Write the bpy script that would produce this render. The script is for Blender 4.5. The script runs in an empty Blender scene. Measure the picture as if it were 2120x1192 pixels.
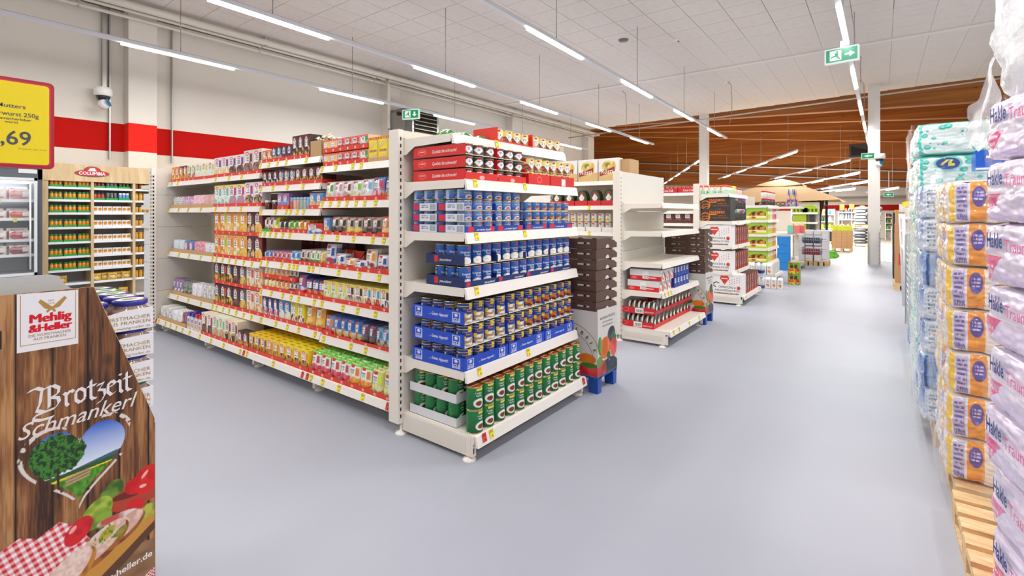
import bpy, math, random
import numpy as np
from mathutils import Vector, Matrix, noise as mnoise
rnd = random.Random(7)
SC = bpy.context.scene
COL = SC.collection
# ------------------------------------------------------------------ camera
cd = bpy.data.cameras.new('camera'); cam = bpy.data.objects.new('camera', cd); COL.objects.link(cam)
cam.location = (0, 0, 1.6); cam.rotation_euler = (math.radians(90), 0, math.atan2(763, 1010))
cd.sensor_width = 36; cd.lens = 36 * 1010 / 2120; cd.shift_y = -(596 - 440) / 2120; cd.clip_start = .05; cd.clip_end = 200
SC.camera = cam
# ------------------------------------------------------------------ world, exposure
W = bpy.data.worlds.new('world'); SC.world = W; W.use_nodes = True
W.node_tree.nodes['Background'].inputs[0].default_value = (.95, .97, 1, 1)
W.node_tree.nodes['Background'].inputs[1].default_value = .45
SC.view_settings.view_transform = 'Standard'; SC.view_settings.look = 'None'; SC.view_settings.gamma = 1
SC.view_settings.use_curve_mapping = False; SC.view_settings.exposure = 0.0
SC.cycles.max_bounces = 8; SC.cycles.diffuse_bounces = 6; SC.cycles.glossy_bounces = 3; SC.cycles.transparent_max_bounces = 12
SC.cycles.use_denoising = True; SC.cycles.caustics_reflective = False; SC.cycles.caustics_refractive = False
SC.cycles.sample_clamp_indirect = 6
LAMP_W = 44.0; TUBE_E = 22.0
# ------------------------------------------------------------------ colour + materials
def lin(h):
    if not isinstance(h, str): return tuple(h)
    o = []
    for i in (0, 2, 4):
        v = int(h[i:i+2], 16) / 255
        o.append(v / 12.92 if v <= .04045 else ((v + .055) / 1.055) ** 2.4)
    return tuple(o)
MATS = {}
def newmat(n):
    m = bpy.data.materials.new(n); m.use_nodes = True
    nt = m.node_tree; return m, nt, nt.nodes['Principled BSDF']
def nd(nt, t, **k):
    n = nt.nodes.new(t)
    for a, b in k.items(): setattr(n, a, b)
    return n
def bump(nt, b, scale, dist, strength=.4, coord='Object', detail=3):
    tc = nd(nt, 'ShaderNodeTexCoord'); no = nd(nt, 'ShaderNodeTexNoise'); bp = nd(nt, 'ShaderNodeBump')
    no.inputs['Scale'].default_value = scale; no.inputs['Detail'].default_value = detail
    bp.inputs['Strength'].default_value = strength; bp.inputs['Distance'].default_value = dist
    nt.links.new(tc.outputs[coord], no.inputs['Vector']); nt.links.new(no.outputs['Fac'], bp.inputs['Height'])
    nt.links.new(bp.outputs['Normal'], b.inputs['Normal']); return tc, no
def pm(name, rough=.5, metal=0, spec=.5, bs=0, bd=.001, coat=0):
    """a coloured material: the thing's own colours come from its mesh's colour attribute"""
    if name in MATS: return MATS[name]
    m, nt, b = newmat(name)
    a = nd(nt, 'ShaderNodeAttribute', attribute_name='Col'); nt.links.new(a.outputs['Color'], b.inputs['Base Color'])
    b.inputs['Roughness'].default_value = rough; b.inputs['Metallic'].default_value = metal
    b.inputs['Specular IOR Level'].default_value = spec; b.inputs['Coat Weight'].default_value = coat
    if bs: bump(nt, b, bs, bd)
    MATS[name] = m; return m
CARD = pm('printed_card', .45); MATTE = pm('matte_paper', .8, spec=.3, bs=90, bd=.0006); GLOSS = pm('glossy_print', .22, bs=25, bd=.002)
PAINT = pm('powder_coated_steel', .38); METAL = pm('tinned_metal', .25, metal=1); PLASTIC = pm('coloured_plastic', .3)
BAG = pm('crinkled_bag_print', .18, bs=14, bd=.012, coat=.6); GLASSY = pm('jar_content', .12, coat=.8)
GREY = pm('galvanised_metal', .4, metal=.7); CLOTH = pm('woven_cloth', .9, spec=.2, bs=200, bd=.001)
def emis(name, col, s):
    m, nt, b = newmat(name); b.inputs['Base Color'].default_value = (*lin(col), 1)
    b.inputs['Emission Color'].default_value = (*lin(col), 1); b.inputs['Emission Strength'].default_value = s; MATS[name] = m; return m
TUBE = emis('lamp_diffuser', 'fdfdff', TUBE_E)
def emis_attr(name, s):
    m = pm(name, .5); nt = m.node_tree; a = [n for n in nt.nodes if n.type == 'ATTRIBUTE'][0]; b = nt.nodes['Principled BSDF']
    nt.links.new(a.outputs['Color'], b.inputs['Emission Color']); b.inputs['Emission Strength'].default_value = s; return m
EXITM = emis_attr('backlit_sign', .85); EXITM.node_tree.links.remove(EXITM.node_tree.nodes['Principled BSDF'].inputs['Base Color'].links[0]); EXITM.node_tree.nodes['Principled BSDF'].inputs['Base Color'].default_value = (.02, .03, .03, 1); EXITM.node_tree.nodes['Principled BSDF'].inputs['Specular IOR Level'].default_value = 0; EXITM.node_tree.nodes['Principled BSDF'].inputs['Roughness'].default_value = .9
def ramp(nt, fac, stops):
    r = nd(nt, 'ShaderNodeValToRGB'); e = r.color_ramp.elements
    for i, (p, c) in enumerate(stops):
        x = e[i] if i < 2 else e.new(p)
        x.position = p; x.color = (*lin(c), 1)
    nt.links.new(fac, r.inputs[0]); return r
def woodmat(name, cols, sc=(1, 14, 14), rough=.5, knots=None, dist=1.5):
    m, nt, b = newmat(name); b.inputs['Roughness'].default_value = rough
    tc = nd(nt, 'ShaderNodeTexCoord'); mp = nd(nt, 'ShaderNodeMapping'); mp.inputs['Scale'].default_value = sc
    no = nd(nt, 'ShaderNodeTexNoise'); no.inputs['Scale'].default_value = 1; no.inputs['Detail'].default_value = 6; no.inputs['Distortion'].default_value = dist
    nt.links.new(tc.outputs['Object'], mp.inputs[0]); nt.links.new(mp.outputs[0], no.inputs['Vector'])
    r = ramp(nt, no.outputs['Fac'], [(.3, cols[0]), (.7, cols[1])] + ([(.5, cols[2])] if len(cols) > 2 else []))
    out = r.outputs[0]
    if knots:
        m2 = nd(nt, 'ShaderNodeMapping'); m2.inputs['Scale'].default_value = knots[0]
        vo = nd(nt, 'ShaderNodeTexVoronoi'); vo.inputs['Scale'].default_value = 1
        nt.links.new(tc.outputs['Object'], m2.inputs[0]); nt.links.new(m2.outputs[0], vo.inputs['Vector'])
        r2 = ramp(nt, vo.outputs['Distance'], [(knots[1], '000000'), (knots[1] + .05, 'ffffff')])
        mx = nd(nt, 'ShaderNodeMix', data_type='RGBA'); mx.inputs[6].default_value = (*lin(knots[2]), 1)
        nt.links.new(r2.outputs[0], mx.inputs[0]); nt.links.new(out, mx.inputs[7]); out = mx.outputs[2]
    nt.links.new(out, b.inputs['Base Color'])
    bp = nd(nt, 'ShaderNodeBump'); bp.inputs['Strength'].default_value = .15; bp.inputs['Distance'].default_value = .003
    nt.links.new(no.outputs['Fac'], bp.inputs['Height']); nt.links.new(bp.outputs[0], b.inputs['Normal'])
    MATS[name] = m; return m
OAK = woodmat('oak_veneer', ['c2a47a', 'dcc49c', 'cfb489'], (7, 7, .9), .5)
BEAMW = woodmat('glulam_timber', ['8a4812', 'b06c22', '9c5a18'], (.12, 3, 6), .55, knots=((1.5, 1, 6), .06, '5a3214'))
PALW = woodmat('pallet_timber', ['c9a578', 'eed3a6', 'dfbd8c'], (5, 22, 22), .75)
def floor_mat():
    m, nt, b = newmat('resin_floor')
    tc, no = bump(nt, b, 120, .0012, .22, 'Object', 2)
    n2 = nd(nt, 'ShaderNodeTexNoise'); n2.inputs['Scale'].default_value = .45; n2.inputs['Detail'].default_value = 4
    nt.links.new(tc.outputs['Object'], n2.inputs['Vector'])
    r = ramp(nt, n2.outputs['Fac'], [(.3, 'a4a8b3'), (.7, 'aeb1bc')])
    nt.links.new(r.outputs[0], b.inputs['Base Color']); b.inputs['Roughness'].default_value = .5; b.inputs['Specular IOR Level'].default_value = .4
    return m
FLOORM = floor_mat()
def plain_noise(name, c1, c2, scale, rough, bs=60, bd=.001):
    m, nt, b = newmat(name); tc, no = bump(nt, b, bs, bd)
    n2 = nd(nt, 'ShaderNodeTexNoise'); n2.inputs['Scale'].default_value = scale; n2.inputs['Detail'].default_value = 5
    nt.links.new(tc.outputs['Object'], n2.inputs['Vector']); r = ramp(nt, n2.outputs['Fac'], [(.3, c1), (.7, c2)])
    nt.links.new(r.outputs[0], b.inputs['Base Color']); b.inputs['Roughness'].default_value = rough; MATS[name] = m; return m
FLOOR2 = plain_noise('screed_floor', 'bdb6ad', 'c9c3ba', .6, .4)
WALLM = None
def wall_mat():
    m, nt, b = newmat('painted_blockwork'); b.inputs['Roughness'].default_value = .8; b.inputs['Specular IOR Level'].default_value = .15
    a = nd(nt, 'ShaderNodeAttribute', attribute_name='Col')
    tc = nd(nt, 'ShaderNodeTexCoord'); mp = nd(nt, 'ShaderNodeMapping'); mp.inputs['Rotation'].default_value = (math.pi/2, 0, math.pi/2)
    br = nd(nt, 'ShaderNodeTexBrick'); br.inputs['Scale'].default_value = 1; br.inputs['Brick Width'].default_value = 1.0; br.inputs['Row Height'].default_value = .5
    br.inputs['Mortar Size'].default_value = .006; br.inputs['Color1'].default_value = (1, 1, 1, 1); br.inputs['Color2'].default_value = (1, 1, 1, 1); br.inputs['Mortar'].default_value = (0, 0, 0, 1)
    sx = nd(nt, 'ShaderNodeSeparateXYZ'); cx = nd(nt, 'ShaderNodeCombineXYZ')
    nt.links.new(tc.outputs['Object'], sx.inputs[0]); nt.links.new(sx.outputs[1], cx.inputs[0]); nt.links.new(sx.outputs[2], cx.inputs[1]); nt.links.new(cx.outputs[0], br.inputs['Vector'])
    bp = nd(nt, 'ShaderNodeBump'); bp.inputs['Strength'].default_value = .25; bp.inputs['Distance'].default_value = .004
    nt.links.new(br.outputs['Color'], bp.inputs['Height']); nt.links.new(bp.outputs[0], b.inputs['Normal']); nt.links.new(a.outputs['Color'], b.inputs['Base Color'])
    return m
WALLM = wall_mat()
CEILM = plain_noise('mineral_tile', 'd6cfc8', 'dcd6d0', 8, .85, 150, .002)
def film_mat(name, tr, tint, bs, rough=.12, add=.32):
    m = bpy.data.materials.new(name); m.use_nodes = True; nt = m.node_tree; nt.nodes.clear()
    o = nd(nt, 'ShaderNodeOutputMaterial'); mx = nd(nt, 'ShaderNodeMixShader'); t = nd(nt, 'ShaderNodeBsdfTransparent'); g = nd(nt, 'ShaderNodeBsdfPrincipled')
    g.inputs['Base Color'].default_value = (*lin(tint), 1); g.inputs['Roughness'].default_value = rough; g.inputs['Specular IOR Level'].default_value = .8
    fr = nd(nt, 'ShaderNodeLayerWeight'); fr.inputs[0].default_value = .35; mr = nd(nt, 'ShaderNodeMapRange'); mr.inputs[3].default_value = tr; mr.inputs[4].default_value = min(1, tr + add)
    nt.links.new(fr.outputs['Facing'], mr.inputs[0]); nt.links.new(mr.outputs[0], mx.inputs[0]); nt.links.new(t.outputs[0], mx.inputs[1]); nt.links.new(g.outputs[0], mx.inputs[2]); nt.links.new(mx.outputs[0], o.inputs[0])
    if bs:
        bump(nt, g, bs, .03, .9, 'Object', 4); n = nt.nodes['Bump'] if 'Bump' in nt.nodes else None
        bp = [x for x in nt.nodes if x.type == 'BUMP'][0]; nt.links.new(bp.outputs[0], fr.inputs['Normal'])
    MATS[name] = m; return m
FILM = film_mat('stretch_film', .03, 'eef4f6', 9); GLASS = film_mat('cabinet_glass', .06, 'dfe8e8', 0, .03); CLEAR = film_mat('clear_plastic', .25, 'eef2f4', 6)
THIN = film_mat('thin_film', .01, 'eef4f6', 7, .1, .10)
MILKY = film_mat('milky_film', .45, 'f4f6f8', 7, .2)
# ------------------------------------------------------------------ painter: flat print as a grid of small coloured faces
def vnoise(h, w, cells, seed):
    r = np.random.RandomState(seed); g = r.rand(int(cells[1]) + 2, int(cells[0]) + 2)
    y = np.linspace(0, cells[1], h, endpoint=False); x = np.linspace(0, cells[0], w, endpoint=False)
    yi = y.astype(int); xi = x.astype(int); fy = (y - yi)[:, None]; fx = (x - xi)[None]
    fy = fy * fy * (3 - 2 * fy); fx = fx * fx * (3 - 2 * fx)
    a = g[np.ix_(yi, xi)]; b = g[np.ix_(yi, xi + 1)]; c = g[np.ix_(yi + 1, xi)]; d = g[np.ix_(yi + 1, xi + 1)]
    return (a * (1 - fx) + b * fx) * (1 - fy) + (c * (1 - fx) + d * fx) * fy
def paint(ops, nx, ny, ss=3, seed=1, q=2.2):
    nx, ny = int(nx * q), int(ny * q)
    if q > 1: ss = 2
    h, w = ny * ss, nx * ss
    U, V = np.meshgrid((np.arange(w) + .5) / w, (np.arange(h) + .5) / h)
    im = np.zeros((h, w, 3)); im[:] = lin(ops[0])
    for k, o in enumerate(ops[1:]):
        t = o[0]
        if t == 'r': m = (U >= o[1]) & (V >= o[2]) & (U <= o[3]) & (V <= o[4]); im[m] = lin(o[5])
        elif t == 'e': m = ((U - o[1]) / o[3]) ** 2 + ((V - o[2]) / o[4]) ** 2 < 1; im[m] = lin(o[5])
        elif t == 'p':   # polygon
            m = np.zeros((h, w), bool); P = o[1]; j = len(P) - 1
            for i in range(len(P)):
                (xi, yi), (xj, yj) = P[i], P[j]
                if yi != yj: m ^= ((yi > V) != (yj > V)) & (U < (xj - xi) * (V - yi) / (yj - yi) + xi)
                j = i
            im[m] = lin(o[2])
        elif t == 'b':   # blob: ellipse with wobbling edge, two or three mottled colours
            n = vnoise(h, w, (5, 5), seed + k); n2 = vnoise(h, w, (o[7] if len(o) > 7 else 9,) * 2, seed + k + 50)
            m = ((U - o[1]) / o[3]) ** 2 + ((V - o[2]) / o[4]) ** 2 < .7 + .6 * n
            a, b = np.array(lin(o[5])), np.array(lin(o[6])); s = np.clip((n2 - .35) * 3.5, 0, 1)[..., None]; im[m] = (a * (1 - s) + b * s)[m]
        elif t == 't':   # lines of small print
            rows = o[6]; q = (V - o[2]) / (o[4] - o[2]) * rows; n = vnoise(h, w, (nx * .8, rows * 2), seed + k)
            m = (U >= o[1]) & (V >= o[2]) & (U <= o[3]) & (V <= o[4]) & ((q % 1) > .45) & (n > .35); im[m] = lin(o[5])
        elif t == 's':   # stripes along u (o[6]=count) in a rect
            q = (U - o[1]) / (o[3] - o[1]) * o[6]; m = (U >= o[1]) & (V >= o[2]) & (U <= o[3]) & (V <= o[4]) & ((q % 1) > .5); im[m] = lin(o[5])
        elif t == 'g':   # printed blend between two inks, bottom to top
            m = (U >= o[1]) & (V >= o[2]) & (U <= o[3]) & (V <= o[4]); s = np.clip((V - o[2]) / (o[4] - o[2]), 0, 1)[..., None]
            im[m] = (np.array(lin(o[5])) * (1 - s) + np.array(lin(o[6])) * s)[m]
        elif t == 'f': o[1](im, U, V)
    return im.reshape(ny, ss, nx, ss, 3).mean((1, 3))
# ------------------------------------------------------------------ geometry
TXT = {}
def text2d(s, bold=0.0, res=2):
    k = (s, bold, res)
    if k in TXT: return TXT[k]
    c = bpy.data.curves.new('t', 'FONT'); c.body = s; c.resolution_u = res; c.offset = bold
    o = bpy.data.objects.new('t', c); COL.objects.link(o); dg = bpy.context.evaluated_depsgraph_get(); m = o.evaluated_get(dg).to_mesh()
    v = np.array([tuple(x.co)[:2] for x in m.vertices]) if len(m.vertices) else np.zeros((1, 2)); f = [tuple(p.vertices) for p in m.polygons]
    o.evaluated_get(dg).to_mesh_clear(); bpy.data.objects.remove(o); bpy.data.curves.remove(c)
    lo, hi = v.min(0), v.max(0); TXT[k] = (v - [lo[0], 0], f, hi[0] - lo[0], lo[1], hi[1]); return TXT[k]
class G:
    def __init__(s): s.v = []; s.f = []; s.c = []; s.sm = []
    def add(s, vs, fs, cols, smooth=False):
        o = len(s.v); s.v.extend(tuple(p) for p in vs)
        one = isinstance(cols, str) or (len(cols) == 3 and not isinstance(cols[0], (tuple, list, str, np.ndarray)))
        if one: cols = lin(cols)
        for i, q in enumerate(fs):
            s.f.append(tuple(a + o for a in q)); s.c.append(cols if one else cols[i]); s.sm.append(smooth)
        return s
    def quad(s, a, b, c, d, col): return s.add([a, b, c, d], [(0, 1, 2, 3)], col)
    def box(s, x0, y0, z0, x1, y1, z1, col):
        return s.add([(x0, y0, z0), (x1, y0, z0), (x1, y1, z0), (x0, y1, z0), (x0, y0, z1), (x1, y0, z1), (x1, y1, z1), (x0, y1, z1)],
            [(3, 2, 1, 0), (4, 5, 6, 7), (0, 1, 5, 4), (1, 2, 6, 5), (2, 3, 7, 6), (3, 0, 4, 7)], col)
    def prism(s, pts, axis, a, b, col):
        """polygon pts (2D) extruded along axis from a to b; pts in the other two axes, in order"""
        f3 = {'x': lambda p, t: (t, p[0], p[1]), 'y': lambda p, t: (p[0], t, p[1]), 'z': lambda p, t: (p[0], p[1], t)}[axis]
        n = len(pts); return s.add([f3(p, a) for p in pts] + [f3(p, b) for p in pts], [tuple(range(n)), tuple(range(2 * n - 1, n - 1, -1))] + [(i, i + n, (i + 1) % n + n, (i + 1) % n) for i in range(n)], col)
    def lathe(s, prof, col, n=20, cx=0, cy=0, cols=None):
        vs = []; fs = []; cc = []
        for r, z in prof:
            for i in range(n): a = 2 * math.pi * i / n; vs.append((cx + r * math.cos(a), cy + r * math.sin(a), z))
        for k in range(len(prof) - 1):
            for i in range(n):
                j = (i + 1) % n; fs.append((k * n + i, k * n + j, (k + 1) * n + j, (k + 1) * n + i)); cc.append(lin(cols[k]) if cols else lin(col))
        s.add(vs, fs, cc, True)
        if prof[0][0] > 0: s.add(vs[:n], [tuple(range(n - 1, -1, -1))], cc[0])
        if prof[-1][0] > 0: s.add(vs[-n:], [tuple(range(n))], cc[-1])
        return s
    def tube(s, pts, r, col, n=8):
        P = [Vector(p) for p in pts]; vs = []; fs = []
        for i, p in enumerate(P):
            d = (P[min(i + 1, len(P) - 1)] - P[max(i - 1, 0)]).normalized()
            u = d.cross(Vector((0, 0, 1)) if abs(d.z) < .9 else Vector((1, 0, 0))).normalized(); w = d.cross(u)
            for k in range(n): a = 2 * math.pi * k / n; vs.append(p + u * (r * math.cos(a)) + w * (r * math.sin(a)))
        for i in range(len(P) - 1):
            for k in range(n): l = (k + 1) % n; fs.append((i * n + k, i * n + l, (i + 1) * n + l, (i + 1) * n + k))
        fs += [tuple(range(n - 1, -1, -1)), tuple(range(len(vs) - n, len(vs)))]; return s.add(vs, fs, col, True)
    def grid(s, fn, im, smooth=False):
        """fn(u,v)->point; im (ny,nx,3) painted print"""
        ny, nx = im.shape[:2]; vs = [fn(i / nx, j / ny) for j in range(ny + 1) for i in range(nx + 1)]; fs = []; cc = []
        for j in range(ny):
            for i in range(nx):
                a = j * (nx + 1) + i; fs.append((a, a + 1, a + nx + 2, a + nx + 1)); cc.append(tuple(im[j, i]))
        return s.add(vs, fs, cc, smooth)
    def text(s, t, fn, w, col, h=None, bold=0., shear=0., res=2):
        """fn(x,y)->point in metres; text from x=0, width w (height follows unless h gives the cap height)"""
        v, f, tw, lo, hi = text2d(t, bold, res); k = w / max(tw, 1e-6); ky = (h / .7) if h else k
        return s.add([fn((x + shear * y) * k, y * ky) for x, y in v], f, col)
    def mesh(s, name):
        m = bpy.data.meshes.new(name); m.from_pydata(s.v, [], s.f); n = np.array([len(f) for f in s.f])
        ca = m.color_attributes.new('Col', 'FLOAT_COLOR', 'CORNER'); c = np.ones((n.sum(), 4), np.float32)
        c[:, :3] = np.repeat(np.array(s.c, np.float32).reshape(-1, 3), n, 0); ca.data.foreach_set('color', c.ravel())
        m.polygons.foreach_set('use_smooth', np.array(s.sm, bool)); m.update(); return m
def setm(m, mat): m.materials.clear(); m.materials.append(mat); return m
def ob(name, mesh, mat=None, parent=None, loc=(0, 0, 0), rz=0, label=None, cat=None, group=None, kind=None, rot=None):
    if isinstance(mesh, G): mesh = mesh.mesh(name)
    if mat: setm(mesh, mat)
    o = bpy.data.objects.new(name, mesh); COL.objects.link(o); o.location = loc
    o.rotation_euler = rot if rot else (0, 0, rz)
    if parent: o.parent = parent
    tag(o, label, cat, group, kind); return o
LABELS = {}
def tag(o, label=None, cat=None, group=None, kind=None):
    if label:
        n = len(label.split())
        if n > 16 or n < 4: print('LABELLEN', n, label)
        o['label'] = label; LABELS.setdefault(label, []).append(group)
    if cat: o['category'] = cat
    if group: o['group'] = group
    if kind: o['kind'] = kind
def empty(name, loc, label, cat, group=None, rz=0, kind=None):
    o = bpy.data.objects.new(name, None); COL.objects.link(o); o.location = loc; o.rotation_euler = (0, 0, rz); o.empty_display_size = .1
    tag(o, label, cat, group, kind); return o
KIDS = {}
def copy_tree(o, loc=None, rz=None, label=None, group=None):
    c = o.copy(); COL.objects.link(c)
    if loc is not None: c.location = loc
    if rz is not None: c.rotation_euler = (0, 0, rz)
    if label: c['label'] = label; LABELS.setdefault(label, []).append(group)
    if group: c['group'] = group
    for ch in KIDS.get(o.name, []):
        d = ch.copy(); COL.objects.link(d); d.parent = c
        for g in KIDS.get(ch.name, []): e = g.copy(); COL.objects.link(e); e.parent = d
    return c
ORD = 'zeroth first second third fourth fifth sixth seventh eighth ninth tenth eleventh twelfth thirteenth fourteenth fifteenth sixteenth seventeenth eighteenth nineteenth twentieth'.split()
def ordn(i): return ORD[i] if i < len(ORD) else str(i) + 'th'
R90 = math.pi / 2
# ------------------------------------------------------------------ lamps (each lamp carries its own light)
def light_run(p0, p1, segs, zc, label, lampw=1.0, rod_off=(.8,), group='long strip lights hanging under the roof'):
    """p0,p1: ends (x,y,z) of the rail; segs: (start,length) along it; zc: height the rods hang from"""
    a, b = Vector(p0), Vector(p1); d = b - a; L = d.length; yaw = math.atan2(d.y, d.x); pitch = -math.asin(d.z / L)
    t = empty('strip_light', p0, label, 'light', group); t.rotation_euler = (0, pitch, yaw)
    g = G(); g.box(0, -.035, 0, L, .035, .055, 'd9dde2'); g.box(0, -.015, .055, L, .015, .07, 'b9bec4'); ob('rail', g, PAINT, t)
    m = None
    for s, l in segs:
        q = G().box(0, -.028, -.035, l, .028, -.002, 'ffffff'); ob('lamp_segment', q, TUBE, t, (s, 0, 0))
        if lampw:
            ld = bpy.data.lights.new('lamp_light', 'AREA'); ld.shape = 'RECTANGLE'; ld.size = l; ld.size_y = .1; ld.energy = LAMP_W * lampw * l / 1.6; ld.color = (1, .985, .965)
            lo = bpy.data.objects.new('lamp_light', ld); COL.objects.link(lo); lo.parent = t; lo.location = (s + l / 2, 0, -.06)
        for r in rod_off:
            wz = a.z + d.z * (s + r) / L
            if s + r < L and zc > wz: ob('suspension_wire', G().tube([(s + r, 0, .06), (s + r, 0, zc - wz)], .006, 'a8a6a2', 5), METAL, t)
    return t
def seg4(y0, n, first): return [(first + 3.37 * k - y0, 1.65) for k in range(n)]
RW = [(-9.15, 2.35, 'strip light row running closest to the left wall'), (-6.4, 2.5, 'strip light row passing above the dessert shelves, second from left wall'),
      (-3.76, 5.6, 'strip light row over the aisle behind the end display, third from left wall'), (-.45, 7.4, 'bright strip light row straight above the main aisle')]
for x0, f, lb in RW:
    y0 = -5.5; ff = f - 3.37 * 2
    while ff < y0: ff += 3.37
    y1 = 18.25 if x0 < -1 else 24.2
    sg = [s for s in seg4(y0, 9, ff) if s[0] + s[1] < y1 - y0 + .1]
    sl = -.035 if x0 < -1 else .004
    light_run((x0 - sl * 4, y0, 4.2), (x0 + sl * (y1 - 2), y1, 4.2), sg, 5.5, lb, .94 if x0 < -1 else 1.12)
light_run((2.7, -5.5, 4.2), (2.7, 18.2, 4.2), seg4(-5.5, 7, -4.5), 5.5, 'added unseen strip light row beyond the wrapped pallets on the right', .8)  # extra unseen row, added to light the right side
light_run((5.8, -5.5, 4.2), (5.8, 18.2, 4.2), seg4(-5.5, 7, -4.5), 5.5, 'added unseen strip light row farthest right beyond the pallets', .8)  # another unseen row, likewise added for its light
FARL = [((-13.8, 38, 3.8), (-5.78, 20.5, 3.8), 'leftmost slanting strip light of the far hall'), ((-8.55, 33.9, 3.8), (-2.38, 20.1, 3.8), 'second slanting strip light in the far hall, above the beige gazebo'),
        ((-6.38, 37.4, 3.8), (-1.0, 24.8, 3.8), 'third slanting strip light of the far hall, ending left of the near pillar'), ((-4.1, 35, 3.3), (-.72, 25.7, 3.3), 'fourth slanting strip light of the far hall, just beyond the gazebo tip'),
        ((-3.8, 37.1, 3.0), (-.45, 27.4, 3.0), 'fifth slanting strip light of the far hall, over the grey sacks'), ((-2.9, 33.1, 2.75), (-1, 29.1, 2.75), 'lowest small strip light before the grey duct in far hall'),
        ((-.65, 34.9, 2.75), (.67, 28.9, 2.75), 'small strip light right of the near pillar in far hall')]
for i, (a, b, lb) in enumerate(FARL):
    L = (Vector(b) - Vector(a)).length; n = max(1, int(L / 3.5)); st = L / n
    light_run(b, a, [(k * st + .1, min(1.9, st * .55)) for k in range(n)], 7.38, lb, 2.6, (.9,), 'strip lights of the far hall')
# ------------------------------------------------------------------ the building
def struct(name, g, mat, loc=(0, 0, 0), label=None, cat=None): return ob(name, g, mat, None, loc, label=label, cat=cat, kind='structure')
struct('floor', G().quad((-11.6, -7, 0), (9.1, -7, 0), (9.1, 20.0, 0), (-11.6, 20.0, 0), 'b0b4bf'), FLOORM)
struct('floor_far', G().quad((-20, 20.0, 0), (9.1, 20.0, 0), (9.1, 39, 0), (-20, 39, 0), 'c9c0b6'), FLOOR2)
g = G().box(-11, 19.9, 0, 2.5, 20.15, .006, 'c9c9c6')
for i in range(110): g.box(-10.9 + i * .122, 19.93, .006, -10.84 + i * .122, 20.12, .010, '8d8c88')
struct('trim_1', g, GREY)
WH, RD = 'e0dacf', 'b8110a'
g = G()
for y0, y1 in ((-7, 21.6),):
    for z0, z1, c in ((0, 2.75, WH), (2.75, 3.28, RD), (3.28, 5.41, WH)): g.quad((-11.5, y0, z0), (-11.5, y1, z0), (-11.5, y1, z1), (-11.5, y0, z1), c)
    g.quad((-11.5, y0, 5.41), (-11.5, y1, 5.41), (-11.62, y1, 5.41), (-11.62, y0, 5.41), WH)
struct('wall_left', g, WALLM)
struct('trim_2', G().box(-11.9, -7, 5.41, -11.6, 21.6, 5.75, 'b9b6ae'), MATTE)
for i, y in enumerate((2.95, 8.95, 14.85, 20.9)):
    g = G(); w = .45 if i < 3 else .6
    for z0, z1, c in ((0, 2.75, WH), (2.75, 3.28, 'e4200f'), (3.28, 5.5, WH)): g.box(-11.5, y, z0, -11.2, y + w, z1, c)
    struct('wall_pillar', g, MATTE, label=['white wall pillar with red band by the spice shelf', 'white wall pillar behind the wall heater', 'plain white wall pillar in the middle of the left wall', 'last white wall pillar at the corner of the timber hall'][i], cat='pillar')
g = G()
for z0, z1, c in ((0, 1.73, WH), (1.73, 2.1, RD), (2.1, 2.5, WH), (2.5, 8, 'c9c6c0')): g.quad((-20, 39, z0), (9.1, 39, z0), (9.1, 39, z1), (-20, 39, z1), c)
struct('wall_far', g, MATTE)
struct('wall_right', G().box(9.0, -7, 0, 9.1, 39, 8, 'e4e0d8'), MATTE); struct('wall_back', G().box(-11.6, -7.1, 0, 9.1, -7, 5.6, 'e4e0d8'), MATTE)
struct('wall_far_left', G().box(-20.1, 20, 0, -20, 39, 8, 'd8d3ca'), MATTE); struct('wall_corner', G().box(-20, 21.6, 0, -11.5, 21.7, 8, 'd8d3ca'), MATTE)
g = G(); g.box(-20, 19.6, 7.4, 9.1, 39.1, 7.5, 'c9a27a'); struct('roof', g, MATTE)  # unseen slab added above the beams to block light from outside
# duct and dark louvre high on the far wall
struct('air_duct', G().box(-2.6, 36.5, 2.62, 1.2, 38.9, 3.35, 'c5c2bd'), MATTE, label='long grey air duct high on the far wall', cat='duct')
struct('louvre', G().box(-7, 38.6, 2.6, -2.7, 38.95, 3.5, '4a4845'), MATTE, label='dark louvre panel left of the grey air duct', cat='louvre')
g = G().box(1.5, 38.7, 1.75, 3.1, 38.95, 2.75, 'd0201a'); wn = struct('window_1', g, PLASTIC); wn['kind'] = 'structure'
ob('pane', G().box(1.9, 38.65, 1.85, 2.9, 38.7, 2.6, 'dfe9f2'), EXITM, wn)
# ceiling slab and tiles
T = .65; ceil = struct('ceiling', G().box(-11.9, -7, 5.53, 9.1, 19.5, 5.6, 'c8c2ba'), MATTE)
def yend(x): return 20.55 - (x + 11.5) * .078
tm = {}
cand = []
for i in range(32):
    for j in range(43):
        x, y = -11.5 + i * T, -7 + j * T; ye = yend(x + T / 2)
        l = min(T, ye - y)
        if l < .1: continue
        d = (x * x + y * y) ** .5; vis = (-x * .6 + y * .8) > 2 and y > 1.5
        cand.append((0 if vis else 1, d, x, y, round(l, 2)))
cand.sort(); stuffg = G()
for k, (v, d, x, y, l) in enumerate(cand):
    if k < 300:
        if l not in tm: tm[l] = setm(G().box(.005, .005, 0, T - .005, l - .005, .028, 'd8d2cb').mesh('ceiling_tile'), CEILM)
        ob('ceiling_tile', tm[l], None, ceil, (x, y, 5.5))
    else: stuffg.box(x + .002, y + .002, 5.5, x + T - .002, y + l - .002, 5.528, 'd8d2cb')
ob('ceiling_tiles_rest', stuffg, CEILM, ceil, kind='stuff')
struct('trim_3', G().box(-11.5, 13.8, 5.47, 9, 13.95, 5.502, 'e2ddd6'), MATTE)
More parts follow.
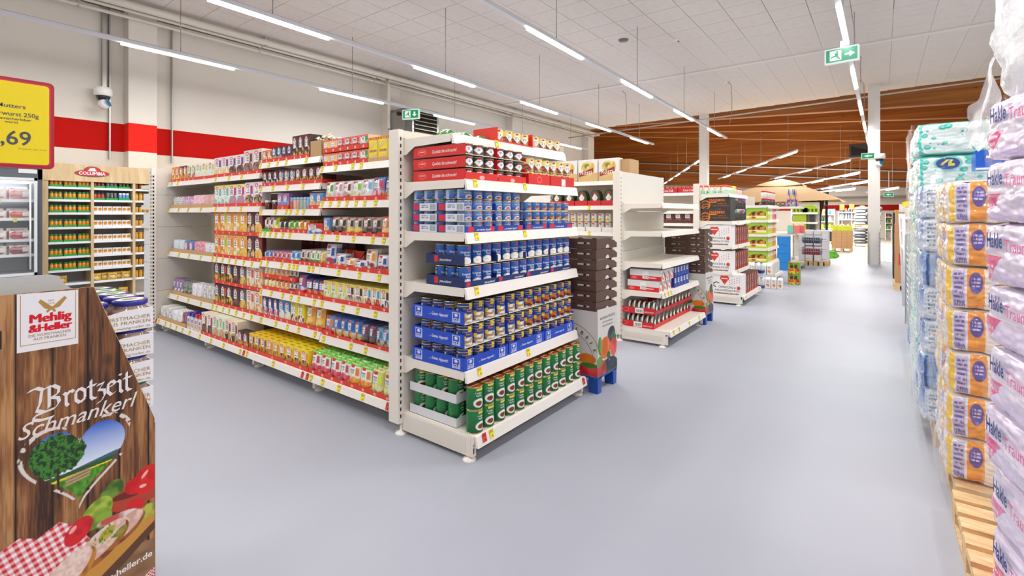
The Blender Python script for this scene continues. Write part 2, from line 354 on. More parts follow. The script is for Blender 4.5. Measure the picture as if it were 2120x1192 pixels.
# glulam beams of the far hall
BM = [(20.75, 5.40, -5.44, -.045), (23.5, 5.61, -6.2, -.073), (26, 5.74, -6.86, -.092), (28.5, 6.55, -14.7, -.11), (31, 5.92, -16, -.0967), (33, 5.42, -17, -.09), (35, 4.88, -15.4, -.0914), (36.3, 4.37, -16, -.077), (37.6, 4.0, -16.7, -.068)]
for i, (y, z, x, s) in enumerate(BM):
    z0 = z + s * (-19.5 - x); z1 = z + s * (9 - x); w = .34
    g = G().add([(-19.5, y, z0), (9, y, z1), (9, y + w, z1), (-19.5, y + w, z0), (-19.5, y, z0 + 1.5), (9, y, z1 + 1.5), (9, y + w, z1 + 1.5), (-19.5, y + w, z0 + 1.5)],
        [(3, 2, 1, 0), (4, 5, 6, 7), (0, 1, 5, 4), (1, 2, 6, 5), (2, 3, 7, 6), (3, 0, 4, 7)], 'b07a40')
    struct('roof_beam', g, BEAMW, label=f'{ordn(i + 1)} brown timber roof beam of the far hall, counted from nearest', cat='beam')
for k, (i, lb) in enumerate(((5, 'grey conduit along the underside of the sixth timber beam'), (6, 'grey conduit along the underside of the seventh timber beam'))):
    y, z, x, s = BM[i]; f = lambda X: z + s * (X - x)
    struct('conduit', G().tube([(-19, y - .06, f(-19) - .02), (8.9, y - .06, f(8.9) - .02)], .045, 'c9c9c8', 6), GREY, label=lb, cat='conduit')
struct('ceiling_pipe', G().tube([(-11, 18.7, 4.9), (8.9, 18.6, 5.42)], .025, 'c4c0ba', 6), GREY, label='thin grey pipe crossing under the ceiling edge before the timber beams', cat='pipe')
# columns
for (x, y, zt, lb) in ((-.16, 18.75, 5.5, 'white square pillar beside the main aisle with perforated corner guards'), (-5.6, 20.1, 5.5, 'white square pillar behind the coffee shelves')):
    t = empty('pillar', (x, y, 0), lb, 'pillar', kind='structure'); ob('shaft', G().box(-.15, -.15, 0, .15, .15, zt, 'e6e3dc'), MATTE, t)
    for sx in (-1, 1):
        g = G(); a = .16 * sx; b = .115 * sx; x0, x1 = min(a, b), max(a, b); g.box(x0, -.165, .02, x1, -.152, 1.02, 'd8d3ca')
        for k in range(24): g.box(x0 + .008, -.167, .04 + k * .04, x1 - .008, -.165, .055 + k * .04, '9c958a')
        ob('corner_guard', g, GREY, t)
# pipes along the left wall top
for n, (x, z, r, lb) in enumerate(((-10.85, 5.36, .07, 'thick cream heating pipe along the top of the left wall'), (-11.12, 5.22, .032, 'thin cream pipe below the thick one on left wall'), (-11.0, 5.3, .03, 'thin cream pipe between the other two on left wall'))):
    p = ob('heating_pipe', G().tube([(x, -6.5, z), (x, 21.3, z)], r, 'dcd6ca', 12), PAINT, label=lb, cat='pipe', group='cream pipes along the left wall')
    for k in range(8): ob('pipe_clamp', G().box(x - .03, -4.0 + k * 3.1, z - r - .01, x + .03, -3.97 + k * 3.1, 5.485, 'b8b3a8'), PAINT, p)
ob('branch_pipe', G().tube([(-11.0, 8.75, 5.3), (-10.9, 8.75, 5.1), (-10.9, 8.75, 3.95)], .045, 'e0dacd', 10), PAINT, label='vertical cream pipe dropping beside the wall heater', cat='pipe')
ob('branch_pipe', G().tube([(-11.0, 14.6, 5.3), (-11.0, 14.6, 4.4)], .04, 'e0dacd', 10), PAINT, label='short vertical cream pipe hanging near the middle wall pillar', cat='pipe')
for (y, z0, z1, lb) in ((2.62, 3.9, 5.4, 'grey cable duct running up from the wall camera'), (2.72, 2.6, 5.4, 'thin grey conduit left of the first wall pillar'), (3.72, 2.6, 5.35, 'thin grey conduit right of the first wall pillar')):
    w = .06 if z0 > 3 else .02; ob('cable_duct', G().box(-11.49, y, z0, -11.42, y + w, z1, 'b5b3ad'), GREY, label=lb, cat='duct')
for i in range(16):
    pass
# wall heater
t = empty('wall_heater', (-10.75, 9.55, 3.62), 'grey metal fan heater with slatted front mounted on the wall pillar', 'heater')
g = G().box(-.5, -.5, 0, .45, .5, .9, '8f9395'); ob('casing', g, GREY, t)
g = G().box(-.4, -.512, .08, .2, -.5, .82, 'a9a9a3'); ob('side_plate', g, GREY, t)
g = G(); g.box(.45, -.46, .05, .462, .46, .85, '15130f'); ob('grille_opening', g, MATTE, t)
g = G(); g.box(.45, -.5, 0, .48, -.44, .9, '9fa3a6'); g.box(.45, .44, 0, .48, .5, .9, '9fa3a6'); g.box(.45, -.44, 0, .48, .44, .05, '9fa3a6'); g.box(.45, -.44, .85, .48, .44, .9, '9fa3a6'); ob('front_frame', g, GREY, t)
for k in range(7): ob('slat', G().add([(.462, -.44, .1 + k * .11), (.462, .44, .1 + k * .11), (.53, .44, .07 + k * .11), (.53, -.44, .07 + k * .11), (.462, -.44, .115 + k * .11), (.462, .44, .115 + k * .11), (.53, .44, .085 + k * .11), (.53, -.44, .085 + k * .11)],
        [(3, 2, 1, 0), (4, 5, 6, 7), (0, 1, 5, 4), (1, 2, 6, 5), (2, 3, 7, 6), (3, 0, 4, 7)], '9a9078'), PAINT, t)
ob('valve', G().tube([(-.35, -.55, .12), (-.1, -.55, .14), (.1, -.55, .16)], .03, 'a06a3a', 8), METAL, t); ob('wheel', G().lathe([(.0, -.03), (.06, -.03), (.06, .03), (0, .03)], '2c1a14', 12), PLASTIC, t, (0, -.58, .75), rot=(R90, 0, 0))
# exit signs
def exit_sign(loc, rz, s, label, arrow, hang):
    t = empty('exit_sign', loc, label, 'sign', 'green emergency exit signs', rz)
    ob('housing', G().box(-.21 * s, -.03, 0, .21 * s, .03, .22 * s, 'eef2f0'), EXITM, t)
    def pic(im, U, V): pass
    A = {'r': [(.60, .42), (.75, .42), (.75, .25), (.93, .5), (.75, .75), (.75, .58), (.60, .58)], 'd': [(.70, .8), (.70, .45), (.60, .45), (.76, .2), (.92, .45), (.82, .45), (.82, .8)], 'l': [(.93, .42), (.75, .42), (.75, .25), (.58, .5), (.75, .75), (.75, .58), (.93, .58)]}
    ops = ['0aa35c', ('r', .12, .1, .5, .92, 'ffffff'), ('e', .36, .78, .035, .07, '0aa35c'), ('p', [(.28, .68), (.4, .7), (.38, .45), (.46, .2), (.42, .18), (.33, .42), (.24, .4), (.16, .3), (.15, .36), (.22, .48), (.3, .5)], '0aa35c'), ('p', A[arrow], 'ffffff')]
    if arrow == 'l': ops = ['0aa35c', ('p', [(.8, .4), (.5, .4), (.5, .2), (.15, .5), (.5, .8), (.5, .6), (.8, .6)], 'ffffff')]
    im = paint(ops, 40, 22)
    ob('pictogram', G().grid(lambda u, v: ((-.19 + .38 * u) * s, -.0305, (.02 + .18 * v) * s), im), EXITM, t)
    if hang: ob('bracket', G().box(-.02, -.012, .22 * s, .02, .012, .22 * s + hang, 'd5d8da'), PAINT, t)
    return t
exit_sign((-.47, 8.95, 3.88), -.1, 1.05, 'green running man exit sign with right arrow hanging above the main aisle', 'r', .1)
exit_sign((-9.35, 8.2, 3.93), .35, 1.1, 'green exit sign with down arrow in front of the wall heater', 'd', .05)
exit_sign((-.30, 18.6, 3.25), 0, .85, 'small green arrow sign mounted at the near pillar top', 'l', 0)
exit_sign((.35, 33, 2.45), 0, 1.0, 'tiny green exit sign far back right of the pillar', 'l', 1.2)
def dome(loc, label, rz=0, blue=True):
    t = empty('security_camera', loc, label, 'camera', 'white dome cameras', rz)
    ob('mount', G().lathe([(.02, .16), (.13, .155), (.14, .1), (.14, .02), (.12, 0)], 'eeece8', 20), PLASTIC, t)
    ob('dome', G().lathe([(.11, 0), (.10, -.05), (.06, -.1), (0, -.115)], '15171c', 18), GLASSY, t)
    if blue:
        ob('spotlight', G().lathe([(0, -.06), (.08, -.05), (.09, .02), (.07, .06)], 'e8e8e6', 16), PLASTIC, t, (-.02, -.13, -.17), rot=(1.2, 0, .3)); ob('spotlight_lens', G().lathe([(0, 0), (.07, 0)], '1b9fc8', 14), GLASSY, t, (.04, -.19, -.14), rot=(1.2, 0, .9))
dome((-11.3, 2.6, 3.72), 'white dome camera with blue spotlight on the left wall', R90)
dome((-.02, 18.42, 3.22), 'white dome camera on the near pillar beside the main aisle', 0)
for (x, y, r, c, lb, nm, ct) in ((-4.63, 10.3, .1, '6a6258', 'round dark vent in the ceiling tiles', 'ceiling_vent', 'vent'), (-3.68, 11.05, .07, 'e8e4dd', 'white smoke detector with red mark on the ceiling', 'smoke_detector', 'detector'), (-3.64, 15.4, .08, 'e8e4dd', 'white smoke detector farther back with a hanging cable', 'smoke_detector', 'detector')):
    g = G().lathe([(0, 5.46), (r, 5.47), (r * 1.15, 5.5)], c, 18, x, y)
    if 'smoke' in nm: g.box(x + r * .3, y - .03, 5.455, x + r * .8, y + .03, 5.47, 'c02020')
    ob(nm, g, PLASTIC, label=lb, cat=ct)
for (x, y, lb) in ((-3.64, 15.45, 'thin grey cable hanging from ceiling to the third light row'), (-6.6, 14.6, 'thin grey cable hanging from ceiling to the second light row'), (-.5, 17.6, 'thin grey cable hanging beside the near pillar')):
    ob('power_cable', G().tube([(x, y, 5.5), (x + .1, y, 5.4), (x + .12, y + .05, 5.0), (x + .1, y + .1, 4.6), (x + .02, y + .2, 4.25)], .008, '8e8b86', 5), PLASTIC, label=lb, cat='cable')
# hanging fan heater near the pillar
t = empty('hanging_heater', (-.35, 26, 4.0), 'dark unit heater hanging beyond the near pillar', 'heater'); ob('casing', G().box(-.75, 0, 0, 0, .4, .6, '4a443e'), PAINT, t)
ob('baffle', G().add([(-.68, -.01, .08), (-.1, -.01, .08), (-.1, -.01, .3), (-.68, -.01, .5)], [(0, 1, 2, 3)], '1b1816'), PAINT, t)
# ------------------------------------------------------------------ shelving
CR, CR2 = 'ece5d9', 'e2dbcf'
TAGM = {}
def tagmesh(c):
    if c not in TAGM:
        im = paint([c, ('t', .1, .55, .9, .95, '6b5a10' if c != 'd9403c' else '5a1010', 3), ('r', .5, .12, .8, .3, '7a6a10' if c != 'd9403c' else '5a1010')], 8, 11, 3, 1, 1)
        TAGM[c] = setm(G().grid(lambda u, v: (-.02 + .04 * u, 0, -.05 + .055 * v), im).mesh('price_tag'), CARD)
    return TAGM[c]
def shelf(t, x0, x1, z, yf, yb, tags=(), rail=.052, thick=.03, plates=(True, True), reds=(), base=False, railc='efeae2'):
    """one shelf of a unit in the unit's own frame: runs along x, faces -y"""
    g = G().box(x0 + .004, yf + .012, z - thick, x1 - .004, yb, z, CR); s = ob('shelf', g, PAINT, t)
    a = .018  # the price rail leans back at the top
    rl = G().prism([(yf + .014, z + .004), (yf - .002, z - .002), (yf - a, z - rail), (yf + .004, z - rail)], 'x', x0 + .002, x1 - .002, railc); ob('price_rail', rl, PLASTIC, s)
    for k, (use, x) in enumerate(zip(plates, (x0, x1 - .004))):
        if use: ob('bracket', G().prism([(yf + .016, z - .001), (yf + .016, z - .055), (yb - .12, z - .062), (yb - .03, z - .115), (yb, z - .115), (yb, z + .012), (yb - .02, z + .012), (yb - .04, z - .001)], 'x', x, x + .004, CR), PAINT, s)
    n = Vector((0, -1, 0)); tl = math.atan2(a, rail)
    for c, L in (('f3e11a', tags), ('d9403c', reds)):
        for u in L:
            ob('price_tag', tagmesh(c), None, s, (x0 + (x1 - x0) * u, yf - a * .5 - .0035, z - .0), rot=(-tl, 0, 0)).location.y = yf - .005
    return s
def foot(t, x, y): ob('foot', G().lathe([(.045, 0), (.04, .012), (.012, .02), (.012, .09), (0, .09)], 'efe9de', 14), PLASTIC, t, (x, y, 0))
def upright(t, x0, y0, x1, y1, H, faces='x', sgn=1):
    g = G().box(x0, y0, .08, x1, y1, H, CR)
    for k in range(int((H - .15) / .05)):
        z = .12 + k * .05
        if 'x' in faces:
            X = x1 + .0006 if sgn > 0 else x0 - .0006; ym = (y0 + y1) / 2; g.quad((X, ym - .008, z), (X, ym + .008, z), (X, ym + .008, z + .026), (X, ym - .008, z + .026), '1c1a18')
        if 'y' in faces:
            Y = y0 - .0006; xm = (x0 + x1) / 2; g.quad((xm - .006, Y, z), (xm + .006, Y, z), (xm + .006, Y, z + .026), (xm - .006, Y, z + .026), '1c1a18')
    ob('upright', g, PAINT, t)
def panels(t, f, L, H, z0=.1, step=.42):
    """back wall made of stacked steel panels; f(u0,u1,z0,z1)->G"""
    z = z0
    while z < H - .02:
        z1 = min(H - .01, z + step); ob('back_panel', f(0, L, z + .002, z1 - .002), PAINT, t); z = z1
def unit(loc, rz, L, H, depth, shelves, label, base_d, group='cream steel shelving units', bays=1, panel=True, postf='x', base_z=.17, side_base=True, lp=True):
    """a free-standing unit: local x along its length, faces -y, back at y=depth. shelves: (z, front_y, tags, reds)"""
    t = empty('shelving_unit', loc, label, 'shelving', group, rz)
    for x0, x1 in ((-.05, 0), (L, L + .05)): upright(t, x0, depth - .03, x1, depth + .07, H, postf, -1)
    if panel: panels(t, lambda a, b, c, d: G().box(a, depth, c, b, depth + .02, d, CR2), L, H)
    for (z, yf, tg, rd) in shelves: shelf(t, 0, L, z, yf, depth - .002, tg, reds=rd, rail=.058)
    for x in (0, L - .03):
        ob('base_leg', G().box(x, base_d + .05, .03, x + .03, depth, base_z - .03, CR), PAINT, t); foot(t, x + .015, base_d + .09); foot(t, x + .015, depth - .05)
    if side_base: ob('side_plinth', G().box(-.004, base_d + .03, .035, .0, depth, base_z - .005, CR), PAINT, t)
    return t
# --- row A: the long shelving facing the camera
XJ = [-7.76, -6.37, -5.19, -4.06, -2.88]
BAYZ = [[2.01, 1.66, 1.07, .50, .18], [2.015, 1.665, 1.075, .505, .18], [2.115, 1.87, 1.63, 1.40, 1.10, .80, .505, .18], [2.015, 1.70, 1.40, 1.10, .80, .488, .18]]
rowA = empty('shelving_unit', (-7.76, 2.35, 0), 'long cream shelving row full of baking and dessert packs facing the camera', 'shelving', 'cream steel shelving units')
def rel(x): return x + 7.76
TG = {(0, 0): (.1, .25), (0, 1): (.02, .27, .5, .78), (0, 2): (.02, .28, .52, .78), (0, 3): (.02, .25, .5, .78), (0, 4): (.08, .25, .38, .52, .66, .82), (1, 0): (.1, .4, .66), (1, 1): (.1, .38, .65), (1, 2): (.03, .12, .26, .4, .54, .7, .86), (1, 3): (.03, .12, .27, .4, .55, .7, .85),
      (1, 4): (.04, .3, .57, .9), (2, 0): (.02, .18, .33, .48, .8), (2, 1): (.03, .25, .5, .75), (2, 2): (.03, .3, .48, .55, .66, .76), (2, 3): (.02, .1, .2, .3, .42, .54, .92), (2, 4): (.03, .15, .4, .53, .6, .66, .84, .9), (2, 5): (.03, .22, .42, .56, .68, .92), (2, 6): (.03, .3, .5, .68, .93),
      (2, 7): (.03, .5), (3, 0): (.03, .21, .42, .52), (3, 1): (.03, .14, .25, .35, .46, .56, .68), (3, 2): (.03, .23, .43, .65, .77), (3, 3): (.25, .5, .72), (3, 4): (.03, .3, .48, .68), (3, 5): (.05, .4, .57), (3, 6): (.08, .23, .43, .7)}
for b in range(4):
    x0, x1 = rel(XJ[b]), rel(XJ[b + 1])
    for k, z in enumerate(BAYZ[b]):
        base = z < .2
        shelf(rowA, x0, x1, z, 0 if base else .14, .70, TG.get((b, k), ()), reds={(0, 4): (.02,), (2, 7): (.96,), (3, 6): (.03, .96), (1, 4): (.97,)}.get((b, k), ()), rail=.055 if base else .058)
    ob('base_leg', G().box(x0 + .0, .06, .03, x0 + .035, .7, .12, CR), PAINT, rowA); foot(rowA, x0 + .017, .12); foot(rowA, x0 + .017, .62)
    z = .12
    for z1 in (.55, .98, 1.41, 1.84, 2.2): ob('back_panel', G().box(x0 + .003, .70, z, x1 - .003, .72, z1 - .004, CR2), PAINT, rowA); z = z1
for x in XJ[1:-1]: upright(rowA, rel(x) - .015, .68, rel(x) + .015, .76, 2.2, 'y')
# end units of row A (right one faces +x, left one faces -x)
EA = empty('shelving_unit', (-2.76, 2.345, 0), 'cream end display shelf full of cans at the near end of the long row', 'shelving', 'cream steel shelving units', R90)
# local frame: x -> world +Y, y -> world -X ; front is at y=-(...)
for (x0, x1) in ((-.045, 0), (1.45, 1.495)): upright(EA, x0, 0.0, x1, .105, 2.2, 'y')
ENDZ = [(2.13, -.49), (1.818, -.61), (1.466, -.61), (1.104, -.61), (.56, -.61), (.165, -.70)]
ETAG = [((.32,), ()), ((.06, .45), ()), ((.07, .45), ()), ((.07,), ()), ((.09, .48), ()), ((.10,), (.05, .965))]
for (z, yf), (tg, rd) in zip(ENDZ, ETAG): shelf(EA, 0.0, 1.45, z, yf, 0, tg, reds=rd, rail=.07, thick=.035)
z = .12
for z1 in (.55, .98, 1.41, 1.84, 2.2): ob('back_panel', G().box(0, 0.0, z, 1.45, .02, z1 - .004, CR2), PAINT, EA); z = z1
ob('side_plinth', G().box(-.006, -.66, .03, 0.0, 0, .155, CR).box(-.0075, -.62, .04, -.006, -.04, .145, 'e6dfd2'), PAINT, EA)
ob('front_leg', G().box(-.003, -.675, .03, .03, -.645, .155, CR).box(.001, -.676, .05, .012, -.675, .085, '3a3836').box(.001, -.676, .1, .012, -.675, .135, '3a3836'), PAINT, EA); ob('front_leg', G().box(1.42, -.675, .03, 1.45, -.645, .155, CR), PAINT, EA)
for p in ((.015, -.63), (1.435, -.63), (.0, .02), (1.45, .02)): foot(EA, *p)
EL = empty('shelving_unit', (-7.88, 3.8, 0), 'cream end shelf at the far left end of the long row, slotted post in front', 'shelving', 'cream steel shelving units', -R90)
for (x0, x1) in ((-.045, 0), (1.45, 1.5)): upright(EL, x0, 0, x1, .115, 2.2, 'x')
g = G()
for k in range(40): g.box(1.4735, .1152, .12 + k * .05, 1.4925, .1158, .146 + k * .05, '1c1a18')
for k in range(40): g.box(1.4995, .095, .12 + k * .05, 1.5008, .112, .146 + k * .05, '1c1a18')
ob('slot_strip', g, PAINT, EL)
z = .12
for z1 in (.55, .98, 1.41, 1.84, 2.2): ob('back_panel', G().box(0, .09, z, 1.45, .11, z1 - .004, 'd6d0c6'), PAINT, EL); z = z1
for z in (1.98, 1.70, 1.44, .17): shelf(EL, 0, 1.45, z, -.48 if z > .2 else -.6, 0, (), rail=.058)
foot(EL, 1.43, -.4); foot(EL, 1.47, .06)
# ------------------------------------------------------------------ packs
ART = {}
def std(bg, f1, f2, acc, top=None, lab='f4f1ec', foot_=None, side=None, sm=0):
    o = [bg]
    if foot_: o.append(('r', 0, 0, 1, .3, foot_))
    if top: o.append(('r', 0, .86, 1, 1, top))
    o += [('b', .5, .26, .5, .27, f1, f2, 7), ('b', .3, .2, .2, .12, f2, f1, 5), ('r', .1, .48, .58, .84, lab), ('t', .15, .52, .53, .74, '5a5558', 3), ('r', .64, .52, .94, .86, acc), ('e', .34, .86, .2, .085, 'c8202a'), ('e', .34, .86, .12, .045, 'f2dcd8')]
    return o
def art(key, desc, ops, side, top, kind='box'): ART[key] = (desc, ops, side, top, kind)
for r in '''
pinkv|vanilla pink pudding box|f2c9c4|f3d9a0|e9b13a|f0c91c|e86a5a
cherry|cherry red pudding box|efb9b6|c92a3a|8e1526|d9232e|e86a5a
greenj|green jelly dessert box|efb9b6|3f9a3f|e8e3df|2f9c44|e86a5a
nutb|nut biscuit box|d98a3c|c98a4a|f0dcb4|b5581e|c9742e
bluecho|blue chocolate cookie box|2e2420|3a6fb4|d8a35a|2a84c8|2a1e1c
darkcho|dark berry brownie box|33201e|4a1f2a|7a4a5a|26357c|2a1818
tart|tall dark tart box|3b2226|2a1a16|d9a763|5a2a2a|2f1c1e
darkcup|dark cupcake box|3a2124|1c1616|d8d0cc|55242a|32191c
creamc|cream cupcake box|4a2a2e|e6d5c4|8a5a4a|7fb0d4|40262a
cook|chocolate chip cookie box|4a2428|d9a050|6b3a1e|5a2a2c|402024
rainb|rainbow sprinkle box|b58cc4|e8443c|3f9fd8|8f5aa8|9e74b4
bluebx|light blue topping box|6aa0d4|e6a24a|f1d9a0|3f7fc4|4a86c4
yelchoc|yellow chocolate cake mix box|f1bd1c|d98f2a|6a3418|7a4020|f5cf20
yelgold|golden sponge cake mix box|f0b81a|e0a040|b06a24|e58a1c|f5cf20
yelmar|yellow marble cake mix box|f3cf22|c98a3c|3a241c|ee8f2a|f4e02a
purw|light purple wafer box|e9dfe6|e8c07a|f0e6c8|7c3a78|d4c4d8
purd|purple chocolate box|e9dfe8|4a3430|8a6a5a|7c3f86|cdbcd4
brwn|tall brown truffle box|ded3cf|6a4034|9c7a6c|6a2c22|e4dcd8
teal|teal meringue box|e9f0ea|7cb4b0|dfe8dc|5fb4b4|e8e27a
mag|magenta macaroon box|f3ece8|e06a9c|6ab8a4|c4148c|e8e27a
purc|purple layer cake box|e8dfe4|c8a070|3a2a2a|b02a8a|e8c83a
orap|apple tart flour box|f0a23c|f0cf8a|d98a3a|c8581c|e8b04a
grena|green apricot flour box|eebf5a|f0d48a|e07a3a|8cc83c|e8c45a
oran|orange crumble box|eea43a|e8b45a|f3e2c0|d9802a|e8b04a
yelc|cream square cake box|f0b84a|f3e6c4|e0b060|ec9a2a|e8b04a
yelo|orange ring cake box|eda83a|e9a83c|f2cf6a|e88a2a|e8b04a
chop|dark chocolate swirl box|3c2426|e0b98a|4a2a22|6a2a2a|301c1e
mar|maroon apple pie box|5c2426|e2a034|eec06a|8a2a2c|4a1c1e
dk1|black gold muffin box|30262a|e2b03c|8a5a24|4a4246|28201f
dk2|dark yellow waffle box|3a2a26|e4ac34|5a3418|d05030|2a201c
dk3|black banana slice box|3a2826|e8b83a|4a2a1c|3a2a2c|2a201c
dk4|brown cocoa brownie box|3c2422|5c2c26|8a5248|58262a|2f1c1a
gry|grey lemon muffin box|4a4648|e4c25a|b98a3a|6a6260|3c3836
bei1|beige coconut cookie box|e2d5bc|d79a52|f3ead6|e0482c|cbbfa4
bei2|beige oat cookie box|e2d2b4|c98340|f0dcb8|ee8f26|cbbfa4
whcr|blue whipped cream powder box|32408c|eceef4|c23a3c|2a2f6c|28346c
bcust|light blue custard box|6c9fd2|f1d69a|dbe8f0|2f5ea8|4f86c0
lemt|yellow trifle cake box|e6dc3c|8a2c22|f3efdc|d0d028|d8d22a
pale1|pale yellow lime cream box|efe6b8|e8e8c0|a4b83c|e8e01c|e9d65a
pale2|pale chocolate cream box|efe4c8|8a6a5a|d8c0a8|4a2a20|e9d65a
pale3|pale cherry cream box|eff0cc|c8303a|dfe8a8|3f9ad0|e9d65a
pale4|pale stracciatella cream box|efe6c4|f0f0ee|3a2a2a|4a2c22|e9d65a
bk1|chocolate bundt cake box|f0e6d2|5c3428|8a5a48|a02a2c|eadfc4
bk2|green apple cake box|e6f0da|c89a72|e8c89c|7ac85a|e4f0d4
bk3|nut crumble cake box|f0e2c8|3c2c28|c8a058|8a2428|eadfc4
bk4|dark filled cake box|4a302c|c8d048|c84030|5a3c34|3a2622
fl1|orange yellow flour box|f0a030|f0d078|c8702a|e8662a|e8b04a
fl2|black yellow croquette box|3c2c24|e8b040|c87828|d87c24|2c211c
fl3|green white popcorn box|f0eedc|d8b078|8a3a3a|5cb43c|e0e0cc
wht|white sweetener carton|f1f0e6|e9ecc8|dfe0d6|c8d04a|e8e8e0
bun|red blue marzipan box|d83a30|3a6fb4|e8e4e0|b02028|c02a24
'''.strip().split('\n'):
    k, d, bg, f1, f2, acc, tp = r.split('|'); art(k, d, std(bg, f1, f2, acc, tp if k[:3] in ('yel', 'pal', 'lem', 'tea', 'mag', 'whc', 'bcu', 'pin', 'che', 'gre') else None), bg, tp)
art('kais', 'yellow striped semolina carton', ['f0dc1c', ('r', 0, .9, 1, 1, 'c81e1e'), ('s', 0, .92, 1, .98, 'f0dc1c', 6), ('p', [(.06, .52), (.9, .8), (.9, .9), (.06, .62)], 'c81e1e'), ('p', [(.08, .56), (.88, .82), (.88, .87), (.08, .6)], 'ffffff'), ('p', [(.06, .02), (.9, .28), (.9, .38), (.06, .12)], 'c81e1e'), ('p', [(.08, .05), (.88, .31), (.88, .36), (.08, .09)], 'ffffff'), ('r', .06, .4, .92, .43, 'c81e1e'), ('r', .06, .46, .92, .49, 'c81e1e'), ('s', .06, .43, .92, .46, '2a4a9c', 9)], 'c9a06c', 'f0dc1c')
def pouch(key, desc, bg, lo, f1, f2, acc, top=None): art(key, desc, [bg, ('r', 0, 0, 1, .4, lo)] + ([('r', 0, .88, 1, 1, top)] if top else []) + [('b', .5, .25, .42, .22, f1, f2, 6), ('r', .12, .52, .6, .82, 'f4f2ee'), ('t', .16, .55, .56, .74, '6a6a70', 3), ('r', .66, .5, .92, .84, acc), ('e', .36, .88, .2, .07, 'c8202a')], bg, top or bg, 'pouch')
for r in '''pw1|white vanilla pouch|eceae8|e8e6e2|d8c088|efe4cc|5a9c44
pw2|white berry pouch|eceae8|e8dfe2|d8a0b0|f0dcd8|e08cb8
pw3|white hazelnut pouch|eceae8|e6e0da|8a5c44|c8a080|7c3828
pw4|white apple pouch|eceae8|e4eadc|b8a068|e8e0b8|8cc83c
pw5|white yoghurt pouch|eceef0|dfe6ec|cfc8c0|f0ece4|8ab4d8
pb1|blue strawberry yoghurt pouch|6a98d8|f0a8b0|d84050|f0c0c8|e84858
pb2|blue banana yoghurt pouch|4c80cc|f3e8a0|a06a3a|f0e4a8|e8d040
pg1|brown pudding pouch|b0a090|8a7464|5a4038|3c2a26|3c2c28
pg2|vanilla pudding pouch|b4a694|e8d060|f0dc78|e8c840|403028
pg3|grey chocolate pudding pouch|a49488|5c484c|3c2e30|6a5458|2c2422
pg4|orange pudding pouch|ea8c44|f0a860|f0d898|f0c860|e07030
pg5|pink pudding pouch|e89ca0|e8a8a8|d87480|f0c4c0|e05a68
ps1|blue semolina cherry pouch|dde4ee|3a5cac|b82c3c|f2f0ee|24489c
ps2|blue white cereal pouch|dfe4ec|f0eee8|c89c60|e8dcc4|24489c
ps3|orange milk rice pouch|e8e4dc|f3efe6|8a2c3c|f4f1ea|f09c2c
gj1|green red jelly pouch|e8f0e0|d8405a|c42a48|e05a70|c83040|6cc83c
gj2|green orange jelly pouch|e8f0e0|f0a830|f09020|f0c858|e87c28|6cc83c
gj3|pale green lime cream pouch|c8d078|dfe090|e8eaa8|c8d070|e0e030
dp1|blue pudding sachet|4a84cc|e8e4d8|e8d070|a03c2c|2a5cac|3c70b8
dp2|dark blue cocoa sachet|58648c|5c3a38|3c2826|7a5850|8c2838|4c5880
dp3|light blue whipped sachet|8cc0dc|dfe6ea|d8b880|54423c|3c78bc|6aaacc
yp1|golden toast pouch|e8b03c|e8b84c|d89838|f0d078|e08020
bp1|blue berry sugar pouch|6a9cd0|d8e0e8|c02c3c|e06858|e87c28
np1|navy fruit gum pouch|28408c|d0503c|e89038|c82c38|f0f0f0
np2|blue violet gum pouch|5864a8|d8a0c0|6a8cd0|e8d0e0|c83c50
sm1|small yellow vanilla sachet|f0c840|f0d880|e8b050|f3e8c0|f0f0e8
sm2|small orange yeast sachet|e8b078|f0e0c4|c88848|e8c898|e88838
sm3|small blue baking sachet|7ca0d8|e8e4dc|d8c8a0|e8e0d0|3c64b0
sm4|small pink gelatine sachet|d890a4|e8dfe2|b0405c|e8c0cc|a83858
sm5|small sky blue sachet|6cb0dc|e4ecf0|d0d8d8|f0f0ec|2c6cb8
sp1|slim brown spice sachet|d8ccc0|a89078|5c4434|c8a878|4c3c34
sp2|slim yellow peel sachet|e8d8a0|e8b840|c88830|f0c850|e8a020
sp3|slim green nut sachet|e8ece0|8cb458|587838|c8d890|5ca83c
lem|lemon yellow flask pouch|e8e040|f0e860|e0d020|f3f0a0|6cb43c
blk|black spice pouch|3c3c40|8a8a90|f0f0ec|5c5c60|2c2c30
grp|green herb pouch|8cc83c|e8f0dc|5ca030|b8dc80|4c9c2c
nap4|purple flower napkin pack|8c78a4|e4dce8|6c5488|f0ecf4|8c78a4'''.split('\n'):
    p = r.split('|'); pouch(*p)
def nap(key, desc, a, b, mode):
    o = [a]
    if mode == 'z': o += [('p', [(0, y), (.25, y + .1), (.5, y), (.75, y + .1), (1, y), (1, y + .05), (.75, y + .15), (.5, y + .05), (.25, y + .15), (0, y + .05)], b) for y in np.arange(.02, .95, .16)]
    elif mode == 'b': o += [('b', .5, .5, .7, .7, a, b, 9)]
    elif mode == 'o': o += [('e', .5, .5, .26, .36, b), ('b', .5, .5, .12, .2, 'f3e8e4', b, 5)]
    elif mode == 'd': o += [('e', x + (j % 2) * .1, y, .035, .03, b) for j, y in enumerate(np.arange(.08, 1, .12)) for x in np.arange(.05, 1, .2)]
    art(key, desc, o, a, a, 'nap')
nap('n1', 'black zigzag napkin pack', 'f1f0ee', '2a2a2c', 'z'); nap('n2', 'purple speckled napkin pack', 'c08cb8', 'e8d0e4', 'b'); nap('n3', 'pink party napkin pack', 'eab0bc', 'f3d4dc', 'b'); nap('n4', 'dusty rose napkin pack', 'd8a8a4', 'e0b8b4', 'b')
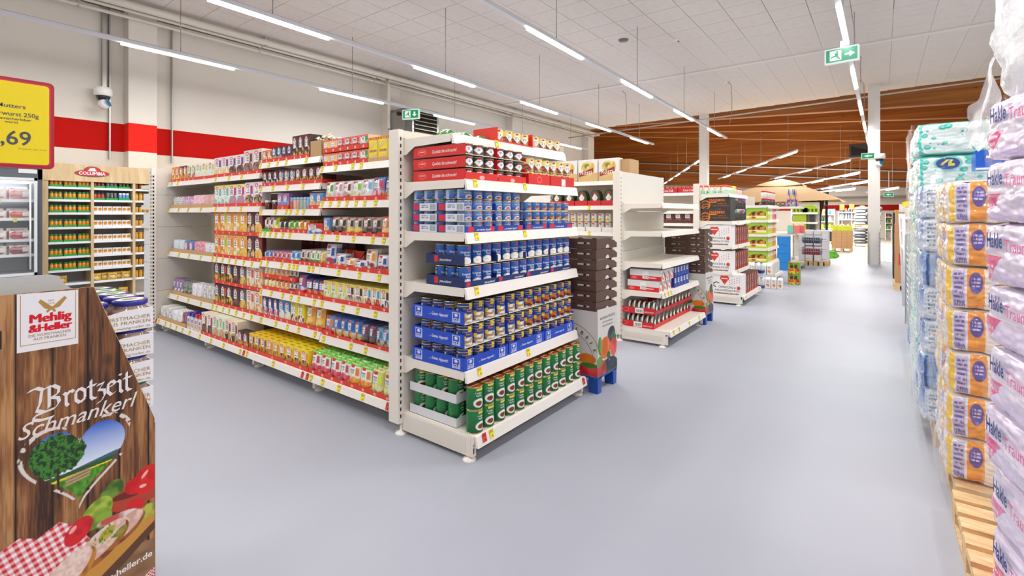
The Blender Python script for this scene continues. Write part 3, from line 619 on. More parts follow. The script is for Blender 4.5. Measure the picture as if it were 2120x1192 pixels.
nap('n5', 'blue patterned napkin pack', 'dce4ee', '8aa8cc', 'd'); nap('n6', 'blue oval napkin pack', '5c78ac', 'eab8b4', 'o'); nap('n7', 'pink owl napkin pack', 'ecb4bc', 'd88494', 'b'); nap('n8', 'white navy napkin pack', 'eef0f2', '2c4478', 'd')
nap('n9', 'grey marbled napkin pack', '9aa090', '5c6058', 'b'); nap('n10', 'plain white napkin pack', 'f0eff0', 'dcdce0', 'b'); nap('n11', 'silver white napkin pack', 'e4e2e0', 'b8b4b0', 'b'); nap('n12', 'wine red napkin pack', '8c5058', 'a87078', 'b')
BM_ = {}
def packmesh(k, w, h, d):
    key = (k, round(w, 3), round(h, 3), round(d, 3))
    if key in BM_: return BM_[key]
    desc, ops, side, top, kind = ART[k]
    nx = max(8, min(16, int(w * 110))); ny = max(8, min(26, int(h * 110))); im = paint(ops, nx, ny, 3, sum(map(ord, k)), 1.35)
    g = G()
    if kind == 'box':
        g.grid(lambda u, v: (w * (u - .5), 0, h * v), im)
        g.add([(-w/2, 0, 0), (w/2, 0, 0), (w/2, d, 0), (-w/2, d, 0), (-w/2, 0, h), (w/2, 0, h), (w/2, d, h), (-w/2, d, h)], [(3, 2, 1, 0), (4, 5, 6, 7), (1, 2, 6, 5), (2, 3, 7, 6), (3, 0, 4, 7)], [lin(side), lin(top), lin(side), lin(side), lin(side)])
        if h > .1: g.box(-w * .3, d * .3, h, w * .25, d * .75, h + .0006, 'b98a3a' if 'yel' in k else side)
        m = setm(g.mesh('pack'), CARD)
    else:
        lean = .10 if kind == 'pouch' else .05; bul = d * .5
        def fr(sg):
            def f(u, v):
                e = (4 * u * (1 - u)) ** .5 * min(1, (4 * v * (1 - v)) ** .5 * 1.2); wob = .0025 * math.sin(7 * v + 9 * u)
                return (w * (u - .5), lean * h * v + bul + sg * (bul * e + wob * e), h * v)
            return f
        g.grid(fr(-1), im, True); g.grid(fr(1), np.full((4, 4, 3), lin(side)), True)
        m = setm(g.mesh('pack'), BAG if kind == 'pouch' else GLOSS)
    BM_[key] = m; return m
TM = {}
def traymesh(w, d, hf, hs, col, emb='f3e3df', inside=None, notch=True):
    key = (round(w, 3), round(d, 3), hf, hs, col, emb)
    if key in TM: return TM[key]
    g = G(); t = .002; x0, x1 = -w/2, w/2; ins = inside or col
    if emb:
        im = paint([col, ('e', .5, .45, .10 * min(1, .08 / w) + .03, .26, emb), ('e', .5, .45, .05, .12, col)], max(10, int(w * 150)), 9, 3, 1, 1)
        n = im.shape[1]
        def top(u): return hf * (.72 + .28 * (1 if abs(u - .5) > .36 else 0)) if notch else hf
        g.grid(lambda u, v: (x0 + w * u, 0, top(u) * v), im)
    else: g.box(x0, 0, 0, x1, t, hf, col)
    g.box(x0, 0.0005, 0, x1, d, t, col); g.box(x0, d - t, 0, x1, d, max(hf, hs), col)
    for x in (x0, x1 - t): g.prism([(0.0005, 0), (d, 0), (d, max(hf, hs)), (min(.03, d * .3), hf), (0.0005, hf)], 'x', x, x + t, col)
    if hs > hf:
        for x in (x0 + t, x1 - t - .0008): g.prism([(0.004, .004), (d - .01, .004), (d - .01, hs - .003), (min(.03, d * .3), hf - .003), (.004, hf - .003)], 'x', x, x + .0008, ins)
    TM[key] = setm(g.mesh('display_tray'), CARD); return TM[key]
CNT = {}; BEHIND = []
def fill(x0, x1, y0, z, place, items, rz=0, pos=None):
    """items: (art, n, weight, h, {opts}); opts: L layers, D rows deep, d depth of one pack, tr tray (colour, chunk, hf, hs), gap"""
    P = pos or (lambda u, d, zz: (u, y0 + d, zz)); tot = sum(i[1] * i[2] for i in items); k = (x1 - x0 - .01) / tot; x = x0 + .005
    for (a, n, wt, h, o) in items:
        w = wt * k; d = o.get('d', .045); D = o.get('D', 1); L = o.get('L', 1); tr = o.get('tr'); desc, kind = (ART[a][0], ART[a][4]); ph = .003 if tr else 0
        pw = w - (.006 if tr else .003); m = packmesh(a, pw, h, d); step = h + (.004 if not tr else .012)
        if kind != 'box': D2 = o.get('D', 3); pitch = o.get('p', .026)
        for l in range(L):
            zz = z + l * step + ph + .0006; ly = '' if L == 1 else ('lower ' if l == 0 else 'upper ')
            for i in range(n):
                u = x + w * (i + .5); DD = (D if l == L - 1 else 1) if kind == 'box' else D2; pt = (d + .0012) if kind == 'box' else pitch
                for r in range(DD):
                    if r == 0:
                        q = (a, place, ly); CNT[q] = CNT.get(q, 0) + 1
                        lb = f'{ordn(CNT[q])} {ly}{desc} from left, {place}'
                        gp = f'{desc}es on {place}' if desc.endswith('x') else f'{desc}s on {place}'
                    else:
                        if not (place.startswith('lowest') and r < 9): BEHIND.append((a, pw, h, d, P(u, .004 + r * pt + (.003 if tr else 0), zz), rz)); continue
                        lb = f'{desc} {ordn(r + 1)} deep behind {ordn(CNT[(a, place, ly)])} one from left, {place}'; gp = f'{desc} rows behind, {place}'
                    wob = rnd.uniform(-.004, .004) if kind != 'box' else 0
                    ob('food_box' if kind == 'box' else ('napkin_pack' if kind == 'nap' else 'food_pouch'), m, None, None, P(u + wob, .004 + r * pt + (.003 if tr else 0), zz), rz + rnd.uniform(-.012, .012) * (0 if kind == 'box' else 3), lb, 'box' if kind == 'box' else ('napkins' if kind == 'nap' else 'pouch'), gp)
            if tr:
                col, ch, hf, hs = tr; td = max(.12, DD * pt + d + .03); td = min(td, .6)
                for c in range(0, n, ch):
                    nn = min(ch, n - c); tm_ = traymesh(nn * w - .002, td, hf, hs, col, 'f3e3df' if col in ('e03a22', 'c8281e') else None, 'd8d6d2' if hs > hf else None, hs > hf)
                    cn = {'e03a22': 'red', 'c9a06c': 'brown', '3cb43c': 'green'}.get(col, 'white')
                    q = ('tray', a, place, ly); CNT[q] = CNT.get(q, 0) + 1
                    lb = f'{cn} tray under {ordn(CNT[q])} {ly}{desc}{"s" if nn > 1 else ""}, {place}'
                    ob('display_tray', tm_, None, None, P(x + w * (c + nn / 2), 0, z + l * step + .0004), rz, lb, 'tray', f'{cn} trays, {place}')
        x += n * w

def flush_behind(name):
    g = G()
    for (a, w, h, d, loc, rz) in BEHIND:
        desc, ops, side, top, kind = ART[a]; c, s_ = math.cos(rz), math.sin(rz); q = G()
        if kind == 'box': q.box(-w/2, 0, 0, w/2, d, h, side); q.c[1] = lin(top)
        else:
            l = .1 * h if kind == 'pouch' else .05 * h; im = paint(ops, 4, 6, 3, sum(map(ord, a)), 1)
            q.grid(lambda u, v: (w * (u - .5), l * v + d * .5 - d * .5 * (4 * u * (1 - u)) ** .5, h * v), im); q.quad((w/2, l * 0 + d * .5, 0), (-w/2, d * .5, 0), (-w/2, l + d * .5, h), (w/2, l + d * .5, h), side)
        g.add([(loc[0] + x * c - y * s_, loc[1] + x * s_ + y * c, loc[2] + z) for x, y, z in q.v], q.f, q.c)
    if g.v: ob(name, g, CARD, kind='stuff', label='packs filling the shelves behind the front rows', cat='packs')
    BEHIND.clear()
# ------------------------------------------------------------------ goods of row A
RT = lambda c=1, f=.040, s=.040: ('e03a22', c, f, s)
def X(**k): return k
SH = {4: 'lowest shelf', 3: 'second shelf up', 2: 'third shelf up', 1: 'fourth shelf up', 0: 'top shelf'}
def names(b):
    n = len(BAYZ[b]); nm = ['lowest shelf', 'second shelf up', 'third shelf up', 'fourth shelf up', 'fifth shelf up', 'sixth shelf up', 'seventh shelf up', 'top shelf']
    return [('top shelf' if k == 0 else nm[n - 1 - k]) + f', {ordn(b + 1)} bay' for k in range(n)]
BT = lambda c=1: ('c9a06c', c, .05, .05)
A1 = [
 [('fl1', 2, 1, .2, X(tr=RT(), D=3)), ('fl2', 2, 1, .2, X(tr=RT(), D=3)), ('fl3', 2, 1, .2, X(tr=RT(), D=3)), ('wht', 3, 1.35, .2, X(tr=RT(3), D=2))],
 [('n1', 2, 1.2, .15, X(tr=BT(2))), ('n2', 2, 1.2, .15, X(tr=BT(2))), ('n3', 2, 1.2, .16, X(tr=BT(2))), ('n4', 2, 1.2, .16, X(tr=BT(2)))],
 [('n5', 2, 1.3, .16, X(tr=BT(2))), ('n6', 2, 1.1, .16, X(tr=BT(2))), ('n7', 2, 1.1, .16, X(tr=BT(2))), ('n8', 2, 1.1, .15, X(tr=BT(2)))],
 [('nap4', 3, .8, .2, X(tr=BT(3), D=5)), ('n9', 2, 1.1, .19, X(tr=BT(2), D=5)), ('n10', 2, 1.1, .19, X(tr=BT(2), D=5)), ('n11', 3, 1, .2, X(tr=BT(3), D=5))],
 [('n11', 2, 1.3, .17, X(tr=BT(2), D=7)), ('n10', 2, 1.1, .16, X(tr=BT(2), D=6)), ('n12', 1, 1.1, .17, X(tr=BT(), D=6)), ('BOT', 4, .7, .2, {})]]
A2 = [
 [('purw', 2, 1, .23, X(tr=RT(), D=3)), ('purd', 2, 1, .23, X(tr=RT(), D=3)), ('brwn', 2, 1.1, .26, X(tr=RT(), D=4))],
 [('teal', 2, 1, .25, X(tr=RT(), D=2)), ('mag', 2, 1.02, .25, X(tr=RT(2), D=2)), ('purc', 2, 1.02, .26, X(tr=RT(), D=2))],
 [(k, 1, w, .262, X(tr=RT(), D=2, L=2)) for k, w in (('orap', 1), ('grena', 1), ('oran', 1), ('yelc', 1), ('yelo', 1), ('chop', 1.05), ('mar', 1.05))],
 [(k, 1, w, .248, X(tr=RT(), D=3, L=2)) for k, w in (('dk1', 1), ('dk2', 1), ('dk3', 1), ('dk4', 1), ('gry', 1), ('bei1', 1.1), ('bei2', 1.1))],
 [('bk1', 2, 1, .25, X(tr=RT(), D=6)), ('bk2', 2, 1, .25, X(tr=RT(), D=6)), ('bk3', 2, 1, .25, X(tr=RT(), D=6)), ('bk4', 2, .8, .17, X(tr=RT(2), D=2))]]
A3 = [
 [('nutb', 2, .9, .13, X(tr=RT(2), D=2)), ('bluecho', 2, .95, .15, X(tr=RT(), D=2)), ('darkcho', 2, .95, .15, X(tr=RT(2), D=2)), ('tart', 3, 1, .225, X(tr=RT(), D=5)), ('PAPER', 1, 2.0, .2, {})],
 [('darkcup', 3, 1, .15, X(tr=RT(), D=2)), ('creamc', 3, 1, .15, X(tr=RT(3), D=2)), ('cook', 4, 1.1, .155, X(tr=RT(2), D=3))],
 [('JAR', 2, 1.3, .11, {}), ('rainb', 2, 1, .16, X(tr=RT(2), D=6)), ('JARS', 6, .52, .11, {}), ('bluebx', 2, 1, .15, X(tr=RT(), D=5))],
 [('pw3', 2, .8, .15, X(tr=('3cb43c', 1, .03, .03), D=3)), ('lem', 1, 1.1, .15, X(tr=RT(), D=4)), ('blk', 2, .8, .12, X(tr=RT(2), D=5)), ('grp', 2, .85, .12, X(tr=RT(), D=6)), ('yp1', 2, .85, .125, X(tr=RT(), D=9, p=.04)), ('bun', 1, 2.4, .1, X(D=1, d=.3))],
 [('sm3', 2, .9, .10, X(tr=RT(2), D=9)), ('sm4', 4, .9, .10, X(tr=RT(2), D=9)), ('sm5', 2, 1, .12, X(tr=RT(2), D=7)), ('sp1', 2, .9, .14, X(tr=RT(), D=8, p=.035)), ('sp3', 2, .9, .14, X(tr=RT(), D=7, p=.035)), ('sp2', 1, .9, .14, X(tr=RT(), D=8, p=.035))],
 [('sm1', 3, .8, .115, X(tr=RT(3), D=4, L=2)), ('sm2', 3, .9, .115, X(tr=RT(3), D=4, L=2)), ('sp1', 2, .8, .115, X(tr=RT(2), D=4, L=2)), ('np2', 1, 1.4, .2, X(tr=RT(1, .06, .06), D=6)), ('np1', 3, 1.1, .17, X(tr=RT(), D=6))],
 [('whcr', 3, .85, .22, X(tr=RT(), D=9)), ('bcust', 2, .9, .22, X(tr=RT(), D=7)), ('lemt', 2, .95, .22, X(tr=RT(2), D=9)), ('yp1', 2, 1.2, .23, X(tr=RT(), D=7, d=.035)),],
 [('yelchoc', 3, 1, .18, X(tr=RT(3), D=9, d=.055)), ('yelgold', 2, 1, .18, X(tr=RT(2), D=9, d=.055)), ('yelmar', 4, 1.05, .18, X(tr=RT(2), D=9, d=.055))]]
A4 = [
 [('pinkv', 2, 1, .112, X(tr=RT(), L=2, D=8)), ('cherry', 3, 1, .112, X(tr=RT(), L=2, D=8)), ('greenj', 1, 1.1, .112, X(tr=RT(), L=2, D=9, d=.055)), ('kais', 4, 1.15, .2, X(tr=('c9a06c', 1, .035, .035), D=2, d=.09))],
 [('pw1', 1, 1, .175, X(tr=RT(), D=3)), ('pw2', 1, 1, .175, X(tr=RT(), D=3)), ('pw3', 1, 1, .175, X(tr=RT(), D=2)), ('pw4', 1, 1.1, .175, X(tr=RT(), D=3)), ('pw5', 1, 1.1, .18, X(tr=RT(), D=5)), ('pb1', 1, 1.1, .19, X(tr=RT(), D=4)), ('pb2', 2, 1.2, .19, X(tr=RT(), D=7, p=.035))],
 [('bluebx', 1, .8, .15, X(tr=RT(), D=7)), ('pg1', 2, .95, .16, X(tr=RT(1, .04, .09), D=5)), ('pg2', 2, .95, .155, X(tr=RT(1, .04, .07), D=5)), ('pg3', 2, 1.05, .16, X(tr=RT(1, .04, .07), D=5)), ('pg4', 1, 1, .165, X(tr=RT(), D=6)), ('pg5', 2, 1, .165, X(tr=RT(), D=6))],
 [('ps1', 1, 1.1, .21, X(tr=RT(1, .05, .13), D=3)), ('ps2', 1, 1.05, .13, X(tr=RT(1, .05, .16), D=3)), ('ps3', 1, 1.05, .10, X(tr=RT(1, .05, .16), D=2)), ('ps2', 1, 1.05, .09, X(tr=RT(1, .05, .13), D=2)), ('ps3', 1, 1.05, .19, X(tr=RT(1, .05, .13), D=6, p=.035)), ('ps1', 1, 1, .15, X(tr=RT(1, .05, .13), D=3)), ('ps2', 2, 1, .19, X(tr=RT(1, .05, .13), D=6, p=.035))],
 [('pale1', 3, 1, .18, X(tr=RT(3), D=9, d=.045)), ('pale2', 2, 1.05, .18, X(tr=RT(), D=9, d=.045)), ('pale3', 2, 1, .18, X(tr=RT(2), D=9, d=.045)), ('pale4', 3, 1, .18, X(tr=RT(), D=9, d=.045))],
 [('bp1', 1, 1.3, .175, X(tr=RT(1, .05, .05), D=8, p=.04)), ('dp1', 4, 1, .18, X(tr=RT(2, .03, .03), D=9, p=.032)), ('dp2', 2, .95, .17, X(tr=RT(2, .03, .03), D=9, p=.032)), ('dp3', 5, .85, .165, X(tr=RT(2, .03, .03), D=9, p=.032))],
 [('gj1', 3, 1.05, .19, X(tr=RT(1, .055, .16), D=9, p=.045)), ('gj1', 1, 1, .19, X(tr=RT(1, .055, .16), D=9, p=.045)), ('gj2', 2, 1.05, .19, X(tr=RT(1, .055, .15), D=9, p=.045)), ('gj3', 2, 1.1, .19, X(tr=RT(1, .05, .09), D=7, p=.045))]]
capm = {}
def small_jar(c_body, c_lid, h, r):
    k = (c_body, c_lid, h, r)
    if k not in capm:
        g = G().lathe([(r * .95, 0), (r, .004), (r, h * .72), (r * .8, h * .8)], c_body, 12); capm[k] = (setm(g.mesh('jar'), GLASSY), setm(G().lathe([(r * .88, h * .78), (r * .92, h * .79), (r * .92, h), (0, h)], c_lid, 12).mesh('lid'), PLASTIC))
    return capm[k]
def jar(loc, cb, cl, h, r, label, group, cat='jar', name='jar'):
    a, b = small_jar(cb, cl, h, r); o = ob(name, a, None, None, loc, 0, label, cat, group); ob('lid', b, None, o); return o
for b, rows in enumerate((A1, A2, A3, A4)):
    for k, items in enumerate(rows):
        z = BAYZ[b][k]; y0 = 2.368 if z < .2 else 2.508; x0, x1 = XJ[b], XJ[b + 1]
        if b == 0 and z > .2: x0 += .03
        if b == 3: x1 -= .01
        place = names(b)[k]; sp = ('BOT', 'JAR', 'JARS', 'PAPER'); tot = sum(i[1] * i[2] for i in items); xx = x0; buf = []; bx = x0
        kk = (x1 - x0) / tot
        def flush():
            if buf: fill(bx, xx, y0, z, place, list(buf)); buf.clear()
        for it in items:
            if it[0] in sp:
                flush(); n, w = it[1], it[2] * kk
                for i in range(n):
                    cx = xx + w * (i + .5)
                    if it[0] == 'BOT':
                        for r in range(3):
                            t = ob('pancake_shaker', G().box(-.03, 0, 0, .03, .05, .15, 'eef0f2').grid(lambda u, v: (-.03 + .06 * u, -.0008, .15 * v), paint(['eef0f4', ('b', .5, .3, .4, .2, 'e0902c', 'f0d090', 5), ('r', .2, .55, .8, .8, '3a5cb0' if i < 2 else 'c83030')], 8, 12)), PLASTIC, None, (cx, y0 + .01 + r * .08, z + .003), 0,
                                f'{ordn(i + 1)} {"purple" if i < 2 else "red"} capped shaker bottle from left, {place}' if r == 0 else f'{["second", "third"][r - 1]} shaker bottle behind {ordn(i + 1)} capped one, {place}', 'bottle', 'capped shaker bottles, lowest shelf, first bay' if r == 0 else 'shaker bottles behind, lowest shelf, first bay')
                            ob('cap', G().box(-.028, .004, .152, .028, .046, .195, '4a3cb0' if i < 2 else 'd83228'), PLASTIC, t)
                    elif it[0] in ('JAR', 'JARS'):
                        big = it[0] == 'JAR'
                        for r in range(2):
                            jar((cx, y0 + .03 + r * .07, z + .003), '5a2c24' if big else ['c86a4c', 'e8c0b0', 'd0a090', 'a8c0b0', 'b0b8c0', '98b0d0'][i % 6], 'f0ece8' if big else '9cc4e0', .095 if big else .115, min(w * .42, .032),
                                f'{ordn(i + 1)} {"white lidded chocolate tub" if big else "sprinkle shaker jar"} from left, {place}' if r == 0 else f'{ordn(i + 1)} {"chocolate tub" if big else "sprinkle jar"} in the row behind, {place}', f'{"tubs" if big else "sprinkle jars"} {"front" if r == 0 else "behind"}, {place}')
                    else:
                        t = empty('paper_carton', (cx, y0, z + .001), 'open brown carton filled with crumpled cream paper packs on top shelf', 'carton')
                        g = G(); W2 = w / 2 - .01; g.box(-W2, 0, 0, W2, .003, .15, 'c09a6c'); g.box(-W2, .0, 0, -W2 + .003, .3, .15, 'b89064'); g.box(W2 - .003, 0, 0, W2, .3, .15, 'c8a274'); g.box(-W2, .297, 0, W2, .3, .15, 'b89064'); g.box(-W2, 0, 0, W2, .3, .003, 'b89064'); ob('carton', g, CARD, t)
                        for q in range(14):
                            ang = rnd.uniform(-.9, .9); px_, py_ = rnd.uniform(-W2 * .75, W2 * .75), rnd.uniform(.04, .2)
                            gg = G().grid(lambda u, v: (.11 * (u - .5), .035 * v + .012 * math.sin(7 * u), .012 * math.sin(9 * u + q) + .01 * v), paint(['e6e2c4', ('s', 0, 0, 1, 1, 'a8a884', 6)], 10, 4)); ob('paper_pack', gg, GLOSS, t, (px_, py_, .155 + rnd.uniform(-.01, .045)), rot=(rnd.uniform(-.5, .6), rnd.uniform(-.5, .5), ang))
                xx += n * w; bx = xx
            else:
                buf.append(it); xx += it[1] * it[2] * kk
        flush()
# dark red cartons stored deep on the fifth shelf of the third bay
for i in range(8): ob('storage_carton', G().box(-.06, 0, 0, .06, .1, .22, '5c1a18').box(-.04, -.001, .15, .04, 0, .19, '8a3430'), CARD, None, (-5.1 + i * .125, 2.93, 1.10 + .001), 0, f'{ordn(i + 1)} dark red carton from left, pushed to the back, third bay', 'box', 'dark red cartons at the back of the third bay')

flush_behind('packs_behind')
# ------------------------------------------------------------------ cans and trays
def canmesh(name, r, h, ops, nx=30, ny=12, lid='b8a878', texts=(), lidops=None, bandc='c8b888', seed=3):
    im = paint(ops, nx, ny, 3, seed, 2)
    def cyl(u, v): a = -R90 + (u - .5) * 2 * math.pi; return (r * math.cos(a), r * math.sin(a), .004 + (h - .008) * v)
    g = G().grid(cyl, im, True)
    for (s, x, z, w, hh, col) in texts:   # x: offset along the surface from the front, z: base line height
        g.text(s, lambda a, b, x=x, z=z, hh=hh: ((r + .0008) * math.sin((a + x) / r), -(r + .0008) * math.cos((a + x) / r), z + b), w, col, h=hh, bold=.01, res=1)
    body = setm(g.mesh('can'), GLOSS)
    g = G().lathe([(r * .97, 0), (r + .001, .002), (r + .001, .005), (r - .002, .006)], bandc, 20); g.lathe([(r - .002, h - .006), (r + .0012, h - .005), (r + .0012, h), (r * .93, h), (r * .9, h - .003)], bandc, 20)
    if not lidops: g.lathe([(r * .9, h - .003), (r * .6, h - .0025), (r * .3, h - .003), (0, h - .003)], lid, 20)
    rim = setm(g.mesh('rim'), METAL); top = None
    if lidops:
        im = paint(lidops, 14, 14, 3)
        def disc(u, v): x, y = 2 * u - 1, 2 * v - 1; return (r * .9 * x * math.sqrt(1 - y * y / 2), r * .9 * y * math.sqrt(1 - x * x / 2), h - .003)
        top = setm(G().grid(disc, im).mesh('printed_lid'), GLOSS)
    return (body, rim, top, r, h)
def put_can(cm, loc, rz, label, group):
    o = ob('can', cm[0], None, None, loc, rz, label, 'can', group); ob('rim', cm[1], None, o)
    if cm[2]: ob('printed_lid', cm[2], None, o, rot=(0, 0, .6))
    return o
PE = lambda u, d, z, y=-.61: (-2.76 - y - d, 2.345 + u, z)   # end display: u along the front, d behind the rail
def cans(cm, P, rz, u0, n, pitch, d0, nd, nl, z, step, what, place, alln='from the near corner', lay=None, all_front=True, top_vis=True):
    ly = lay or {1: [''], 2: ['lower ', 'upper '], 3: ['bottom ', 'middle ', 'top '], 4: ['bottom ', 'second ', 'third ', 'top ']}[nl]
    for l in range(nl):
        for i in range(n):
            for r in range(nd):
                if not (r == 0 or i == 0 or (l == nl - 1 and r < 3 and top_vis)): continue
                jig = rnd.uniform(-.001, .001)
                if r == 0: lb = f"{ordn(i + 1)} {what}, {alln}, {ly[l]}row, {place}"; gp = f'front {what}s, {place}'
                elif i == 0: lb = f'{what} {ordn(r + 1)} deep, near side, {ly[l]}row, {place}'; gp = f'side {what}s, {place}'
                else: lb = f'{what}, {ordn(i + 1)} column, {ordn(r + 1)} deep, {place}'; gp = f'{what}s behind, {place}'
                put_can(cm, P(u0 + pitch * (i + .5), d0 + cm[3] + r * (cm[3] * 2 + .006) + jig, z + l * step), rz - LROT.get(id(cm), .3) + rnd.uniform(-.2, .2), lb, gp)
def ctray(loc, rz, w, d, h, col, label, group, side=(), front=(), edge='ffffff', fh=None, inner='f0f0ee', sideim=None, frontim=None):
    """open card tray; side/front: (text, x, z, width, capheight, colour); fh: front height (0 = torn away)"""
    g = G(); t = .002; fh = h if fh is None else fh
    g.box(-w/2, 0, 0, w/2, d, t, inner); g.box(-w/2, 0, 0, -w/2 + t, d, h, col); g.box(w/2 - t, 0, 0, w/2, d, h, col); g.box(-w/2, d - t, 0, w/2, d, h, col)
    if fh: g.box(-w/2 + t, 0, 0, w/2 - t, t, fh, col)
    if sideim is not None: g.grid(lambda u, v: (-w/2 - .0006, d - d * u, h * v), sideim)
    if frontim is not None and fh: g.grid(lambda u, v: (-w/2 + w * u, -.0006, fh * v), frontim)
    o = ob('can_tray', g, CARD, None, loc, rz, label, 'tray', group)
    q = G()
    for (s, x, z, tw, th, c) in side: q.text(s, lambda a, b, x=x, z=z: (-w/2 - .0014, d - (a + x), z + b), tw, c, h=th, bold=.01, shear=.2)
    for (s, x, z, tw, th, c) in front:
        if fh: q.text(s, lambda a, b, x=x, z=z: (-w/2 + a + x, -.0014, z + b), tw, c, h=th, bold=.01, shear=.2)
    if q.v: ob('lettering', q, MATTE, o)
    return o
YA, OR_, WT = 'f0cc1c', 'e89a3c', 'f4f4f2'
cm_meat = canmesh('m', .052, .072, ['4a403e', ('b', .38, .3, .12, .3, '8a5a3a', '5c4038', 8), ('p', [(.5, .95), (.62, .5), (.5, .05), (.38, .5)], 'eeeeec'), ('e', .5, .86, .035, .09, 'c8202a'), ('t', .44, .35, .56, .65, '6a7aa0', 2), ('r', .75, .1, .85, .9, '5a5458')])
cm_diam = canmesh('d', .052, .10, ['e8c8a0', ('r', 0, .55, 1, 1, 'f0e090'), ('b', .42, .28, .16, .26, '8a3c2a', 'c89068', 7), ('b', .6, .25, .1, .2, '5c2c20', 'b87848', 7), ('p', [(.5, .92), (.60, .5), (.5, .1), (.40, .5)], 'f4f2ee'), ('e', .5, .86, .04, .08, 'c8202a'), ('t', .45, .38, .55, .62, '5a8a5a', 2)], seed=8)
cm_roul = canmesh('r', .050, .068, ['2f62b4', ('g', 0, 0, 1, 1, '2a50a4', '6c9cd8'), ('r', .0, 0, .3, 1, 'a8b8d0'), ('b', .53, .26, .09, .2, '6a3a2c', 'e8e0dc', 6), ('e', .53, .18, .1, .1, 'e8ecf0'), ('b', .53, .22, .06, .12, '5c3028', 'a86a50', 6), ('r', .57, .76, .63, 1, 'd8242c')],
    texts=(('2 Rinderrouladen', -.03, .040, .055, .009, 'f0dc70'),), bandc='d0c8a8')
cm_rou2 = canmesh('r2', .050, .068, ['245cb0', ('g', 0, 0, 1, 1, '1c4698', '4c8cd0'), ('r', .0, 0, .3, 1, '9cb0cc'), ('b', .5, .28, .12, .24, 'c89060', '8a5038', 7), ('r', .50, .80, .56, 1, 'd8242c')], texts=(('Braten', -.02, .045, .032, .010, 'f0dc70'),), bandc='d0c8a8')
cm_kk = canmesh('k', .048, .132, ['1f56ac', ('g', 0, 0, 1, 1, '123c86', '2c68bc'), ('r', 0, 0, .3, 1, '24386c'), ('t', .06, .1, .26, .9, 'a0acc8', 9), ('b', .52, .18, .13, .2, 'f4f2ea', '9c9684', 12), ('e', .52, .1, .13, .1, 'eceae0'), ('r', .53, .8, .59, .97, 'd8242c')], ny=16,
    texts=(('Königsberger', -.036, .078, .068, .014, WT), ('Klopse', -.01, .06, .038, .014, WT)))
cm_j1 = canmesh('j1', .054, .135, ['1f4390', ('r', 0, .84, 1, .88, YA), ('r', .06, .1, .28, .7, 'e0d8a0'), ('t', .08, .15, .26, .65, '8a8450', 7), ('b', .55, .2, .14, .24, 'efe9da', 'a8885c', 10), ('r', .40, .32, .47, .5, YA), ('r', .52, .72, .6, 1, YA)], ny=16,
    texts=(('4 Königsberger', -.035, .092, .066, .010, OR_), ('Klopse', -.01, .076, .034, .011, OR_), ('JOLE', .004, .106, .022, .010, '1f4390')), lid='a89868')
cm_j2 = canmesh('j2', .054, .135, ['1f4390', ('r', 0, .84, 1, .88, YA), ('r', .06, .1, .28, .7, 'e0d8a0'), ('r', .43, 0, .68, .08, 'f0e8d0'), ('b', .56, .22, .13, .24, 'b8642c', '5c2414', 12), ('r', .40, .32, .47, .52, YA), ('r', .52, .72, .6, 1, YA)], ny=16,
    texts=(('2 Frikadellen', -.03, .094, .062, .011, OR_), ('in Sauce', -.005, .080, .03, .008, WT), ('JOLE', .004, .106, .022, .010, '1f4390')), lid='a89868')
cm_gr = canmesh('g', .054, .150, ['187a3c', ('g', 0, 0, 1, 1, '0f5c2c', '1c8040'), ('r', .56, .86, .72, .96, 'f0d040'), ('e', .62, .3, .12, .2, 'f4f2ee'), ('b', .62, .28, .075, .12, 'c8682c', '7c3418', 6), ('t', .2, .2, .34, .75, '2c9450', 7), ('r', .78, .2, .8, .8, 'e8ecea')], nx=34, ny=18,
    texts=(('7 Gefüllte', .012, .105, .045, .012, WT), ('Paprika', .02, .09, .036, .011, WT)), lidops=['d8301c', ('p', [(.1, .35), (.9, .6), (.9, .72), (.1, .48)], 'e8e07c'), ('p', [(.3, .52), (.7, .66), (.7, .7), (.3, .56)], '3c4c20'), ('e', .35, .7, .2, .1, '8c1c10'), ('e', .6, .35, .2, .08, '2c7a34')])
LROT = {id(cm_gr): .85, id(cm_j1): .42, id(cm_j2): .42, id(cm_kk): .32, id(cm_roul): .3, id(cm_rou2): .2, id(cm_meat): .35, id(cm_diam): .3}
# shelf 6 (top)
zt = 2.1306
P6 = lambda u, d, z: PE(u, d, z, -.49)
cans(cm_diam, P6, R90, .50, 4, .112, .02, 2, 1, zt + .003, .1, 'round meal can', 'end display top', 'from red tray')
cans(cm_diam, P6, R90, .985, 4, .112, .02, 2, 1, zt + .003, .1, 'round meal can', 'end display top shelf', 'from gap')
ctray(P6(.725, .01, zt), R90, .46, .24, .11, 'e02a18', 'red card tray with tall side under the first four meal cans, top shelf', 'red trays on the top shelf of the end display', fh=.012)
ctray(P6(1.215, .01, zt), R90, .46, .24, .06, 'f2efe9', 'white lined tray under the last four meal cans, top shelf', 'red trays on the top shelf of the end display', fh=.012)
for i in range(7):
    im = paint(['2c7a34', ('b', .5, .5, .5, .5, '6cac48', '1c5c28', 6), ('r', .2, .3, .6, .7, 'c8d8b0' if i % 2 else 'd8a040')], 10, 8)
    ob('salad_pouch', G().grid(lambda u, v: (.14 * (u - .5), .1 * (v - .5), .05 * (16 * u * (1 - u) * v * (1 - v)) ** .6), im, True).box(-.06, -.04, 0, .06, .04, .01, '2c7a34'), BAG, None, (-2.42 - .07 * (i % 3), 2.46 + .055 * i, zt + .002 + .015 * (i % 3)), rnd.uniform(-.5, .5), f'{ordn(i + 1)} green salad pouch lying behind the red tray, from near side, top shelf', 'pouch', 'green salad pouches lying on the top shelf')
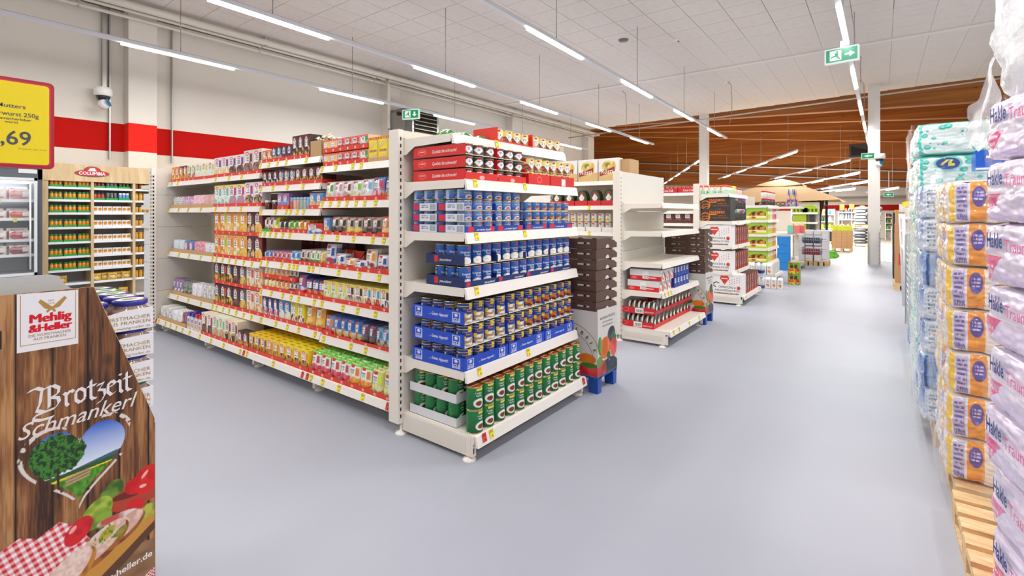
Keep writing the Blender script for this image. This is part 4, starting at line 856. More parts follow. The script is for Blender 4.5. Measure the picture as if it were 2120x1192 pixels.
# shelf 5
z5 = 1.8185; pl = 'red tray shelf'
for l in range(3):
    lay = ['bottom', 'middle', 'top'][l]; w = .335
    for c in range(2):
        sim = paint(['d8201c', ('e', .18, .5, .09, .3, 'e86058'), ('e', .18, .5, .075, .22, 'd8201c'), ('t', .12, .42, .24, .58, 'f0d0cc', 1)], 40, 8) if c == 0 else None
        fim = paint(['d8201c', ('e', .5, .35, .08, .28, 'f0b0a8')], 24, 6) if l == 0 else None
        ctray(PE(.18 + c * .345, .012, z5 + l * .083), R90, w, .50, .072 if c == 0 else .03, 'd8201c', f'{lay} red card tray {"on the near corner" if c == 0 else "second from near corner"}, shelf below the top, end display', 'red trays stacked with meat cans',
              side=(('Qualität die schmeckt!', .19, .024, .23, .022, 'f6e8e4'),) if c == 0 else (), fh=.05 if l == 0 else 0, sideim=sim, frontim=fim)
cans(cm_meat, PE, R90, .018, 6, .1125, .02, 4, 3, z5 + .003, .083, 'grey meat can', pl, 'from near corner')
ctray(PE(.88, .012, z5), R90, .30, .4, .085, 'd8201c', 'tall red tray third from near corner, shelf below the top, end display', 'red trays stacked with meat cans', fh=.085, frontim=paint(['d8201c', ('e', .5, .5, .12, .3, 'e87068'), ('e', .5, .5, .09, .22, 'd8201c')], 24, 8))
ctray(PE(1.235, .012, z5), R90, .38, .4, .085, 'd01c1a', 'tall red tray farthest from the near corner, shelf below the top, end display', 'red trays stacked with meat cans', fh=.085, frontim=paint(['d01c1a', ('r', .45, .1, .62, .75, 'eceae6')], 24, 8))
cans(cm_diam, PE, R90, .74, 6, .112, .02, 2, 2, z5 + .003, .104, 'round meal can', 'red tray shelf', 'from the grey cans')
# shelf 4
z4 = 1.4665; pl = 'stew can shelf'
for l in range(3):
    lay = ['bottom', 'second', 'third'][l]
    for c in range(2):   # one behind the other along the near side
        sim = paint(['1e3f9c', ('r', .06, .12, .28, .9, 'd8242c'), ('r', .32, .0, 1, 1, 'dde2ea'), ('s', .72, .12, .96, .88, '6a7078', 9), ('t', .36, .3, .66, .8, '6a7488', 2)], 30, 8)
        ctray(PE(.165, .012 + c * .255, z4 + l * .073), R90, .325, .25, .052, '1e3f9c', f'{lay} white and blue side tray, {"front" if c == 0 else "rear"} one at near corner, blue can shelf', 'blue trays under the stew cans', sideim=sim, fh=.04 if (l == 0 and c == 0) else 0, front=(('... wir machen Appetit!', .11, .012, .16, .014, WT),) if (l == 0 and c == 0) else (), frontim=paint(['1e3f9c', ('r', .12, .15, .28, .95, 'd8242c'), ('r', .8, .15, .94, .95, 'd8242c')], 24, 6) if l == 0 and c == 0 else None)
    for c, (u, w) in enumerate(((.495, .325), (.84, .31), (1.2, .38))):
        if l and c > 1: continue
        ctray(PE(u, .012, z4 + l * .073), R90, w, .3, .045 if l == 0 else .012, '1e3f9c', f'{lay} blue tray, {ordn(c + 2)} from near corner, blue can shelf', 'blue trays under the stew cans', fh=.04 if l == 0 else 0, front=(('... wir machen Appetit!', .09, .012, .15, .014, WT),), frontim=paint(['1e3f9c', ('r', .08, .15, .24, .95, 'd8242c'), ('r', .8, .15, .95, .95, 'd8242c')], 24, 6))
cans(cm_roul, PE, R90, .012, 6, .108, .02, 5, 4, z4 + .003, .073, 'light blue stew can', pl, 'from near corner')
cans(cm_rou2, PE, R90, .71, 6, .112, .02, 3, 3, z4 + .003, .073, 'dark blue roast can', pl, 'from the stew cans')
# shelf 3
z3 = 1.1045; pl = 'navy tray shelf'
for l in range(2):
    for c in range(4):
        sim = paint(['14285c', ('r', .22, .2, .32, .85, 'd8242c')], 34, 8); fim = paint(['18306c', ('r', .06, .2, .16, .9, 'd8242c')], 24, 6)
        ctray(PE(.18 + c * .345, .02, z3 + l * .146), R90, .335, .36, .068 if c == 0 else (.03 if l == 0 else .05), '16306e', f'{["lower", "upper"][l]} navy tray, {ordn(c + 1)} from near corner, middle shelf of end display', 'navy trays under the tall blue cans', sideim=sim if c == 0 else None, inner='f4f4f2',
              side=(('Jetzt probieren!', .13, .024, .11, .016, WT),) if c == 0 else (), fh=.04 if l == 0 else 0, frontim=fim, front=(('Jetzt probieren!', .2, .01, .11, .014, WT),) if l == 0 else ())
cans(cm_kk, PE, R90, .015, 13, .1075, .03, 3, 2, z3 + .003, .146, 'tall blue meatball can', pl, 'from near corner')
# shelf 2
z2 = .5605; pl = 'jumbo blue tray shelf'
for l in range(3):
    for c in range(3):
        logo = [('r', .06, .14, .2, .86, 'e8ecf6'), ('r', .07, .17, .19, .83, '1a48c0'), ('e', .13, .66, .03, .12, 'd8e0f4')]
        l2 = [('r', .78, .14, .92, .86, 'e8ecf6'), ('r', .79, .17, .91, .83, '1a48c0'), ('e', .85, .66, .03, .12, 'd8e0f4')]
        im = paint(['1a48c0'] + logo + l2, 44, 12)
        ctray(PE(.235 + c * .475, .012, z2 + l * .152), R90, .465, .50, .088 if c == 0 else (.088 if l == 0 else .02), '1a48c0', f'{["bottom", "middle", "top"][l]} bright blue tray, {ordn(c + 1)} from near corner, fifth shelf of end display', 'bright blue trays of tall cans', sideim=im if c == 0 else None, frontim=im,
              side=(('... Guten Appetit!', .17, .036, .18, .02, WT), ('JOLE', .036, .018, .058, .022, WT), ('JOLE', .398, .018, .058, .022, WT)) if c == 0 else (), fh=.085 if l == 0 else 0, front=(('... Guten Appetit!', .14, .034, .16, .014, WT), ('JOLE', .034, .018, .054, .022, WT), ('JOLE', .368, .018, .054, .022, WT)) if l == 0 else ())
cans(cm_j1, PE, R90, .012, 6, .1185, .02, 4, 3, z2 + .003, .152, 'blue yellow dumpling can', pl, 'from near corner')
cans(cm_j2, PE, R90, .725, 6, .1185, .02, 3, 3, z2 + .003, .152, 'blue yellow meat can', pl, 'after dumpling cans')
# shelf 1
z1 = .1655; pl = 'end display bottom'
P1 = lambda u, d, z: PE(u, d, z, -.70)
cans(cm_gr, P1, R90, .01, 12, .118, .02, 1, 2, z1, .151, 'green stew can', pl, 'from near corner', top_vis=False)
for i in range(2, 11):
    for l in range(2): put_can(cm_gr, P1(.10 + i * .118, .20, z1 + .151 * l), R90 - .85, f'{ordn(i - 1)} green stew can of the second line, {["lower", "upper"][l]} row, {pl}', f'second line green cans, {pl}')
for l in range(2):
    ctray(PE(.145, .10, z1 + .001 + l * .158), R90, .25, .46, .062, 'dcdde0', f'{["lower", "upper"][l]} white tray of green cans at the near end, lowest shelf', 'white trays of green cans', inner='eeeeee')
    for r in range(4):
        for i in range(2): put_can(cm_gr, PE(.085 + i * .118, .165 + r * .113, z1 + .004 + l * .158), R90 - 1.0 + rnd.uniform(-.8, .8), f'green stew can {ordn(r + 1)} from front, {["lower", "upper"][l]} white tray, {"near" if i == 0 else "inner"} line', 'green stew cans in the white trays')
# ------------------------------------------------------------------ rows B, C, D, E
def bay(x0, x1, yf, yb, zs, label, H=2.1, tags=()):
    t = empty('shelving_unit', (x0, yf, 0), label, 'shelving', 'cream steel shelving units'); L = x1 - x0
    for k, z in enumerate(zs): shelf(t, 0, L, z, 0, yb - yf, tags if k else (), plates=(True, False))
    z = .12
    while z < H - .1: ob('back_panel', G().box(0, yb - yf, z, L, yb - yf + .02, min(H, z + .42) - .004, CR2), PAINT, t); z += .42
    for x in (.0, L - .03): ob('base_leg', G().box(x, .06, .03, x + .03, yb - yf, .12, CR), PAINT, t); foot(t, x + .015, .12)
    upright(t, -.03, yb - yf, .01, yb - yf + .07, H, 'y'); return t
def endunit(xb, y0, W, zs, fx, label, H=2.1, tags=None, hide=()):
    """end-of-row unit facing +x: back panel at x=xb, near side at y0, width W; fx front x of each shelf"""
    t = empty('shelving_unit', (xb, y0 + .045, 0), label, 'shelving', 'cream steel shelving units', R90); w = W - .05
    for (a, b) in ((-.045, 0), (w, w + .045)): upright(t, a, 0, b, .1, H, 'y')
    for k, (z, X_) in enumerate(zip(zs, fx)): shelf(t, 0, w, z, -(X_ - xb), 0, (tags or {}).get(k, ()), rail=.06, thick=.035)
    z = .12
    while z < H - .05: ob('back_panel', G().box(0, 0, z, w, .02, min(H, z + .5) - .005, 'dedbd4'), PAINT, t); z += .5
    f = fx[-1] - xb
    ob('side_plinth', G().box(-.006, -f + .05, .03, 0, 0, .15, CR).box(-.0075, -f + .08, .06, -.006, -.04, .125, 'e0d9cc'), PAINT, t)
    ob('front_leg', G().box(0, -f + .03, .03, .03, -f + .06, .15, CR), PAINT, t); ob('front_leg', G().box(w - .03, -f + .03, .03, w, -f + .06, .15, CR), PAINT, t)
    for p in ((.01, -f + .09), (w - .02, -f + .09), (0, .03), (w, .03)): foot(t, *p)
    return t
bay(-4.1, -2.70, 5.86, 6.45, [2.015, 1.69, 1.345, 1.02, .65, .18], 'second shelving row with potato boxes on top, seen behind the end display', tags=(.3, .7))
zB = [1.712, 1.368, .99, .635, .19]
EB = endunit(-2.585, 5.66, 1.48, zB, [-2.07, -2.07, -2.07, -2.07, -1.98], 'half empty cream end shelf in the middle with three bare shelves', 2.12, {3: (.05, .13, .2), 4: (.08, .22, .5, .8)})
bay(-4.1, -2.72, 9.2, 9.8, [1.97, 1.63, 1.40, 1.17, .8, .18], 'third shelving row with red drink cans on top', tags=(.5,))
EC = endunit(-2.6, 9.0, 1.5, [1.93, 1.45, 1.02, .565, .165], [-2.1, -2.06, -2.06, -2.06, -1.86], 'coffee end shelf with black and white cartons at the third row', 2.12, {1: (.3,), 2: (.3,), 3: (.3,), 4: (.08, .9)})
ED = endunit(-2.6, 12.35, 1.5, [1.77, 1.43, 1.10, .78, .45, .15], [-2.05, -2.05, -2.05, -2.05, -2.05, -1.95], 'tea end shelf at the fourth row behind the coffee shelf', 2.0, {0: (.5,), 1: (.6,)})
EF = endunit(-2.6, 15.6, 1.4, [1.77, 1.02, .15], [-1.85, -1.9, -1.8], 'end shelf with gift cones and pencil boxes at the fifth row', 2.0)
LG = bay(-2.35, -1.6, 18.3, 18.9, [1.6, 1.29, .96], 'shelf with lime green garden boxes before the gazebo', 1.95)
# rosti boxes etc. on row B front
def carton(loc, w, d, h, label, group, front=None, side=None, col='c9a06c', rz=0, name='carton', mat=None, cat='box', parts=()):
    g = G().box(-w/2, 0, 0, w/2, d, h, col)
    if front is not None: g.grid(lambda u, v: (-w/2 + w * u, -.0006, h * v), front)
    if side is not None: g.grid(lambda u, v: (-w/2 - .0006, d - d * u, h * v), side)
    o = ob(name, g, mat or CARD, None, loc, rz, label, cat, group)
    for (face, s, x, z, tw, th, c, sh) in parts:
        q = G()
        if face == 'f': q.text(s, lambda a, b: (-w/2 + x + a, -.0014, z + b), tw, c, h=th, bold=.012, shear=sh)
        else: q.text(s, lambda a, b: (-w/2 - .0014, d - (x + a), z + b), tw, c, h=th, bold=.012, shear=sh)
        ob('lettering', q, MATTE, o)
    return o
ros = paint(['f0efe8', ('r', 0, 0, 1, .4, 'd8b47c'), ('b', .5, .62, .36, .3, 'ecd48a', 'd8b050', 8), ('b', .45, .7, .12, .1, '6c8c30', 'ecd48a', 8), ('p', [(.05, .22), (.8, .42), (.8, .62), (.05, .42)], '9c1c24'), ('p', [(.35, .18), (.75, .3), (.75, .34), (.35, .22)], 'e8d020')], 18, 18)
for i in range(4):
    carton((-2.86 - .31 * i, 5.90, 2.017), .29, .12, .30, f'{ordn(i + 1)} potato cake box from the right on top of the second row', 'potato cake boxes', ros, name='food_box', col='e8e4da', parts=(('f', 'Rösti', .03, .10, .17, .06, 'f6f0e8', .25),))
carton((-2.66, 5.95, 2.018), .14, .3, .28, 'plain brown carton beside the potato boxes on second row', 'brown cartons', col='c09a6a')
o_art = paint(['c81e22', ('r', 0, 0, 1, 1, 'c81e22')], 4, 4)
def oval(loc, rz, label, group, sc=1, c='3a4a34', tray=True):
    w, h = .105 * sc, .15 * sc
    im = paint([c, ('e', .5, .5, .44, .44, '46563c'), ('b', .5, .42, .4, .3, '8a6a4c', '3c4a2c', 7), ('p', [(.5, .78), (.78, .48), (.5, .14), (.22, .48)], 'f2f0ec'), ('e', .5, .8, .22, .07, 'c8202a'), ('t', .38, .35, .62, .55, '6a9a6a', 2)], 12, 14)
    def fr(u, v):
        x, y = 2 * u - 1, 2 * v - 1; X_ = x * math.sqrt(1 - y * y / 2); Y_ = y * math.sqrt(1 - x * x / 2); return (w * .5 * X_ * (1.1 if y < 0 else 1), 0 - .008 * (1 - X_ * X_), h * .5 * (1 + Y_))
    key = ('oval', sc, c)
    if key not in BM_:
        g = G().grid(fr, im, True); n = 14; fr2 = [fr(.5 + .5 * math.cos(2 * math.pi * k / n) * .999, .5 + .5 * math.sin(2 * math.pi * k / n) * .999) for k in range(n)]
        vs = []; 
        for k in range(n): a = 2 * math.pi * k / n; vs.append((w * .5 * math.cos(a), .002, h * .5 * (1 + math.sin(a))))
        vs += [(x * .8, .03, h * .5 + (z - h * .5) * .85) for x, y, z in vs]
        g.add(vs, [(k, (k + 1) % n, (k + 1) % n + n, k + n) for k in range(n)] + [tuple(range(n, 2 * n))], 'e4e4e0'); BM_[key] = setm(g.mesh('salad_cup'), GLOSS)
    return ob('salad_cup', BM_[key], None, None, loc, rz, label, 'food cup', group)
for i in range(5):
    for r in range(3): oval((-2.86 - .2 * i, 5.90 + r * .05, 1.69 + .012), 0, f'{ordn(i + 1)} dark green salad cup from right, {ordn(r + 1)} deep, second row', 'dark green salad cups on the second row', 1.35)
    ctray((-2.86 - .2 * i, 5.875, 1.691), 0, .19, .2, .07, 'd02028', f'{ordn(i + 1)} red tray from right under the salad cups, second row', 'red trays of salad cups')
cm_nd = canmesh('n', .04, .115, ['e8e6e0', ('r', .42, .76, .58, .92, 'c83038'), ('b', .5, .28, .09, .2, 'e0c030', 'c8a020', 6), ('t', .44, .5, .56, .68, '8a8a8a', 2)], nx=24)
for l in range(2):
    for i in range(9): put_can(cm_nd, (-2.78 - i * .105, 5.95, 1.3465 + .04 + l * .12 - .03), 0, f'{ordn(i + 1)} white noodle can from right, {["lower", "upper"][l]} row, second row shelf', 'white noodle cans')
for i in range(4): ctray((-2.84 - i * .24, 5.89, 1.3455), 0, .225, .2, .06, 'eceae6', f'{ordn(i + 1)} white tray from right under the noodle cans', 'white trays of noodle cans')
cm_sm = canmesh('s', .038, .06, ['26306c', ('e', .5, .5, .08, .3, 'c83038'), ('r', 0, .8, 1, .9, 'd8d8dc')], nx=20, ny=8)
for i in range(10): put_can(cm_sm, (-2.78 - i * .085, 5.93, 1.022), 0, f'{ordn(i + 1)} small navy can with red oval from right, above brown crates', 'small navy cans above the brown crates')
# goods of end unit B
PB = lambda u, d, z, X_=-2.09: (X_ - d, 5.705 + u, z)
wh = paint(['dcdcda', ('r', 0, 0, 1, .42, 'd02028'), ('e', .14, .22, .09, .13, 'e07070'), ('t', .4, .14, .85, .3, 'f2e4e0', 1), ('r', .42, .15, .6, .85, 'f0f0ee'), ('s', .44, .2, .58, .5, '4a4a4a', 6)], 30, 14)
wf = paint(['dcdcda', ('b', .5, .5, .3, .42, '8a4a2c', 'd0b090', 6), ('p', [(.5, .85), (.7, .5), (.5, .15), (.3, .5)], 'f2f0ec'), ('r', 0, 0, .12, .5, 'd02028'), ('r', .85, 0, 1, .6, 'd02028')], 12, 12)
for l in range(2):
    for i in range(3): carton(PB(.13 + i * .15, .015 + (0 if l else .03), .6355 + l * .135), .14, .40, .13, f'{ordn(i + 1)} white red carton from near side, {["lower", "upper"][l]} layer, half empty shelf', 'white red cartons on half empty shelf', wf, wh if i == 0 else None, 'dcdcda', R90, 'food_box')
bl = paint(['1c3f9c', ('r', .1, .45, .55, .9, 'e8e8ec'), ('t', .12, .5, .52, .85, '2c4890', 3), ('s', .6, .1, .95, .9, '3c64b8', 3)], 10, 12)
for l in range(2):
    for i in range(5): carton(PB(.60 + i * .12, .02, .6355 + l * .135), .11, .3, .13, f'{ordn(i + 1)} blue carton from near side, {["lower", "upper"][l]} layer, half empty shelf', 'blue cartons on half empty shelf', bl, None, '16358c', R90, 'food_box')
for l in range(2):
    for c in range(5):
        sim = paint(['d02028', ('e', .14, .5, .1, .32, 'e86c6c'), ('e', .14, .5, .08, .24, 'd02028'), ('r', .42, .1, .66, .9, 'f0f0ee'), ('s', .44, .2, .64, .7, '3a3a3c', 8)], 34, 8)
        ctray(PB(.15 + c * .28, .02 - l * .02 + .07, .1905 + l * .17), R90, .27, .44, .075, 'd02028', f'{["lower", "upper"][l]} red tray {ordn(c + 1)} from near side, bottom shelf of half empty unit', 'red trays with oval cups', sideim=sim if c == 0 else None, fh=.05, side=(('Qualität die schmeckt!', .30, .022, .12, .018, 'f6e8e4'),) if c == 0 else ())
        for i in range(2):
            for r in range(6 if (c == 0 and i == 0) else 2): oval(PB(.085 + c * .28 + i * .13, .035 - l * .02 + .07 + r * .062, .196 + l * .17), R90, f'oval salad cup {ordn(2 * c + i + 1)} from near side, {["lower", "upper"][l]} tray, {ordn(r + 1)} deep', 'oval salad cups in red trays', 1.0)
carton(PB(.10, .50, .1905), .18, .09, .28, 'plain white and red carton behind the oval cup trays', 'white red cartons', None, None, 'd8d8d6', R90)
# quarter pallet displays of jam with brown crates
def crate_mesh():
    """dark card crate, open towards -y, grip slots in the back wall, stepped side walls"""
    g = G(); w, d, h = .57, .42, .092; c = '5b4237'; c2 = '4a352c'
    g.box(-w/2, 0, 0, w/2, d, .003, c2); prof = [(0, 0), (d, 0), (d, h), (.17, h), (.15, h - .012), (.06, h - .022), (.02, .05), (0, .045)]
    for x in (-w/2, w/2 - .004): g.prism(prof, 'x', x, x + .004, c)
    g.box(-w/2, d - .004, 0, w/2, d, h, c); g.box(-w/2, 0, 0, w/2, .004, .045, c)
    for x in (-.22, .06): g.box(x, d, .045, x + .12, d + .001, .06, 'c8c0b4'); g.box(x + .03, d + .001, .045, x + .06, d + .0015, .06, '2c201a')
    g.box(-w/2, d, 0, w/2, d + .0008, .003, '3a2922'); X_ = -w/2 - .001
    for X_ in (-w/2 - .001, w/2 + .001): g.add([(X_, .2, .004)] + [(X_, .2 - .035 * math.cos(math.pi * k / 8), .004 + .032 * math.sin(math.pi * k / 8)) for k in range(9)], [(0, k + 1, k + 2) for k in range(8)], 'd8d6d2')
    return setm(g.mesh('cardboard_crate'), CARD)
CRM = crate_mesh()
def fruit_art(kind):
    if kind == 'front':
        return paint(['d6d3cd', ('b', .70, .56, .19, .13, '2c2c3c', '3c3c54', 6), ('e', .38, .40, .26, .17, 'd86c1c'), ('b', .36, .42, .22, .14, 'e88424', 'd05c14', 5), ('b', .12, .45, .1, .14, '4a7a2c', '6c9c3c', 4), ('b', .80, .36, .19, .15, 'd0303c', 'e06058', 9), ('p', [(.6, .52), (.8, .62), (.98, .5), (.9, .46), (.75, .5)], '3c6c2c'),
            ('b', .5, .05, .6, .16, '2c4a20', '1c3018', 6), ('b', .2, .08, .22, .15, 'c83c40', '8c2c30', 9), ('e', .62, .16, .12, .07, '26304c'), ('e', .74, .1, .13, .07, '2c3858'), ('e', .6, .18, .03, .02, '7a88b0'), ('b', .55, .26, .1, .06, '4c8c34', '2c6424', 5), ('b', .12, .22, .12, .08, '4c7c34', '6c9c44', 5)], 40, 70)
    return paint(['d6d3cd', ('b', .84, .26, .15, .085, 'e07c20', 'd05c14', 5), ('b', .62, .3, .08, .06, '3c6c28', '5c8c3c', 4), ('b', .88, .09, .2, .11, 'd0202c', 'e04c48', 9), ('b', .86, .16, .14, .04, '3c7c2c', '2c5c20', 4), ('e', .55, .08, .09, .045, '26304c'), ('b', .35, .1, .25, .1, '3c6c2c', 'c84030', 6)], 50, 60)
FA, FS = fruit_art('front'), fruit_art('side')
def jam_display(x1, y0, n, label, tail):
    """front face at x=x1 (facing +x), near side at y0"""
    t = empty('jam_display', (x1, y0 + .2, 0), label, 'display', 'white jam displays on blue pallets', R90)
    # local: x -> +Y, front -y -> +X ; width .4 (x), depth .6 (y)
    g = G().box(-.2, 0, .13, .2, .6, .15, '1c55b4')
    for k in range(5): g.box(-.19 + k * .08, -.001, .135, -.15 + k * .08, 0, .146, '14408c')
    p = ob('pallet', g, PLASTIC, t)
    for (a, b) in ((-.195, .0), (.115, .0), (-.195, .50), (.115, .50)): ob('pallet_leg', G().prism([(a, .14), (a + .08, .14), (a + .072, 0), (a + .008, 0)], 'y', b, b + .09, '1a4ea8'), PLASTIC, p)
    H = .745; g = G()
    g.quad((-.2, 0, .15), (.2, 0, .15), (.2, 0, H - .02), (-.2, 0, H), 'd6d3cd'); g.box(-.2, .003, .15, .2, .6, H - .02, 'd2cfc9')
    g.grid(lambda u, v: (-.2 + .4 * u, -.0015, .152 + (H - .17) * v), FA); g.grid(lambda u, v: (-.2015, .6 - .6 * u, .152 + (H - .17) * v), FS)
    ob('printed_base', g, CARD, t); q = G()
    q.text('NATÜRLICH FRUCHTIG', lambda a, b: (-.15 + a, -.0025, .645 + b), .30, '4a4038', h=.024); q.text('MIT EXTRA GROSSEN', lambda a, b: (-.10 + a, -.0025, .608 + b), .2, '5a5048', h=.016); q.text('FRUCHTSTÜCKCHEN', lambda a, b: (-.10 + a, -.0025, .575 + b), .2, '5a5048', h=.016)
    for k, ch in enumerate('FRUCHTFABRIK'):
        an = math.radians(158 - k * 12.2); R_ = .285; cx, cz = .30, .26
        q.text(ch, lambda a, b, an=an: (-.2025, .6 - (cx + R_ * math.cos(an) + (a - .012) * math.sin(an) + b * math.cos(an)), cz + R_ * math.sin(an) * 1.0 - (a - .012) * math.cos(an) + b * math.sin(an)), .026 if ch != 'I' else .008, '6a3c1c', h=.036, bold=.02)
    for RR in (.345, .265): 
        for k in range(40):
            a0, a1 = math.radians(15 + k * 3.7), math.radians(15 + (k + 1) * 3.7)
            q.quad(*[(-.2022, .6 - (.30 + r_ * math.cos(a)), .26 + r_ * math.sin(a)) for r_, a in ((RR, a0), (RR, a1), (RR + .004, a1), (RR + .004, a0))], '4a4440')
    q.text('FRUCHT', lambda a, b: (-.2025, .6 - (.18 + a), .37 + b), .2, '3a3430', h=.035)
    ob('lettering', q, MATTE, t)
    for k in range(n):
        z = H - .035 + k * .094
        c = ob('cardboard_crate', CRM, None, None, (x1 - .30 + rnd.uniform(-.006, .006), y0 + .425 + rnd.uniform(-.004, .004), z), math.pi + rnd.uniform(-.01, .01), f'{ordn(k + 1)} dark brown crate from bottom of the stack {tail}', 'crate', f'dark brown crates stacked {tail}')
        for i in range(3): jar((x1 - .07 - i * .15, y0 + .37, z + .004), ['8c1420', 'd8901c', '6c1c34', 'c03020'][k % 4], '2a2220', .08, .03, f'jam jar {ordn(i + 1)} from the aisle side, {ordn(k + 1)} crate from bottom, {tail}', f'jam jars in brown crates, {tail}')
    return t
jam_display(-1.985, 3.87, 7, 'white jam display with painted fruit on a blue pallet beside the can shelf', 'by the can shelf')
jam_display(-1.985, 7.19, 7, 'white jam display on blue pallet beyond the half empty shelf', 'past the bare shelf')
# --- row C goods
fill(-4.0, -2.75, 9.22, 1.40, 'coffee pad shelf, third row', [('dk4', 7, 1, .2, X(d=.08))])
for i in range(8): jar((-2.8 - i * .13, 9.27, 1.171), '8c3c1c', 'c89a60', .11, .05, f'{ordn(i + 1)} round bread snack pack from right, third row', 'bread snack packs on third row', 'pack', 'snack_pack')
cm_co = canmesh('c', .033, .115, ['c81420', ('b', .5, .5, .08, .4, 'f0e0e0', 'c81420', 5)], nx=18, ny=8)
for i in range(14): put_can(cm_co, (-2.70 - i * .078, 9.27, 1.975), 0, f'{ordn(i + 1)} red drink can from right on top of the third row', 'red drink cans on the third row')
for i in range(3):
    ctray((-2.86 - i * .38, 9.215, 1.971), 0, .37, .3, .09, 'c81420', f'{ordn(i + 1)} red drink tray from right on top of third row', 'red drink trays', front=(('Coca-Cola', .09, .025, .2, .045, 'f6f0ee'),))
PC = lambda u, d, z, X_=-2.09: (X_ - d, 9.05 + u, z)
for i in range(8):
    k = 'or' if i < 5 else 'ye'
    cb, cl = (('e8e4d8', 'ee5a24') if i < 5 else ('e8e0a0', 'f0d820'))
    for r in range(5 if i == 0 else 2): jar(PC(.05 + i * .105, .08 + r * .1, 1.933, -2.12), cb, cl, .155, .045, f'{"orange" if i < 5 else "yellow"} lidded tub {ordn(i % 5 + 1)} from near side, {ordn(r + 1)} deep, coffee shelf top', 'lidded tubs on coffee shelf top', 'tub', 'lidded_tub')
for i in range(4): jar(PC(.95 + i * .1, .08, 1.933, -2.12), 'e8c8c8', 'd82834', .13, .042, f'{ordn(i + 1)} red lidded tub on the coffee shelf top', 'red lidded tubs', 'tub', 'lidded_tub')
ctray(PC(.3, .02, 1.9305, -2.12), R90, .58, .42, .07, 'b8e0c0', 'mint green tray under orange lidded tubs on coffee shelf top', 'mint trays', side=(('Natural Tray', .2, .02, .16, .02, '3c9c5c'),), sideim=paint(['b8e0c4', ('b', .15, .4, .12, .4, '3caa5c', 'b8e0c4', 4), ('t', .45, .3, .85, .6, '3c9c5c', 1)], 24, 8))
for l in range(2):
    z = 1.4505 + l * .215
    o = carton(PC(.20, .0, z), .34, .49, .21, f'{["lower", "upper"][l]} black coffee carton with orange cup print, coffee end shelf', 'black coffee cartons', None, None, '35322f', R90)
    q = G(); w = .34
    q.text('MASSIMO', lambda a, b: (-w/2 - .001, .49 - (.14 + a), .135 + b), .26, 'e8802c', h=.045, bold=.02); q.text('Kaffee- &', lambda a, b: (-w/2 - .001, .49 - (.28 + a), .085 + b), .14, 'd8742c', h=.02); q.text('Cappuccinospezialitäten', lambda a, b: (-w/2 - .001, .49 - (.2 + a), .05 + b), .26, 'd8742c', h=.018)
    for (R_, cx, cz, th) in ((.085, .07, .07, .018), (.035, .05, .06, .012), (.03, .10, .065, .012)):
        for k in range(24):
            a0, a1 = 2 * math.pi * k / 24, 2 * math.pi * (k + 1) / 24; q.quad(*[(-w/2 - .001, min(.488, .49 - (cx + r_ * math.cos(a))), max(.002, cz + r_ * math.sin(a))) for r_, a in ((R_, a0), (R_, a1), (R_ - th, a1), (R_ - th, a0))], 'e8802c')
    q.box(-w/2 - .0012, .49 - .26, .11, -w/2, .49 - .14, .13, 'e8802c'); ob('lettering', q, MATTE, o)
    for i in range(8): jar(PC(.42 + i * .13, .06, z), '34302e', ['c83cb0', '3cb0c8', '40b45c', 'd8d0c8', 'c8503c', '8c50c0', 'd83c34', '5c8cd0'][(i + l) % 8], .2, .042, f'{ordn(i + 1)} black coffee tube from near side, {["lower", "upper"][l]} row', 'black coffee tubes', 'tube', 'coffee_tube')
for k, (z, X_) in enumerate(((1.0205, -2.07), (.5655, -2.07), (.1655, -1.9))):
    w = .3; D = .52; sd = paint(['eeecea', ('e', .40, .80, .085, .12, 'd83c24'), ('e', .52, .80, .085, .12, 'd83c24'), ('p', [(.325, .76), (.46, .48), (.595, .76)], 'd83c24'), ('t', .36, .72, .56, .8, 'f0e0dc', 1), ('e', .9, .36, .055, .09, 'd83c24'), ('p', [(.05, .5), (.2, .62), (.3, .55), (.28, .52), (.2, .57), (.1, .46), (.2, .36), (.17, .33), (.06, .42)], '5c4038'), ('r', .12, .03, .9, .1, '6a4a40'), ('t', .14, .04, .88, .09, 'd8ccc8', 1)] +
        [('e', .62 + (j % 5) * .075, .5 + (j // 5) * .1 + (j % 5) * .04, .014, .02, 'd83c24') for j in range(15)], 44, 30)
    o = carton(PC(.16, .0, z, X_), w, D, .36, f'{["upper", "middle", "lowest"][k]} white cappuccino carton with red heart, coffee end shelf', 'white cappuccino cartons', None, sd, 'eeecea', R90,
        parts=(('s', 'CAPPUCCINO &', .14, .115, .28, .035, '4a3430', .15), ('s', 'KAKAOSPEZIALITÄTEN', .08, .06, .4, .03, '4a3430', .15)))
    for i in range(7):
        im = paint(['6c3a28', ('r', 0, 0, .18, 1, 'c8442c'), ('r', .82, 0, 1, 1, 'c8442c'), ('b', .5, .5, .28, .35, 'd8c8bc', '4a2a20', 6), ('r', 0, 0, 1, .12, 'd0482c'), ('e', .5, .88, .1, .05, 'e8dcd4')], 10, 18)
        o = ob('cappuccino_pack', G().box(-.06, 0.001, 0, .06, .3, .33, '4a2a22').grid(lambda u, v: (-.06 + .12 * u, 0, .33 * v), im), CARD, None, PC(.40 + i * .155, .0, z, X_), R90, f'{ordn(i + 1)} brown red cappuccino pack from near side, {["upper", "middle", "lowest"][k]} shelf', 'box', 'brown red cappuccino packs')
